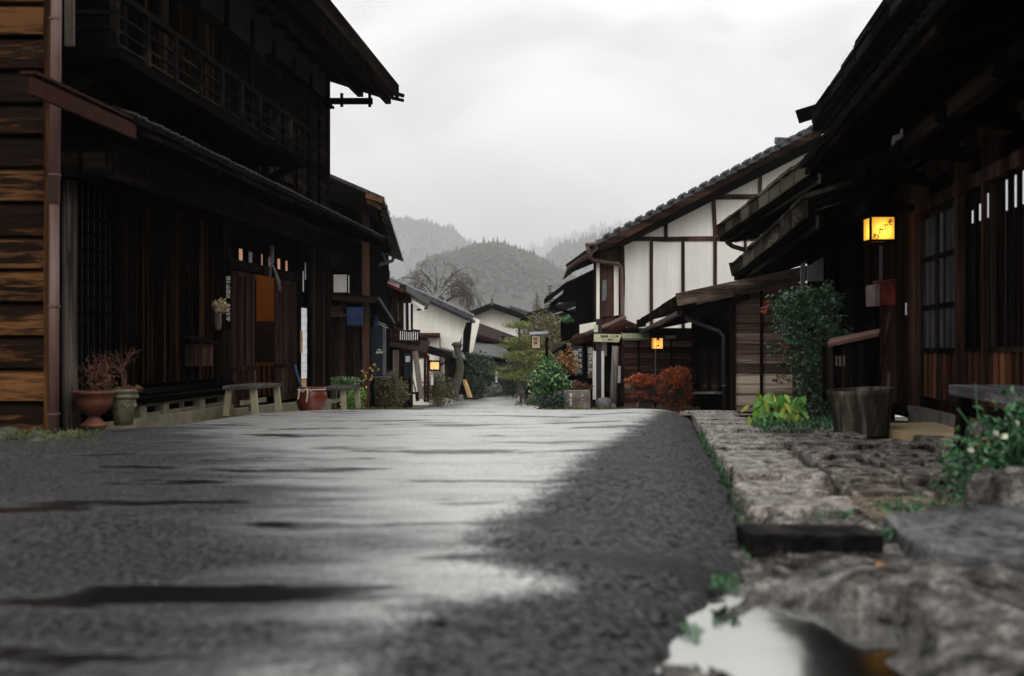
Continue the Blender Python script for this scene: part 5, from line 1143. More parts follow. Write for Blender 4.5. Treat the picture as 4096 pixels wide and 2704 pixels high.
# bare weeping cherry behind the roofs
ch = thing('weeping_cherry', 'bare weeping cherry tree rising behind the white storehouse roof', 'tree', P(428, 330, 88))
mb = MB()
mb.tube([P(428, 340, 88), P(433, 318, 88), P(437, 303, 88), P(443, 297, 88)], [.5, .42, .34, .25], 8, .1)
mb.tube([P(446, 301, 88), P(455, 296, 88), P(462, 296, 88)], [.12, .1, .07], 6)
mb.tube([P(437, 300, 88), P(428, 296, 88), P(415, 295, 88)], [.2, .2, .12], 6)
mb.build('trunk', M['fartwig'], ch)
mb = MB()
for k in range(30):
    ang = rng.uniform(-1, 1); c0 = P(437+ang*16, rng.uniform(284, 297), 88+rng.uniform(-1, 1))
    twigs(mb, c0, V(ang*1.3, rng.uniform(-.3, .3), rng.uniform(.2, 1.0)), rng.uniform(1.1, 2.1), .045, 3, .16, .7, .009, 3)
mb.build('branches', M['fartwig'], ch)
mb = MB()
for k in range(110):
    t = rng.uniform(-1, 1); px = 437+t*30; py = 279+(t*t)*18+rng.uniform(0, 10)
    q = P(px, py, 88+rng.uniform(-1, 1)); L_ = rng.uniform(.8, 2.2); s_ = .35*t
    mb.tube([q, q+V(s_*.5, 0, -.2*L_), q+V(s_*.8, 0, -.6*L_), q+V(s_, 0, -L_)], [.015, .011, .008, .006], 3, cap=False)
mb.build('drooping_twigs', M['fartwig'], ch)
# utility pole
mb = MB(); mb.tube([P(389, 300, 95), P(389, 271, 95)], .13, 7); mb.beam(P(383, 278, 95), P(394, 277.5, 95), .12, .1); mb.beam(P(385, 281, 95), P(392, 280.5, 95), .1, .1)
tag(mb.build('utility_pole', M['fartwig'], org=P(389, 300, 95)), 'thin brown utility pole behind the left roofs', 'pole')

# ================================================================== CENTRE RIGHT: pines, lantern sign, garden plants
def pine(name, label, base, pads, trunk, Y):
    t = thing(name, label, 'tree', base); m_ = MB()
    m_.tube(trunk[0], trunk[1], 7, .08)
    for (px, py, rx, rz, n) in pads:
        m_.tube([lerp(Vector(trunk[0][-1]), Vector(trunk[0][0]), .5*min(1, (py-310)/60)), P(px, py+1.5, Y)], [.05, .025], 5)
    m_.build('trunk', M['bark'], t)
    m_ = MB()
    for (px, py, rx, rz, n) in pads: cloud(m_, P(px, py, Y), (rx, rx*.8, rz), n, .12, 16, .2, .2, flat=.7)
    m_.build('crown', M['leaf_pine'], t); return t
Yp = 40
pine('cloud_pruned_pine', 'cloud-pruned pine with a flat bright top pad, centre of the street', P(519, 392, Yp),
     [(519, 325, .68, .17, 1300), (512, 343, .75, .26, 1500), (531, 340, .55, .28, 900), (523, 356, .9, .36, 2000), (513, 372, .85, .35, 1500), (530, 375, .8, .4, 1500), (541, 360, .7, .5, 1400)],
     ([P(521, 392, Yp), P(519, 372, Yp), P(518, 355, Yp), P(520, 340, Yp), P(519, 328, Yp)], [.13, .11, .08, .06, .045]), Yp)
c = P(545, 338, 46)
bush('scrubby_tree', 'bushy brown-green tree behind the lantern sign', 'tree', P(545, 341, 46), (1.5, 1.2, 1.5), 7000, .16, M['leaf_scrub'], 110, .25, spread=.14, nst=26, stemmat=M['bark'])
bush('shrub', 'dense green shrub lying low behind the pine', 'shrub', P(512, 378, 45), (.6, .5, .75), 2200, .12, M['leaf_dark'], 14)
for (px, py, Y_, lab, m_) in ((550, 290, 120, 'tall dark conifer far behind the right houses', 'leaf_dark'), (537, 298, 130, 'pale thin conifer left of the tall dark one', 'leaf_scrub')):
    b = P(px, 340, Y_); t = thing('conifer', lab, 'tree', b); top = P(px, py-4, Y_); mb = MB(); mb.tube([b, top], [.2, .04], 6); mb.build('trunk', M['bark'], t)
    mb = MB(); hgt = top.z-b.z
    for k in range(15):
        zz = b.z+hgt*(.2+.8*k/14); r = hgt*.24*(1-k/15.5)
        for a in range(9):
            an = rng.random()*6.28; q = Vector((b.x, Y_, zz)); e_ = q+V(math.cos(an)*r, math.sin(an)*r, -r*.25)
            for s_ in range(9): mb.leaf(lerp(q, e_, rng.random()), e_-q, rng.uniform(.25, .5), .35)
    mb.build('crown', M[m_], t)
# dark low roof behind
DR = thing('dark_roof_house', 'low house with a plain dark slanting roof behind the pines', 'house', P(560, 385, 50))
mb = MB(); mb.slab(P(520, 319, 49), P(588, 297, 49), P(600, 292, 58), P(530, 312, 58), .28); mb.build('roof', M['tiledark'], DR)
mb = MB(); mb.slab(P(524, 325, 49.3), P(590, 303, 49.3), P(590, 303, 49.5), P(524, 325, 49.5), .14); mb.build('verge_board', M['brown_x'], DR)
mb = MB(); mb.prism([P(528, 395, 51), P(600, 395, 51), P(600, 303, 51), P(528, 325, 51)], V(0, .3, 0)); mb.build('wall', M['dark_z'], DR)
# far lantern sign on post
c = P(537.5, 367, 30); ls = thing('lantern_sign', 'tall paper lantern sign on a post with a dark cap and two large characters', 'lantern', P(547, 395, 30))
mb = MB(); mb.beam(P(546.8, 400, 30.1), P(546.8, 337, 30.1), .09, .09); mb.build('post', M['dark_z'], ls)
w_, h_ = 29/4/F*30, 53/4/F*30
cc = P(536, 348.5, 30); pn = boxlamp(ls, cc-V(0, 0, 0), .27, .39, .16, plain('cream_lantern_paper', (.75, .62, .45), .8, emis=(1, .7, .42), es=.28, noise_amt=.05), M['dark_z'], .022)
text('lettering', "松\n屋", .125, M['ink'], ls, P(535.5, 341.8, 29.89), space=1.15, bold=.02)
mb = MB()
for k in range(1, 7): x = cc.x-.11+.22*k/7; mb.box(x-.003, x+.003, 29.9, 29.908, cc.z+.03, cc.z+.36)
for k in range(1, 9): z = cc.z+.02+.35*k/9; mb.box(cc.x-.11, cc.x+.11, 29.9, 29.908, z-.003, z+.003)
mb.build('grid', M['brown_z'], ls)
mb = MB(); mb.slab(P(530, 334.6, 29.75), P(548.6, 333.6, 29.75), P(548.4, 331, 30.1), P(529.2, 332, 30.1), .04); mb.build('cap', M['tile'], ls)

# garden plants at the corner
Yc = 23.5
bush('shrub', 'big glossy green shrub with pale yellow-green leaves at the corner', 'shrub', P(551, 384, Yc), (.50, .45, .62), 3000, .115, M['leaf_green'], 60, .6, spread=.15, nst=16)
bush('shrub', 'dark green low foliage at the foot of the corner shrub', 'shrub', P(556, 402, Yc-.3), (.50, .35, .20), 1700, .07, M['leaf_dark'], 12, nst=6)
bush('shrub', 'orange and green leafy plant above the stone block', 'shrub', P(566, 363, Yc+.3), (.26, .2, .26), 900, .08, M['leaf_orange'], 9, nst=6)
bush('fern', 'rusty orange fern spreading over the stone block', 'fern', P(582, 386, Yc), (.22, .2, .13), 700, .075, M['leaf_dry'], 7, .3, nst=6)
bush('shrub', 'light green leaves growing under the dark balcony', 'shrub', P(568, 319, 27), (.20, .2, .08), 220, .09, M['leaf_green'], 6, nst=3)
for (px, py, r, lab) in ((559, 396, .16, 'upper grey garden stone left of the stone block'), (557.5, 405, .2, 'lower mossy garden stone left of the stone block'), (604, 405, .22, 'rounded dark boulder at the foot of the signpost'), (611, 408, .15, 'smaller stone right of the dark boulder'), (641, 407, .14, 'pale stone before the reddish plank wall')):
    c = P(px, py, Yc-.2); mb = MB(); mb.lathe(c, [(r*.8, -r*.8), (r, -.2*r), (r*.9, r*.4), (r*.5, r*.75), (r*.1, r*.8)], 9, .16); o = mb.build('garden_stone', M['stone'], org=c, smooth=True); tag(o, lab, 'stone')
c = P(577, 411, Yc-.5); tb = thing('stone_block', 'rust-stained squared block with flaking white marks beside the corner shrub', 'stone block', c)
mb = MB(); a = P(564, 411, Yc-.6); b = P(590.5, 390.6, Yc-.6); mb.box(a.x, b.x, Yc-.6, Yc-.2, a.z, b.z); mb.build('block', plain('rusty_block', (.16, .135, .11), .55, noise_amt=.6, nscale=5), tb, bevel=.01)
mb = MB()
for px, py, s_ in ((571, 394.5, .045), (571, 396.5, .03), (570.7, 400, .03), (570.5, 403, .05), (571, 405.5, .03), (582.5, 395, .03), (583, 399.5, .015)):
    q = P(px, py, Yc-.605); mb.prism([q+V(math.cos(a)*s_*rng.uniform(.4, 1.1), 0, math.sin(a)*s_*rng.uniform(.4, 1)) for a in [k*.9 for k in range(7)]][::-1], V(0, .02, 0))
mb.build('white_marks', M['papersign'], tb)
# bollard (red hydrant)
hb = thing('hydrant_post', 'dark red hydrant post with side caps at the far right road edge', 'hydrant', P(521, 404, 38))
mb = MB(); mb.lathe(P(521, 404.5, 38), [(.05, 0), (.05, .38), (.065, .40), (.06, .46), (.03, .5)], 10); mb.build('post', plain('rusted_red_iron', (.06, .018, .014), .5), hb)
mb = MB(); a = P(521, 394, 38); mb.tube([a+V(-.14, 0, 0), a], .035, 7); mb.build('cap', plain('rusted_iron', (.03, .018, .014), .5), hb)
mb = MB(); mb.tube([P(526.5, 404, 36), P(526.7, 388, 36)], .04, 6); tag(mb.build('road_stake', M['dark_z'], org=P(526.5, 404, 36)), 'thin dark stake standing right of the hydrant post', 'stake')
c = P(533, 403, 35); mb = MB(); mb.lathe(c, [(.28, -.4), (.33, -.1), (.26, .15), (.12, .3), (.02, .33)], 9, .14); o = mb.build('boulder', M['mosstone'], org=c, smooth=True); tag(o, 'mossy boulder at the road edge right of the hydrant post', 'rock')
mb = MB()
for _ in range(1500):
    px = rng.uniform(515, 700); Y_ = rng.uniform(20.5, 24) if px > 545 else rng.uniform(33, 36); mb.leaf(V((px-512)/F*Y_, Y_, g(Y_)+rng.uniform(0, .12)), V(rng.uniform(-.6, .6), 0, 1), rng.uniform(.05, .12), .3)
struct(mb.build('grass', M['grassmat']), 'stuff')

# ================================================================== RIGHT: large white gable house
YE = 27.0
E = thing('half_timbered_house', 'white half-timbered gable house with a long tiled verge, right side', 'house', V(5.5, YE, g(YE)))
def E2(px, py, dy=0): return P(px, py, YE)+V(0, dy, 0)
def PE(px, py, dy): # point on a parallel plane dy nearer, at true size there
    q = P(px, py, YE); return V(q.x, YE+dy, q.z)
mb = MB(); mb.prism([PE(621, 425, 0), PE(1000, 425, 0), PE(1000, 250, 0), PE(813, 146, 0), PE(621, 246, 0)], V(0, .2, 0)); mb.build('gable_wall', M['plaster'], E)
mb = MB()
def fr(x0, y0, x1, y1, wpx, dy=-.035, th=.08):
    a = PE(x0, y0, dy+th/2); b = PE(x1, y1, dy+th/2); mb.beam(a, b, (th if abs(x0-x1) < 3 else th), wpx/F*YE, up=(1, 0, 0) if abs(x0-x1) < 3 else (0, 0, 1))
for (x0, y0, x1, y1, w_) in ((621, 239, 735, 238.6, 4.6), (700, 197, 765, 196.8, 5.0), (651.2, 241, 652.3, 425, 3.3), (682.8, 241, 684, 425, 3.4), (713.6, 199, 715, 236, 3.8), (715, 241, 716, 425, 3.6),
                             (666, 218, 666, 237, 3.5), (759.6, 170, 759.8, 194, 3.3), (745.5, 241, 745.5, 425, 2.8), (735, 238.6, 1000, 238.4, 4.5), (622.5, 243, 622.5, 425, 4)):
    fr(x0, y0, x1, y1, w_)
o = mb.build('timber_frame', wood('frame_wood', (.012, .008, .007), (.035, .020, .016), (.09, .05, .04), 'z', .55), E)
for o in PIECES:
    if o.name.startswith('timber') and o.parent == E: rough(o, .02, 4, .5)
# roof with tile courses along the verge
mb = MB(); ra, rb = PE(594, 245.5, -.7), PE(814, 129.5, -.7)
n = 21
for k in range(n):
    a = lerp(ra, rb, k/n); b = lerp(ra, rb, (k+1)/n+.004)
    mb.slab(a+V(0, 0, .07), b+V(0, 0, .02), b+V(0, 9, .02), a+V(0, 9, .07), .11)
mb.build('roof', M['tile'], E)
mb = MB()
for k in range(n):
    a = lerp(ra, rb, (k+.92)/n); mb.beam(a+V(-.07, -.03, .03), a+V(.07, -.03, .095), .5, .055)
mb.build('verge_tiles', M['tile'], E, smooth=False)
mb = MB()
for k in range(30): q = lerp(PE(770, 148, -.6), PE(822, 121, 3), k/29); mb.tube([q+V(0, 0, 0), q+V(.02, 0, .16)], .05, 6)
mb.tube([PE(806, 128, -.7), PE(817, 122, -.8)], .16, 8); mb.tube([PE(812, 124, -.9), PE(822, 132, -.9)], .13, 8); mb.build('ridge_tiles', M['tile'], E)
mb = MB(); mb.beam(PE(596, 250.5, -.66), PE(815, 134.5, -.66), .06, .22); o = mb.build('verge_board', M['brown_x'], E); 
mb = MB(); mb.beam(PE(818, 134.5, -.66), PE(832, 146, -.66), .06, .22); mb.build('verge_board', M['brown_x'], E)
mb = MB(); mb.prism([PE(592, 255, -.6), PE(596, 251, -.6), PE(815, 135.5, -.6), PE(813, 150, -.6), PE(621, 247.5, -.6)], V(0, .62, 0)); mb.build('soffit', M['black_x'], E)
mb = MB(); a = PE(566, 266, -.5)
mb.slab(PE(566.5, 266.5, -.4), PE(594.5, 246.5, -.4), PE(600, 243, 6), PE(574, 262, 6), .10); mb.build('eave_roof', M['pipe_brown'], E)
mb = MB(); 
for k in range(14): q = lerp(PE(567, 265.5, -.45), PE(594, 246, -.45), k/13); mb.tube([q, q+V(0, .5, 0)], .035, 6)
mb.build('eave_tiles', M['tiledark'], E)
mb = MB(); mb.prism([PE(570, 270, -.2), PE(595, 254, -.2), PE(595, 263, -.2), PE(571, 273, -.2)], V(0, .1, 0)); mb.build('eave_fascia', M['black_x'], E)
# street front
mb = MB(); mb.prism([PE(594, 425, 0), PE(621, 425, 0), PE(621, 246, 0), PE(594, 252, 0)], V(0, .2, 0)); mb.build('street_front', M['brown_z'], E)
mb = MB(); 
for (x0, x1, y0, y1) in ((596.2, 599.4, 261, 320), (613.8, 618.4, 262, 316)): mb.prism([PE(x0, y1, -.06), PE(x1, y1-1, -.06), PE(x1, y0, -.06), PE(x0, y0, -.06)], V(0, .05, 0))
mb.build('plaster_strip', M['plaster2'], E)
mb = MB(); mb.prism([PE(600.5, 318, -.05), PE(612.5, 315, -.05), PE(612.5, 262, -.05), PE(600.5, 262, -.05)], V(0, .04, 0)); s1 = mb.build('shutter', M['brown_z'], E)
mb = MB(); mb.prism([PE(602, 302, -.07), PE(605.5, 300, -.07), PE(606.5, 296, -.07), PE(606.5, 280, -.07), PE(603, 280, -.07), PE(602, 284, -.07)], V(0, .02, 0)); mb.build('carved_panel', M['metal'], s1)
mb = MB(); mb.tube([PE(584, 247, -.6), PE(595, 246.5, -.7)], .055, 8); mb.tube([PE(586, 248, -.6), PE(587.5, 258, -.5), PE(592, 261, -.3), PE(618, 265, -.2), PE(620.5, 269, -.15), PE(621.8, 314, -.15), PE(620, 318, -.2)], .055, 9); mb.build('downpipe', M['pipe_brown'], E, smooth=True)
# lower hood roof of the corner
mb = MB(); mb.slab(PE(566, 341, -1.5), PE(621.5, 322, -1.5), PE(624, 318, .2), PE(575, 334, .2), .09)
mb.slab(PE(621.5, 322, -1.5), PE(630, 325.5, -1.5), PE(630, 323, .2), PE(624, 318, .2), .09); mb.build('hood_roof', M['brown_x'], E)
mb = MB(); mb.beam(PE(566, 345, -1.5), PE(621, 325.6, -1.5), .06, .10); mb.beam(PE(588, 343, -1.45), PE(620, 329.5, -1.45), .06, .12); mb.beam(PE(621, 326, -1.5), PE(629, 329, -1.5), .06, .12); mb.build('hood_board', M['copper'], E)
mb = MB(); mb.tube([PE(581.5, 335, -1.6), PE(600, 327.5, -1.6), PE(621, 318.5, -.8)], .065, 9); mb.tube([PE(566, 343, -1.5), PE(566, 350, -1.5)], .06, 8); mb.build('hood_gutter', M['pipe_brown'], E, smooth=True)
mb = MB(); mb.prism([PE(579, 334, -.3), PE(595, 330, -.3), PE(595, 322, -.3), PE(579, 325, -.3)], V(0, .1, 0)); mb.build('cream_panel', M['plaster2'], E)
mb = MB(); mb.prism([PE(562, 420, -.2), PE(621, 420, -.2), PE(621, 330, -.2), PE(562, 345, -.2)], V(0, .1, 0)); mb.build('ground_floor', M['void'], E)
mb = MB(); mb.prism([PE(577, 345, .3), PE(595, 335, .3), PE(595, 268, .3), PE(577, 277, .3)], V(0, .1, 0)); mb.build('dark_wing', M['black_z'], E)
# dark neighbour roof + balcony further back
D0 = thing('dark_balcony_house', 'black timber house with curved board eaves and slatted balcony, right of the street', 'house', P(575, 405, 30))
mb = MB(); mb.slab(P(544, 299, 29), P(562, 285.5, 29), P(566, 283, 33), P(549, 295, 33), .16); mb.slab(P(561, 286, 29), P(597, 272, 29), P(600, 268, 33), P(566, 282, 33), .12); mb.build('roof', M['dark_x'], D0)
mb = MB(); mb.slab(P(550, 304, 29.2), P(567, 290, 29.2), P(570, 288, 33), P(554, 300, 33), .18); mb.prism([P(561, 300, 29.3), P(580, 300, 29.3), P(597, 275, 29.3), P(564, 288, 29.3)], V(0, .1, 0))
mb.build('rafters', M['black_x'], D0)
mb = MB(); mb.tube([P(551, 305, 29.1), P(555, 308, 29.1), P(577, 314, 29.1)], .05, 7); mb.beam(P(556, 301, 29.1), P(577, 300, 29.1), .08, .1); mb.build('bracket', M['black_x'], D0)
mb = MB(); mb.prism([P(575.8, 345, 29.5), P(600, 345, 29.5), P(600, 276, 29.5), P(575.8, 284, 29.5)], V(0, .1, 0)); mb.build('wall', M['black_z'], D0)
bo = MB(); bo.slab(P(561, 338.5, 29), P(581, 334, 29), P(582, 333, 31), P(565, 337, 31), .1); bo = bo.build('balcony', M['black_x'], D0)
mb = MB(); mb.beam(P(561, 322, 29), P(575, 316.5, 29), .06, .06)
for k in range(11): t = k/10; mb.beam(P(561.3+t*13.5, 338-t*3.3, 29), P(561.3+t*13.5, 322-t*5.5, 29), .05, .04)
mb.build('railing', M['black_z'], bo)
mb = MB(); mb.slab(P(552, 352, 28), P(563, 347, 28), P(567, 344, 30), P(557, 348, 30), .06); mb.build('small_roof', M['dark_x'], D0)
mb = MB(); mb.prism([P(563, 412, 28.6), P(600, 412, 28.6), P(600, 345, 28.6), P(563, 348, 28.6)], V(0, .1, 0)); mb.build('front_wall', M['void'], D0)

# signs, signpost, leaning column
YS = 24.2
def board(name, label, x0, x1, y0, y1, Y, mat, th=.03, cat='sign'):
    a = P(x0, y1, Y); b = P(x1, y0, Y); t = thing(name, label, cat, V((a.x+b.x)/2, Y, a.z)); m_ = MB(); m_.box(a.x, b.x, Y, Y+th, a.z, b.z); m_.build('board', mat, t); return t
b1_ = board('kanji_board', 'black hanging board with two columns of white brushed characters', 572.5, 583, 346, 375, YS, M['navy'])
text('lettering', "御\n部\n餅\n里", .125, M['papersign'], b1_, P(575.6, 362, YS-.005), space=1.18)
text('lettering', "大\n今\n年\n起\n久", .105, M['papersign'], b1_, P(579.9, 361, YS-.005), space=1.22)
b2_ = board('kanji_plank', 'grey upright plank with bold white brushed characters behind the white boards', 587.8, 593.5, 347, 378, YS+.1, M['grey_z'])
text('lettering', "山\n古\n茶\n屋", .15, M['papersign'], b2_, P(591, 361, YS+.09), space=1.1, bold=.02)
sp_ = thing('signpost', 'tall dark wooden post between two white boards, carrying the cream arrow sign', 'post', P(599, 400, YS-.3))
mb = MB(); mb.beam(P(598.8, 411, YS-.3), P(598.8, 319, YS-.3), .13, .13); mb.build('post', plain('near_black_post', (.016, .013, .014), .5), sp_)
mb = MB(); mb.beam(P(594.4, 399.5, YS-.35), P(594.4, 351, YS-.35), .078, .04); mb.build('white_board', M['lampwhite'], sp_)
mb = MB(); mb.beam(P(602.7, 399, YS-.35), P(602.7, 351, YS-.35), .066, .04); mb.build('white_board', M['lampwhite'], sp_)
mb = MB(); mb.beam(P(604, 356, YS-.34), P(604, 342, YS-.34), .13, .03); mb.build('notice', M['greymetal'], sp_)
mb = MB(); a = P(593.8, 332, YS-.36); b = P(598, 325, YS-.36); mb.box(a.x, b.x, YS-.37, YS-.35, a.z, b.z); mb.build('plate', M['cream'], sp_)
arr = thing('arrow_sign', 'cream arrow-ended sign board with bus symbol reading parking and bus stop', 'sign', P(607, 342, YS-.45))
poly = [(594, 341.5), (594, 333.8), (621.2, 334.3), (621.4, 336), (618.6, 342.2)]
mb = MB(); mb.prism([P(x, y, YS-.45) for x, y in poly], V(0, .03, 0)); mb.build('board', M['cream'], arr)
text('lettering', "駐車場・バス停", .066, M['ink'], arr, P(609.5, 336.5, YS-.456), sx=.92, bold=.02)
text('lettering', "Parking", .028, M['ink'], arr, P(603.9, 339.9, YS-.456))
text('lettering', "Bus Stop", .028, M['ink'], arr, P(615.4, 340.2, YS-.456))
mb = MB(); c = P(610, 339.7, YS-.456); mb.box(c.x-.055, c.x+.055, YS-.457, YS-.451, c.z-.016, c.z+.022)
for dx in (-.03, .03): mb.tube([c+V(dx, -.002, -.018), c+V(dx, .006, -.018)], .010, 10)
bi = mb.build('bus_symbol', M['ink'], arr); mb = MB(); mb.box(c.x-.046, c.x+.046, YS-.459, YS-.4575, c.z+.004, c.z+.013); mb.build('bus_windows', M['cream'], bi)
col_ = thing('leaning_column', 'weathered grey tree-trunk column leaning beside the signpost', 'column', P(613, 405, YS))
mb = MB(); mb.tube([P(613, 412, YS), P(613.5, 390, YS), P(614.5, 370, YS), P(615.5, 346, YS)], [.10, .085, .082, .085], 10, .06); mb.build('trunk', M['grey_z'], col_, smooth=True)
mb = MB(); mb.beam(P(618.8, 383, YS+.2), P(618.8, 366, YS+.2), .085, .03); tag(mb.build('notice_board', M['lampwhite'], org=P(618.8, 383, YS+.2)), 'small white panel behind the leaning trunk column', 'panel')

# ================================================================== RIGHT: shed with plank walls
Fh = thing('plank_shed', 'low reddish-brown plank house with a long weathered board roof, right side', 'house', V(4.2, 22, g(22)))
YW = 24.8
def planks(mb, x0, x1, z0, z1, Y, dz, tilt=.02):
    z = z0
    while z < z1:
        h = dz*rng.uniform(.92, 1.05); mb.hexa([(x0, Y-tilt, z), (x1, Y-tilt, z), (x1, Y+.04, z), (x0, Y+.04, z), (x0, Y, z+h-.008), (x1, Y, z+h-.008), (x1, Y+.04, z+h-.008), (x0, Y+.04, z+h-.008)]); z += h
a = P(623, 413, YW); b = P(696, 336, YW)
mb = MB(); planks(mb, a.x, b.x, a.z-.1, b.z, YW, .148); o = mb.build('far_plank_wall', M['redplank'], Fh); rough(o, .006, 2, .3)
mb = MB(); mb.box(a.x, b.x, YW+.045, YW+.1, a.z-.1, b.z+.2)
mb.build('inner_wall', M['void'], Fh)
mb = MB()
for px in (638.5, 655, 671): mb.beam(P(px, 413, YW-.04), P(px, 338, YW-.04), .05, .05)
mb.build('batten', M['dark_z'], Fh)
mb = MB(); mb.beam(P(622.3, 412, YW-.05), P(622.3, 345, YW-.05), .09, .09); mb.build('post', M['brown_z'], Fh)
mb = MB(); n = 5
for k in range(n): x0 = lerp(622.5, 650, k/n); x1 = lerp(622.5, 650, (k+1)/n)-.25; mb.slab(P(x0, 338, YW-.3), P(x1, 338, YW-.3), P(x1-1, 332.5, YW+.1), P(x0-1, 332.5, YW+.1), .05)
mb.slab(P(664, 337.5, YW-.6), P(676, 337.5, YW-.6), P(676, 335.5, YW-.2), P(664, 335.5, YW-.2), .03); mb.build('mossy_boards', M['mossroof'], Fh)
# recessed dark street front with window
def FS(t): return lerp(V(4.15, 18.55, 0), V(4.47, YW, 0), t)
def FSpx(px): # t where the street wall meets this pixel column
    k = (px-512)/F; return (4.15-k*18.55)/(k*(YW-18.55)-.32)
mb = MB(); p0, p1 = FS(0), FS(1); mb.hexa([p0+V(0, 0, -1.1), p0+V(.1, 0, -1.1), p1+V(.1, 0, -1.5), p1+V(0, 0, -1.5), p0+V(0, 0, 1.6), p0+V(.1, 0, 1.6), p1+V(.1, 0, 1.3), p1+V(0, 0, 1.3)]); mb.build('street_wall', M['black_z'], Fh)
ta, tb_ = FSpx(722), FSpx(701)
mb = MB()
def zpx(py, t): Y_ = FS(t).y; return CZ-(py-HZ)/F*Y_
for (x, w_, y0, y1) in ((721, .05, 345, 391), (711, .04, 346, 391), (702, .05, 347, 391)):
    t = FSpx(x); q = FS(t); mb.box(q.x-.07, q.x-.01, q.y-w_, q.y+w_, zpx(y1, t), zpx(y0, t))
wi = mb.build('window', M['dark_z'], Fh)
mb = MB(); q0, q1 = FS(ta), FS(tb_); z0, z1 = zpx(391, ta), zpx(347, ta); mb.hexa([q0+V(-.03, 0, z0), q0+V(-.02, 0, z0), q1+V(-.02, 0, z0-.2), q1+V(-.03, 0, z0-.2), q0+V(-.03, 0, z1), q0+V(-.02, 0, z1), q1+V(-.02, 0, z1), q1+V(-.03, 0, z1)]); mb.build('pane', M['pane'], wi)
mb = MB(); mb.beam(q0+V(-.10, -.1, z0-.03), q1+V(-.10, .1, z0-.19), .2, .05); mb.build('sill', M['grey_y'], wi)
# bright plank end wall
a = P(735, 413, 18.5); b = P(812, 292, 18.5)
mb = MB(); planks(mb, a.x, b.x, a.z-.05, b.z, 18.5, .193, .022); o = mb.build('end_plank_wall', M['shedplank'], Fh); rough(o, .008, 3, .35)
mb = MB(); mb.box(a.x, b.x, 18.545, 18.6, a.z-.1, b.z+.1); mb.build('end_backing', M['void'], Fh)
mb = MB(); mb.beam(P(733, 414, 18.47), P(733, 300, 18.47), .085, .085); mb.beam(P(761.3, 413, 18.45), P(761.3, 290, 18.45), .045, .04); mb.beam(P(794, 413, 18.45), P(794, 290, 18.45), .05, .04); mb.beam(P(730, 414, 18.42), P(800, 414.5, 18.42), .1, .08); mb.build('corner_post', M['brown_z'], Fh)
mb = MB(); mb.beam(P(726.5, 312, 18.3), P(726.5, 319, 18.3), .2, .2); mb.beam(P(737, 294, 18.2), P(737, 303, 18.2), .11, .1); mb.build('bracket', M['dark_z'], Fh)
# roof
mb = MB(); A1 = P(676.5, 295.5, 18.15); A2 = P(815, 268, 18.15); B1 = P(637, 320.5, YW+.2)
n = 9
for k in range(n):
    p = lerp(A1, B1, k/n); q = lerp(A1, B1, (k+1)/n-.012); jz = V(0, 0, rng.uniform(-.012, .012))
    mb.slab(p+jz, q+jz, q+V(2.6, 0, .60)+jz, p+V(2.6, 0, .50)+jz, .06)
mb.build('roof', M['dark_y'], Fh)
mb = MB(); mb.beam(A1+V(0, -.03, -.08), P(815, 270.5, 18.12), .05, .235); o = mb.build('verge_board', wood('knotty_board', (.03, .02, .015), (.12, .085, .066), (.36, .27, .20), 'x', .6, bump=1, st=4), Fh, label='long weathered knotty verge board'); rough(o, .006, 5, .3)
mb = MB(); mb.beam(P(696.5, 303, 18.2), P(815, 277.5, 18.2), .04, .055); mb.build('verge_strip', wood('pale_board', (.1, .085, .075), (.22, .19, .17), (.35, .31, .28), 'x', .7), Fh)
mb = MB()
for k in range(n*2):
    p = lerp(A1, B1, k/(n*2)); q = lerp(A1, B1, (k+.93)/(n*2)); mb.beam(p+V(0, 0, -.13), q+V(0, 0, -.13), .04, .13)
mb.build('eave_board', M['dark_y'], Fh)
mb = MB(); mb.beam(B1+V(-.02, -.1, -.08), B1+V(.2, -.15, -.06), .05, .2); mb.build('eave_end', M['orangewood_z'], Fh)
mb = MB()
for k in range(12): p = lerp(A1+V(.2, .3, -.26), B1+V(.14, -.4, -.24), k/11); mb.tube([p, p+V(1.2, 0, .25)], .055, 7)
mb.build('rafters', M['dark_x'], Fh)
mb = MB(); mb.beam(A1+V(.10, .3, -.31), B1+V(.06, -.3, -.30), .09, .07); mb.build('gutter', M['pipe_dark'], Fh)
mb = MB(); mb.tube([P(686, 318, 18.8), P(692, 321, 18.6), P(719, 331, 18.4), P(723.5, 336, 18.35), P(724.2, 414, 18.35)], .034, 9); 
dp = mb.build('downpipe', M['pipe_dark'], Fh, smooth=True)
mb = MB(); mb.tube([P(724, 385, 18.3), P(724, 386.2, 18.3)], .045, 9); mb.build('clamp', M['metal'], dp)
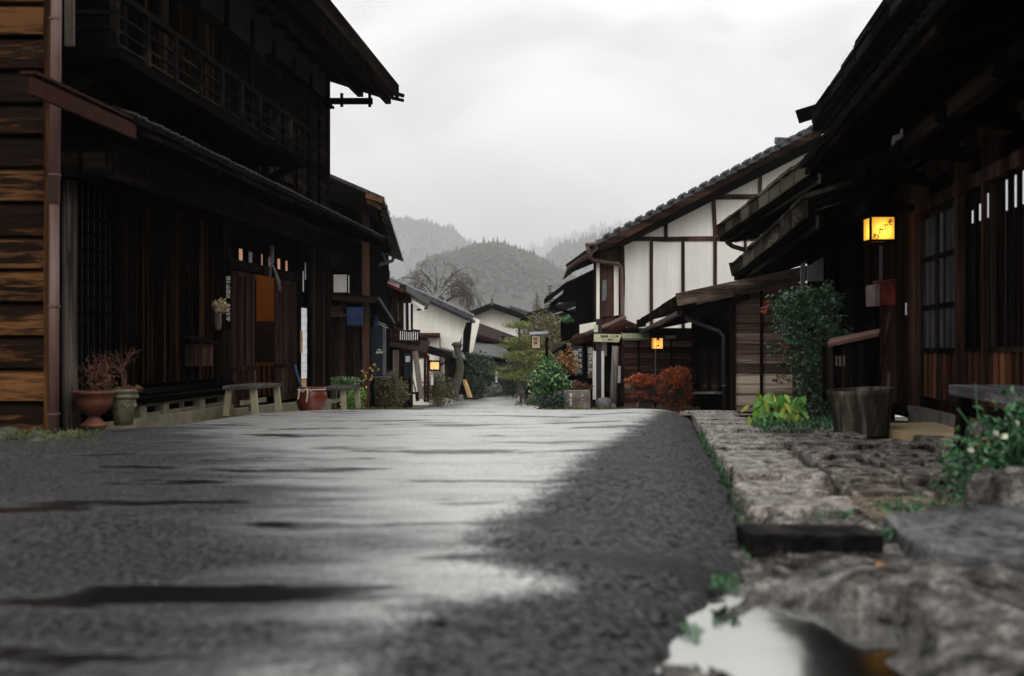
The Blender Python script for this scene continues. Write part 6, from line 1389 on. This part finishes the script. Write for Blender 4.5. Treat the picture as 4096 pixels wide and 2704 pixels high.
# small glowing lantern by the shed
c = P(657.3, 349.2, 22.6); l3 = thing('small_lantern', 'small glowing square lantern hanging on a pole before the reddish plank wall', 'lantern', c)
def paperlamp(root, c, w_, h_, d_, fr, mat, energy, rad=.02, bulb=.018, bz=.45, lampname='lantern_bulb'):
    c = Vector(c); m1 = MB(); m1.box(c.x-w_/2+fr, c.x+w_/2-fr, c.y-d_/2+fr*.4, c.y+d_/2-fr*.4, c.z+fr, c.z+h_-fr); m1.build('paper', mat, root)
    m2 = MB()
    for sx in (-1, 1):
        for sy in (-1, 1): x = c.x+sx*(w_/2-fr/2); y = c.y+sy*(d_/2-fr/2); m2.box(x-fr/2, x+fr/2, y-fr/2, y+fr/2, c.z, c.z+h_)
    m2.box(c.x-w_/2-.005, c.x+w_/2+.005, c.y-d_/2-.005, c.y+d_/2+.005, c.z+h_-fr, c.z+h_+.01)
    for sy in (-1, 1): y = c.y+sy*(d_/2-fr/2); m2.box(c.x-w_/2, c.x+w_/2, y-fr/2-.001, y+fr/2+.001, c.z, c.z+fr)
    for sx in (-1, 1): x = c.x+sx*(w_/2-fr/2); m2.box(x-fr/2-.001, x+fr/2+.001, c.y-d_/2, c.y+d_/2, c.z, c.z+fr)
    m2.build('frame', M['black_z'], root)
    pl = bpy.data.lights.new(lampname, 'POINT'); pl.energy = energy; pl.color = (1, .64, .18); pl.shadow_soft_size = rad
    po = bpy.data.objects.new(lampname, pl); COL.objects.link(po); po.location = c+V(0, -d_*.15, h_*bz)
def lanternpaper(name, col, em, es):
    m, n, N, K, bs = newmat(name); n.nodes.remove(bs); o = n.nodes['Material Output']
    t = N('ShaderNodeBsdfTranslucent'); t.inputs[0].default_value = col+(1,); e = N('ShaderNodeEmission'); e.inputs[0].default_value = em+(1,); e.inputs[1].default_value = es
    a = N('ShaderNodeAddShader'); K(t.outputs[0], a.inputs[0]); K(e.outputs[0], a.inputs[1]); K(a.outputs[0], o.inputs[0]); return m
M['lp1'] = lanternpaper('glowing_lantern_paper', (.95, .70, .24), (1, .46, .05), .17)
paperlamp(l3, c, .245, .265, .22, .014, lanternpaper('glowing_small_lantern_paper', (.9, .65, .35), (1, .42, .12), .40), .42, .02, bz=.45)
text('lettering', "恵\n川\n屋", .078, M['ink'], l3, c+V(.0, -.118, .137), space=.98, bold=.045)
mb = MB(); mb.box(c.x-.17, c.x+.17, c.y-.15, c.y+.15, c.z+.275, c.z+.30); mb.build('roof', M['black_x'], l3)
mb = MB(); mb.tube([c+V(-.04, .0, 0), c+V(-.05, 0, -1.2)], .018, 6); mb.build('pole', M['metal'], l3)
# red azalea bushes
YB = 21.6
def azalea(label, c, top, body, base, ntop, nb):
    t = thing('azalea', label, 'shrub', base)
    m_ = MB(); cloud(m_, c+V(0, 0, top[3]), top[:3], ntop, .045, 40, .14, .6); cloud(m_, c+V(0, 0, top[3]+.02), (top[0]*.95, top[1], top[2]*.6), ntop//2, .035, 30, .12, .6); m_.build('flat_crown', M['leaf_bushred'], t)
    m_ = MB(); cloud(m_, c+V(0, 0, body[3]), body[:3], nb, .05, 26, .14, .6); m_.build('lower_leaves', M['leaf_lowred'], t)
    m_ = MB(); stems(m_, base-V(0, 0, .05), [c+V(rng.uniform(-.85, .85)*top[0], rng.uniform(-.7, .2)*top[1], top[3]+rng.uniform(-.1, .5)*top[2]) for _ in range(48)], .014, .005, .04, 4); m_.build('stems', M['twig'], t)
azalea('low flat-topped azalea with glowing orange-red leaves, left of the pair', P(643, 386, YB), (.42, .30, .15, .12), (.36, .28, .28, -.12), P(645, 412, YB), 2600, 1100)
azalea('taller azalea with a rounded brown top and red leaves, right of the pair', P(676, 388, YB-.3), (.42, .32, .24, .24), (.42, .30, .38, -.10), P(675, 412, YB-.3), 2700, 2400)
mb = MB()
for _ in range(700):
    px = rng.uniform(620, 700); Y_ = rng.uniform(19.6, 20.8); mb.leaf(V((px-512)/F*Y_, Y_, g(Y_)+rng.uniform(0, .03)), V(rng.uniform(-1, 1), rng.uniform(-1, 1), .2), .05, .6)
struct(mb.build('fallen_leaves', M['leaf_bushred']), 'stuff')

# ================================================================== RIGHT: near houses
def Rw(Y, off, z): return Vector((2.8+.139*Y-off, Y, z))
def YR(px, a=2.8): return a*F/(px-650)
def rbox(mb, Y0, Y1, o0, o1, z0, z1): lbox(mb, Y0, Y1, o0, o1, z0, z1, fn=Rw)
# middle dark house (two eaves)
D2 = thing('dark_two_eave_house', 'black timber house with two mossy board eaves behind the nandina bush', 'house', Rw(16, 0, -.5))
mb = MB(); rbox(mb, 12.2, 18.4, -.2, -.1, -.8, 4.2); mb.build('wall', M['black_z'], D2)
mb = MB()
for k in range(12): y = 12.3+k*.5; rbox(mb, y, y+.06, -.1, -.04, -.7, 2.1)
rbox(mb, 12.2, 18.4, -.1, -.02, 1.25, 1.35); mb.build('wall_frame', M['dark_z'], D2)
mossw = wood('mossy_board', (.005, .0048, .004), (.018, .016, .013), (.075, .068, .05), 'y', .6, worn=.15)
def bigeave(root, P0, P1, rise, depth, nseg, mat, hb=.20, fascia=.17):
    P0, P1 = Vector(P0), Vector(P1); up = V(0, 0, 1)
    m_ = MB()
    for k in range(nseg):
        a = lerp(P0, P1, k/nseg); b = lerp(P0, P1, (k+1)/nseg-.01); j = up*rng.uniform(-.012, .012); jx = V(rng.uniform(-.02, .02), 0, 0)
        m_.slab(a+j+jx, b+j+jx, b+V(depth, 0, rise*depth)+j, a+V(depth, 0, rise*depth)+j, .05)
    m_.build('roof', mat, root)
    m_ = MB()
    for k in range(nseg):
        a = lerp(P0, P1, k/nseg)+V(.05, 0, -.05-hb/2); b = lerp(P0, P1, (k+1)/nseg-.012)+V(.05, 0, -.05-hb/2); m_.beam(a, b, .045, hb*rng.uniform(.96, 1.03))
    m_.build('eave_board', mat, root)
    m_ = MB()
    for k in range(nseg):
        a = lerp(P0, P1, (k+.4+rng.uniform(-.2, .2))/nseg)+V(.01, 0, -.04-hb*.55); m_.beam(a+V(.02, 0, hb*.3), a+V(.02, rng.uniform(.05, .15), -hb*.1), .02, .03)
    m_ = MB(); m_.beam(P0+V(.17, 0, -.10-hb), P1+V(.17, -.10, -.10-hb), .05, fascia*.8); m_.build('gutter_board', mat, root)
    m_ = MB()
    for k in range(nseg): a = lerp(P0, P1, (k+.5)/nseg)+V(.3, 0, -.14-hb); m_.beam(a, a+V(depth-.3, 0, rise*(depth-.3)), .07, .12)
    m_.build('rafters', M['black_x'], root)
    m_ = MB(); m_.hexa([P0+V(.06, 0, -.13-hb), P0+V(.16, 0, -.13-hb), P1+V(.16, 0, -.13-hb), P1+V(.06, 0, -.13-hb), P0+V(.06, 0, -.06), P0+V(.16, 0, -.06), P1+V(.16, 0, -.06), P1+V(.06, 0, -.06)]); q = V(.18, 0, -.12-hb-fascia*.3); e_ = V(depth-.22, 0, rise*(depth-.3)); m_.slab(P0+q, P1+q, P1+q+e_, P0+q+e_, .02); m_.build('soffit', M['black_x'], root)
bigeave(D2, P(806, 155.6, 13.1), P(717, 226, 21), .32, 1.7, 9, mossw)
bigeave(D2, (3.20, 11.0, 2.40), P(731, 264, 20), .32, 1.5, 9, mossw, .2, .2)
mb = MB(); a = P(717, 226, 21); mb.beam(a+V(-.02, -.05, -.12), a+V(.28, -.05, -.05), .06, .28)
a = P(731, 264, 20); mb.beam(a+V(-.02, -.05, -.12), a+V(.28, -.05, -.05), .06, .28); mb.build('eave_end', M['orangewood_z'], D2)
mb = MB(); a = P(735, 233, 20.5); mb.beam(P(735, 233, 20.5), P(757, 233, 20.5), .1, .1); mb.beam(P(737, 238, 20.4), P(760, 237, 20.4), .08, .07)
for px in (739, 746, 752): mb.beam(P(px, 229, 20.4), P(px, 241, 20.4), .04, .04)
mb.beam(P(753, 275, 19.5), P(782, 275, 19.5), .12, .12)
for px in (760, 772, 778): mb.beam(P(px, 270, 19.4), P(px, 281, 19.4), .05, .05)
mb.build('outrigger', M['black_x'], D2)
mb = MB(); mb.tube([P(726, 235, 20.6), P(728, 243, 20.6), P(733, 246.5, 20.6), P(756, 253, 20)], .05, 8); mb.tube([P(748, 273, 19.4), P(750, 284, 19.4), P(755, 288, 19.3), P(775, 296, 18.7), P(800, 301, 18)], .055, 8); mb.build('gutter_pipe', M['pipe_dark'], D2, smooth=True)
mb = MB(); a = P(801, 288, 12.6); b = P(805.5, 265, 12.6); mb.prism([a, V(b.x, a.y, a.z), V(b.x, a.y, b.z+.05), V(a.x, a.y, b.z)], V(0, .03, 0))
tag(mb.build('grey_panel', plain('dim_grey_board', (.09, .09, .10), .6), org=a), 'narrow dim grey panel hung left of its wider twin above the nandina', 'panel')
mb = MB(); a = P(808, 281, 12.3); b = P(823.5, 257, 12.3); mb.prism([a, V(b.x, a.y, a.z), V(b.x, a.y, b.z), V(a.x, a.y, b.z-.12)], V(0, .03, 0))
tag(mb.build('grey_panel', bpy.data.materials['dim_grey_board'], org=a), 'wide dim grey slanted panel above the nandina', 'panel')

# near right house
RH = thing('lattice_house', 'near black timber house with lattice doors and glowing lantern, right edge', 'house', Rw(9, 0, .1))
mb = MB(); rbox(mb, 4.5, 14.6, -.3, -.2, -.1, 5.2); mb.build('inner_wall', M['void'], RH)
mb = MB(); rbox(mb, 13.0, 14.8, -.19, -.03, -.3, 2.9); mb.build('board_wall', M['black_z'], RH)
# lattice door
dr = MB(); ya, yb = YR(955), YR(918.6)
rbox(dr, ya, yb, -.09, -.07, .12, 2.10)
dr = dr.build('door', M['void'], RH)
mb = MB(); y = ya+.03
k = 0
while y < yb-.02: rbox(mb, y, y+.024, -.06, -.02, .72, 2.08); y += .098; k += 1
mb.build('lattice', wood('grey_slats', (.015, .014, .015), (.045, .045, .05), (.14, .13, .135), 'z', .5, worn=.2), dr)
mb = MB()
for z in (.70, 1.13, 1.62, 2.06): rbox(mb, ya, yb, -.062, -.012, z-.025, z+.025)
for y in (ya, yb-.05, (ya+yb)/2-.02): rbox(mb, y, y+.05, -.065, -.01, .12, 2.1)
rbox(mb, ya, yb, -.065, -.01, .10, .22); mb.build('rails', M['dark_z'], dr)
mb = MB(); n = 7
for k in range(n): y = lerp(ya+.05, yb-.05, k/n); rbox(mb, y+.02, y+.12, -.05, -.03, .22, .68)
mb.build('lower_panels', M['orangewood_z'], dr)
# posts and pillar
mb = MB(); rbox(mb, YR(918), YR(903.5), -.12, .04, -.02, 2.6); o = mb.build('pillar', M['brown_z'], RH, label='broad rugged pillar left of the lattice door'); rough(o, .012, 4, .25)
mb = MB(); 
for px, w_ in ((959, .10), (985.5, .06), ): y = YR(px); rbox(mb, y-w_/2, y+w_/2, -.12, .03, .05, 2.5)
rbox(mb, YR(1040), YR(918), -.05, .03, 2.10, 2.22); rbox(mb, YR(1040), YR(900), -.09, -.01, 2.45, 2.6); mb.build('posts', M['brown_z'], RH)
mb = MB(); ya, yb = YR(1060), YR(963.5); y = ya
while y < yb: rbox(mb, y, y+.022, -.05, -.012, .73, 2.08); y += .047
mb.build('fine_lattice', M['dark_z'], RH)
mb = MB()
for z in (.715, 1.2, 1.66, 2.08): rbox(mb, ya, yb, -.06, -.008 if z < 1 else -.04, z-.02, z+.02)
rbox(mb, ya, yb, -.06, .0, .12, .24); mb.build('lattice_rails', M['dark_y'], RH)
mb = MB(); n = 13
for k in range(n): y = lerp(ya, yb, k/n); rbox(mb, y+.01, y+.095, -.05, -.02, .24, .70)
mb.build('lower_panels', M['orangewood_z'], RH)
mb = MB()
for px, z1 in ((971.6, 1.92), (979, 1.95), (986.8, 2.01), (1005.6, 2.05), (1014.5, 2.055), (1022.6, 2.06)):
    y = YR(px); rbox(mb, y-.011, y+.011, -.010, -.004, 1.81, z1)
mb.build('daylight_strips', plain('daylight_glow', (.8, .8, .8), .8, emis=(.93, .95, 1), es=.40, noise_amt=.03), RH)  # emission stands in for sky light seen through the lattice
mb = MB(); rbox(mb, YR(1050), YR(914), -.1, .07, -.06, .11); o = mb.build('sill_stone', M['stone'], RH); 
# ragged boards left of the pillar
mb = MB(); y = YR(903)
while y < 12.95: h0 = rng.uniform(-.02, .05); rbox(mb, y, y+.12, -.02, rng.uniform(.0, .02), .0+h0, 2.5); y += .125
o = mb.build('upright_boards', M['brown_z'], RH, label='ragged upright weathered boards'); rough(o, .006, 3, .2)
mb = MB()
for k in range(8): z = .1+k*.16; mb.hexa([Rw(12.1, .02, z), Rw(12.1, .07, z), Rw(12.9, .07, z), Rw(12.9, .02, z), Rw(12.1, .02, z+.155), Rw(12.1, .045, z+.155), Rw(12.9, .045, z+.155), Rw(12.9, .02, z+.155)])
mb.build('clapboards', M['black_y'], RH)
mb = MB(); rbox(mb, YR(893), YR(915), -.1, .1, .0, .06); mb.beam(Rw(10.9, .12, .07), Rw(12.0, .12, .07), .18, .06); mb.build('doorstep', M['dark_y'], RH)
# lower roof
def Ra(Y, a, z): return Vector((a+.139*Y, Y, z))
roofrun(RH, 'lower_roof', Ra(4.2, 1.8, 2.84), Ra(11.7, 1.8, 2.84), (1, 0, 0), .36, 1.05, .05, M['tiledark'], True, M['dark_y'], .5, .06, 22, M['black_x'], courses=4)
mb = MB(); n = 46
for k in range(n):
    p0 = lerp(Ra(4.3, 1.8, 2.86), Ra(11.7, 1.8, 2.86), k/(n-1)); s_ = rng.uniform(.85, 1.15)
    mb.tube([p0+V(-.03, 0, .01), p0+V(.3, 0, .13)], .04*s_, 7)
mb.build('eave_tiles', M['tiledark'], RH, smooth=True)
mb = MB(); mb.beam(Ra(4, 2.3, 2.54), Ra(11.9, 2.3, 2.54), .10, .13); mb.build('eave_beam', M['dark_y'], RH)
mb = MB()
for k in range(6): y = 5+k*1.3; mb.beam(Rw(y, -.05, 2.45), Rw(y, .6, 2.52), .10, .12)
mb.build('bracket', M['black_x'], RH)
# upper storey
mb = MB(); lbox(mb, 6, 14.6, .0, .1, 2.9, 4.45, fn=lambda Y, o, z: Ra(Y, 2.65+o, z)); mb.build('upper_wall', M['black_z'], RH)
fU = lambda Y, o, z: Ra(Y, 2.65-o, z)
ya, yb = YR(906.5, 2.65), YR(893, 2.65)
mb = MB(); lbox(mb, ya, yb, .0, .02, 2.9, 4.45, fn=fU); mb.build('upper_plaster', M['plaster'], RH)
mb = MB(); 
for px in (890.5, 909): y = YR(px, 2.65); lbox(mb, y-.06, y+.06, .0, .05, 2.9, 4.45, fn=fU)
mb.build('upper_posts', M['black_z'], RH)
bigeave(RH, Ra(4.5, 2.37, 4.22), Ra(14.9, 2.37, 4.22), .5, .8, 13, wood('dark_shingle', (.003, .003, .0035), (.010, .009, .010), (.035, .03, .035), 'y', .45), .13, .15)
mb = MB(); a = Ra(14.9, 2.37, 4.22); mb.beam(a+V(-.16, .02, -.05), a+V(.14, 0, .04), .05, .2); mb.beam(a+V(.3, .05, -.36), a+V(.6, 0, -.36), .1, .14); mb.tube([a+V(.22, 0, -.34), a+V(.28, 0, -.5), a+V(.5, 0, -.62)], .05, 8); mb.build('eave_end', M['black_x'], RH)
# hanging lantern with brushed characters
YLn = 10.4; c = P(878.6, 242.5, YLn)
l4 = thing('hanging_lantern', 'large glowing yellow box lantern with black brushed characters on the right house', 'lantern', c)
w_ = 26.5/F*YLn; h_ = 26/F*YLn
paperlamp(l4, c, w_, h_, w_*.95, .022, M['lp1'], 1.15, .02, bz=.40)
for ch, px, py in (('そ', 890.2, 222.5), ('で', 885.6, 227.3), ('か', 881.4, 231.2), ('わ', 876.2, 236.6)):
    text('lettering', ch, .070, M['ink'], l4, P(px, py, YLn-w_*.95/2-.012), bold=.03)
mb = MB(); r0 = c+V(0, 0, h_+.02); x0, x1 = -.20, .26
mb.slab(r0+V(x0, -.26, 0), r0+V(x1, -.26, 0), r0+V(x1-.03, 0, .13), r0+V(x0+.03, 0, .13), .018, (0, 0, 1)); mb.slab(r0+V(x0+.03, 0, .13), r0+V(x1-.03, 0, .13), r0+V(x1, .26, 0), r0+V(x0, .26, 0), .018, (0, 0, 1))
mb.prism([r0+V(x0+.01, -.22, .0), r0+V(x0+.01, .22, .0), r0+V(x0+.03, 0, .12)], V(.02, 0, 0)); mb.build('roof', M['black_x'], l4)
mb = MB(); mb.beam(c+V(.1, 0, h_+.1), Rw(YLn, -.05, c.z+h_+.1), .04, .05); mb.build('bracket', M['black_x'], l4)
# grey strip post beneath the lantern
mb = MB(); mb.beam(P(881.3, 281, 11.2), P(881.3, 246, 11.2), .03, .02); tag(mb.build('pale_strip', M['metal'], org=P(881, 281, 11.2)), 'thin pale metal strip under the glowing lantern', 'strip')
# red box
rb_ = thing('red_box', 'faded red metal box with a grey front fixed beside the pillar', 'box', P(885, 305, 10.9))
a = P(880, 305, 10.75); b = P(895.4, 281.5, 10.75); mb = MB(); mb.box(a.x, b.x, 10.75, 10.95, a.z, b.z); mb.build('body', M['redmetal'], rb_)
a = P(874.6, 306, 10.72); b = P(879.6, 284.5, 10.72); mb = MB(); mb.box(a.x, b.x+.004, 10.72, 10.98, a.z, b.z); mb.build('front', M['greymetal'], rb_)
mb = MB(); q = P(872.5, 282.5, 10.7); mb.slab(q, P(896.5, 280.5, 10.7), P(896.5, 280, 11.0), P(872.5, 282, 11.0), .012, (0, 0, 1)); mb.build('lid', M['redmetal'], rb_)
mb = MB(); c = P(878, 302.5, 10.715); mb.tube([c, c-V(0, .008, 0)], .012, 8); mb.build('knob', M['metal'], rb_)
# white plate
a = P(905.2, 315, 10.7); b = P(908.4, 303, 10.7); mb = MB(); mb.box(a.x, b.x, 10.68, 10.70, a.z, b.z); pw = mb.build('name_plate', M['paper'], org=a); tag(pw, 'small white plate with a dark mark on the rugged pillar', 'plate')
mb = MB(); mb.box(a.x+.008, b.x-.01, 10.674, 10.679, a.z+.045, a.z+.085); mb.build('mark', M['ink'], pw)
# wooden bin with slanting lid, stump, stick
bn = thing('wooden_bin', 'tall dark wooden bin with a slanting reddish lid behind the stump', 'bin', P(857, 389, 9.8))
mb = MB(); a = P(834, 392, 9.8); b = P(879.5, 340, 9.8); n = 6
for k in range(n): x0 = lerp(a.x, b.x, k/n); x1 = lerp(a.x, b.x, (k+1)/n)-.004; zt = lerp(P(0, 344, 9.8).z, P(0, 335, 9.8).z, (k+.5)/n); mb.box(x0, x1, 9.8+rng.uniform(-.004, .004), 9.82, a.z-.1, zt)
mb.box(a.x+.005, b.x-.005, 9.821, 10.2, a.z-.1, P(0, 345, 9.8).z); mb.build('body', M['dark_z'], bn)
mb = MB(); mb.slab(P(827.5, 343.6, 9.72), P(878.5, 332.8, 9.72), P(880, 328.5, 10.25), P(830, 338.5, 10.25), .035); mb.build('lid', plain('reddish_lid', (.13, .068, .05), .5, noise_amt=.3, nscale=8), bn)
mb = MB(); 
for px in (836.5, 840, 844): q = P(px, 361, 9.79); mb.box(q.x-.008, q.x+.008, 9.785, 9.795, q.z-.05, q.z+.05)
mb.build('paint_marks', M['grey_z'], bn)
c = P(861, 427.5, 9.1); stp = thing('tree_stump', 'hollowed mossy tree stump tub standing before the wooden bin', 'stump', c)
mb = MB(); vs = []; prof = [(.235, -.06), (.24, .03), (.25, .12), (.265, .22), (.28, .31), (.285, .355)]
NN = 36
for i, (r, z) in enumerate(prof):
    for k in range(NN):
        a = 6.283*k/NN; rr = r*(1+.05*noise.noise(Vector((math.cos(a)*3, math.sin(a)*3, z*1.5)))+.025*math.sin(a*11+z)); x = math.cos(a)*rr-(z-.15)*.03
        vs.append((c.x+x, c.y+math.sin(a)*rr, c.z+z+(.02*math.cos(a)*z/.35)))
n = len(prof); fs = [(i*NN+k, i*NN+(k+1) % NN, (i+1)*NN+(k+1) % NN, (i+1)*NN+k) for i in range(n-1) for k in range(NN)]
b0 = len(vs)
for r, z in ((.85, .35), (.8, .2)):
    for k in range(NN): v = vs[(n-1)*NN+k]; vs.append((c.x+(v[0]-c.x)*r, c.y+(v[1]-c.y)*r, c.z+z+.02*math.cos(6.283*k/NN)))
fs += [((n-1+i)*NN+k, (n-1+i)*NN+(k+1) % NN, (n+i)*NN+(k+1) % NN, (n+i)*NN+k) for i in range(2) for k in range(NN)]
fs.append(tuple((n+1)*NN+k for k in range(NN))); mb.add(vs, fs)
mb.build('trunk', wood('stump_bark', (.008, .008, .006), (.03, .027, .02), (.14, .11, .09), 'z', .7, worn=.15, scale=.5, bump=1), stp, smooth=True)
mb = MB(); mb.tube([P(890.5, 306, 10.8), P(886, 340, 10.4), P(879, 384, 10.0)], .016, 6); tag(mb.build('leaning_pole', M['brown_z'], org=P(879, 384, 10)), 'long thin wooden pole leaning below the red box', 'pole')
mb = MB(); mb.tube([P(888.5, 388, 10.2), P(889, 372, 10.3)], .016, 6); tag(mb.build('peg', M['grey_z'], org=P(888.5, 388, 10.2)), 'short pale wooden peg standing right of the bin', 'peg')
# nandina
nd = thing('nandina', 'tall dark green nandina bush with red sprigs against the plank shed', 'shrub', P(815, 418, 11.2))
mb = MB()
Yn = 11.3
for (px, py, rx, rz, n) in ((795, 308, .30, .26, 2200), (822, 300, .28, .22, 1500), (790, 325, .24, .20, 1200), (818, 335, .36, .34, 2600), (820, 370, .32, .36, 2600), (812, 398, .28, .24, 1500), (830, 395, .24, .22, 1200), (838, 345, .22, .22, 900), (800, 352, .2, .3, 1100)):
    cloud(mb, P(px, py, Yn+rng.uniform(-.2, .3)), (rx*.85, .30, rz*.9), int(n*.55), .065, 26, .16, .26, .4)
mb.build('foliage', M['leaf_nandina'], nd)
mb = MB()
for k in range(110):
    c0 = P(rng.uniform(770, 845), rng.uniform(292, 385), Yn-.35); ax = V(rng.uniform(-1, 1), -.3, rng.uniform(-.5, .6)).normalized()
    for s_ in range(9):
        q = c0+ax*s_*.018; mb.leaf(q+V(rng.uniform(-.02, .02), 0, 0), ax+V(rng.uniform(-.9, .9), 0, rng.uniform(-.9, .5)), .06, .28)
mb.build('outer_sprays', M['leaf_nandina'], nd)
mb = MB()
for (px, py) in ((764, 308), (768, 304), (763, 313), (785, 346), (779, 375)):
    cloud(mb, P(px, py, Yn-.4), (.04, .04, .05), 20, .035, 4, .4, .35)
mb.build('red_sprigs', M['leaf_red'], nd)
mb = MB(); stems(mb, P(818, 424, Yn), [P(rng.uniform(785, 845), rng.uniform(305, 390), Yn+rng.uniform(-.1, .2)) for _ in range(16)], .014, .006, .04, 5); mb.build('stems', M['twig'], nd)
# hydrangea with yellowing leaves
hy = thing('hydrangea', 'bright lime-green leafy plant with yellowing drooping leaves by the kerb', 'plant', P(778, 427, 9.7))
mb = MB(); Yh = 9.7; big = MB()
def bigleaf(mb, c, d, L_, W_):
    d = Vector(d).normalized(); sd_ = d.cross(V(0, -1, .3)).normalized(); up = sd_.cross(d)
    pts = []; c = Vector(c); prof = [(0, 0), (.25, .42), (.5, .5), (.78, .28), (1, 0)]
    l = [c+d*L_*t+sd_*W_*w__+up*(.05*L_*w__)-V(0, 0, .25*L_*t*t) for t, w__ in prof]; r = [c+d*L_*t-sd_*W_*w__+up*(.05*L_*w__)-V(0, 0, .25*L_*t*t) for t, w__ in prof[1:-1]]; m_ = [c+d*L_*t-V(0, 0, .25*L_*t*t) for t in (.25, .5, .78)]
    vs = [l[0], l[1], l[2], l[3], l[4]]+r+m_
    mb.add(vs, [(0, 1, 8), (0, 8, 5), (1, 2, 9, 8), (8, 9, 6, 5), (2, 3, 10, 9), (9, 10, 7, 6), (3, 4, 10), (10, 4, 7)])
for k in range(150):
    px = rng.choice((rng.gauss(768, 7), rng.gauss(790, 7))); py = rng.uniform(394, 418)
    c0 = P(px, py, Yh+rng.uniform(-.16, .16)); bigleaf(big, c0, V(rng.uniform(-.8, .8), rng.uniform(-1, .3), rng.uniform(-1.2, .2)), rng.uniform(.07, .13), rng.uniform(.035, .055))
big.build('leaves', M['leaf_lime'], hy, smooth=True)
mb = MB(); stems(mb, P(778, 427, Yh), [P(rng.uniform(758, 798), rng.uniform(394, 405), Yh) for _ in range(10)], .007, .004, .02, 5); mb.build('stems', M['twig'], hy)
bush('ground_plant', 'low dark leafy ground plant under the nandina beside the stump', 'plant', P(820, 414, 10.2), (.3, .2, .10), 700, .05, M['leaf_dark'], 8, .4, nst=4)
mb = MB()
for _ in range(900):
    Y_ = rng.uniform(8.8, 10.8); px = rng.uniform(752, 832); mb.leaf(V((px-512)/F*Y_, Y_, g(Y_)+rng.uniform(-.02, .05)), V(rng.uniform(-.7, .7), rng.uniform(-.5, .5), .7), rng.uniform(.025, .06), .4)
for _ in range(500):  # weeds in the joint between asphalt and stones
    Y_ = rng.uniform(3.9, 9.5); x = edgeR(Y_)+rng.uniform(-.01, .05); mb.leaf((x, Y_, g(Y_)-.12+rng.uniform(0, .06)), V(rng.uniform(-1, 1), rng.uniform(-.5, .5), .8), rng.uniform(.012, .02+.003*Y_), .4)
for (cx, cy, r, n) in ((1.5, 4.75, .12, 260), (.72, 3.35, .05, 120), (.50, 2.75, .03, 30), (1.62, 4.2, .12, 200), (2.1, 5.0, .2, 160), (1.9, 4.9, .14, 120)):
    for _ in range(n): a = rng.random()*6.28; q = r*rng.random()**.6; mb.leaf((cx+math.cos(a)*q, cy+math.sin(a)*q, -.075+rng.uniform(0, .05)), V(rng.uniform(-1, 1), rng.uniform(-1, 1), .6), rng.uniform(.015, .035), .5)
struct(mb.build('weeds', M['leaf_fg']), 'stuff')
# yellow/orange fallen leaves
for (x, y, z, mt, lab) in ((1.62, 3.55, -.03, 'leaf_yellow', 'orange-yellow fallen leaf on the wet rock'),):
    pass
# foreground bench, right edge
bench('garden_bench', 'long grey weathered bench before the lattice wall at the right edge', (2.90, 5.2, 0), (.26, 1.90, 0), (.42, -.05, 0), .465, wood('dim_grey_plank', (.012, .011, .012), (.045, .042, .045), (.14, .13, .13), 'y', .6), M['dark_z'], 0.0, top_t=.075)
# foreground leafy plants
fg = thing('leafy_plants', 'clump of blurred fresh green leafy plants at the right edge beneath the bench', 'plant', (2.62, 5.25, -.08))
mb = MB()
for (x, y, z, r, rz, n) in ((2.82, 5.15, .24, .28, .22, 800), (2.95, 5.4, .12, .36, .24, 900), (2.50, 5.2, .02, .22, .20, 700), (2.72, 5.3, .18, .30, .28, 900), (2.36, 5.05, -.03, .12, .10, 260), (2.95, 5.2, .30, .28, .14, 250)):
    cloud(mb, (x, y, z), (r, .22, rz), n, .048, 9, .36, .5)
mb.build('foliage', M['leaf_fg'], fg)
mb = MB(); stems(mb, V(2.7, 5.3, -.1), [V(rng.uniform(2.3, 3.1), 5.3+rng.uniform(-.15, .15), rng.uniform(.1, .55)) for _ in range(20)], .006, .003, .03, 4); mb.build('stems', M['leaf_fg'], fg)
mb = MB(); 
for _ in range(9): mb.leaf((rng.uniform(2.35, 3.0), 5.05+rng.uniform(0, .1), rng.uniform(-.02, .5)), V(rng.uniform(-1, 1), 0, rng.uniform(-1, 1)), .04, .9)
mb.build('blossoms', plain('pale_petals', (.5, .5, .38), .8), fg)
lf = MB(); lf.leaf((1.33, 3.6, -.05), V(1, .3, .1), .05, .7); lf.leaf((1.36, 3.63, -.048), V(.3, 1, .1), .04, .7)
tag(lf.build('fallen_leaf', M['leaf_orange'], org=(1.33, 3.6, -.05)), 'tiny orange fallen leaf on the rough wet rock', 'leaf')

# ================================================================== air
mb = MB(); mb.box(-4500, 4500, -40, 7600, -6, 1400)
hz_ = mb.build('haze', None); hz_.data.materials.clear()
hm = bpy.data.materials.new('haze_air'); hm.use_nodes = True; n_ = hm.node_tree; n_.nodes.remove(n_.nodes['Principled BSDF'])
pv = n_.nodes.new('ShaderNodeVolumePrincipled'); pv.inputs['Color'].default_value = (.97, .97, .965, 1); pv.inputs['Density'].default_value = .00026
n_.links.new(pv.outputs[0], n_.nodes['Material Output'].inputs['Volume']); hz_.data.materials.append(hm)
hz_['kind'] = 'stuff'; hz_.visible_shadow = True
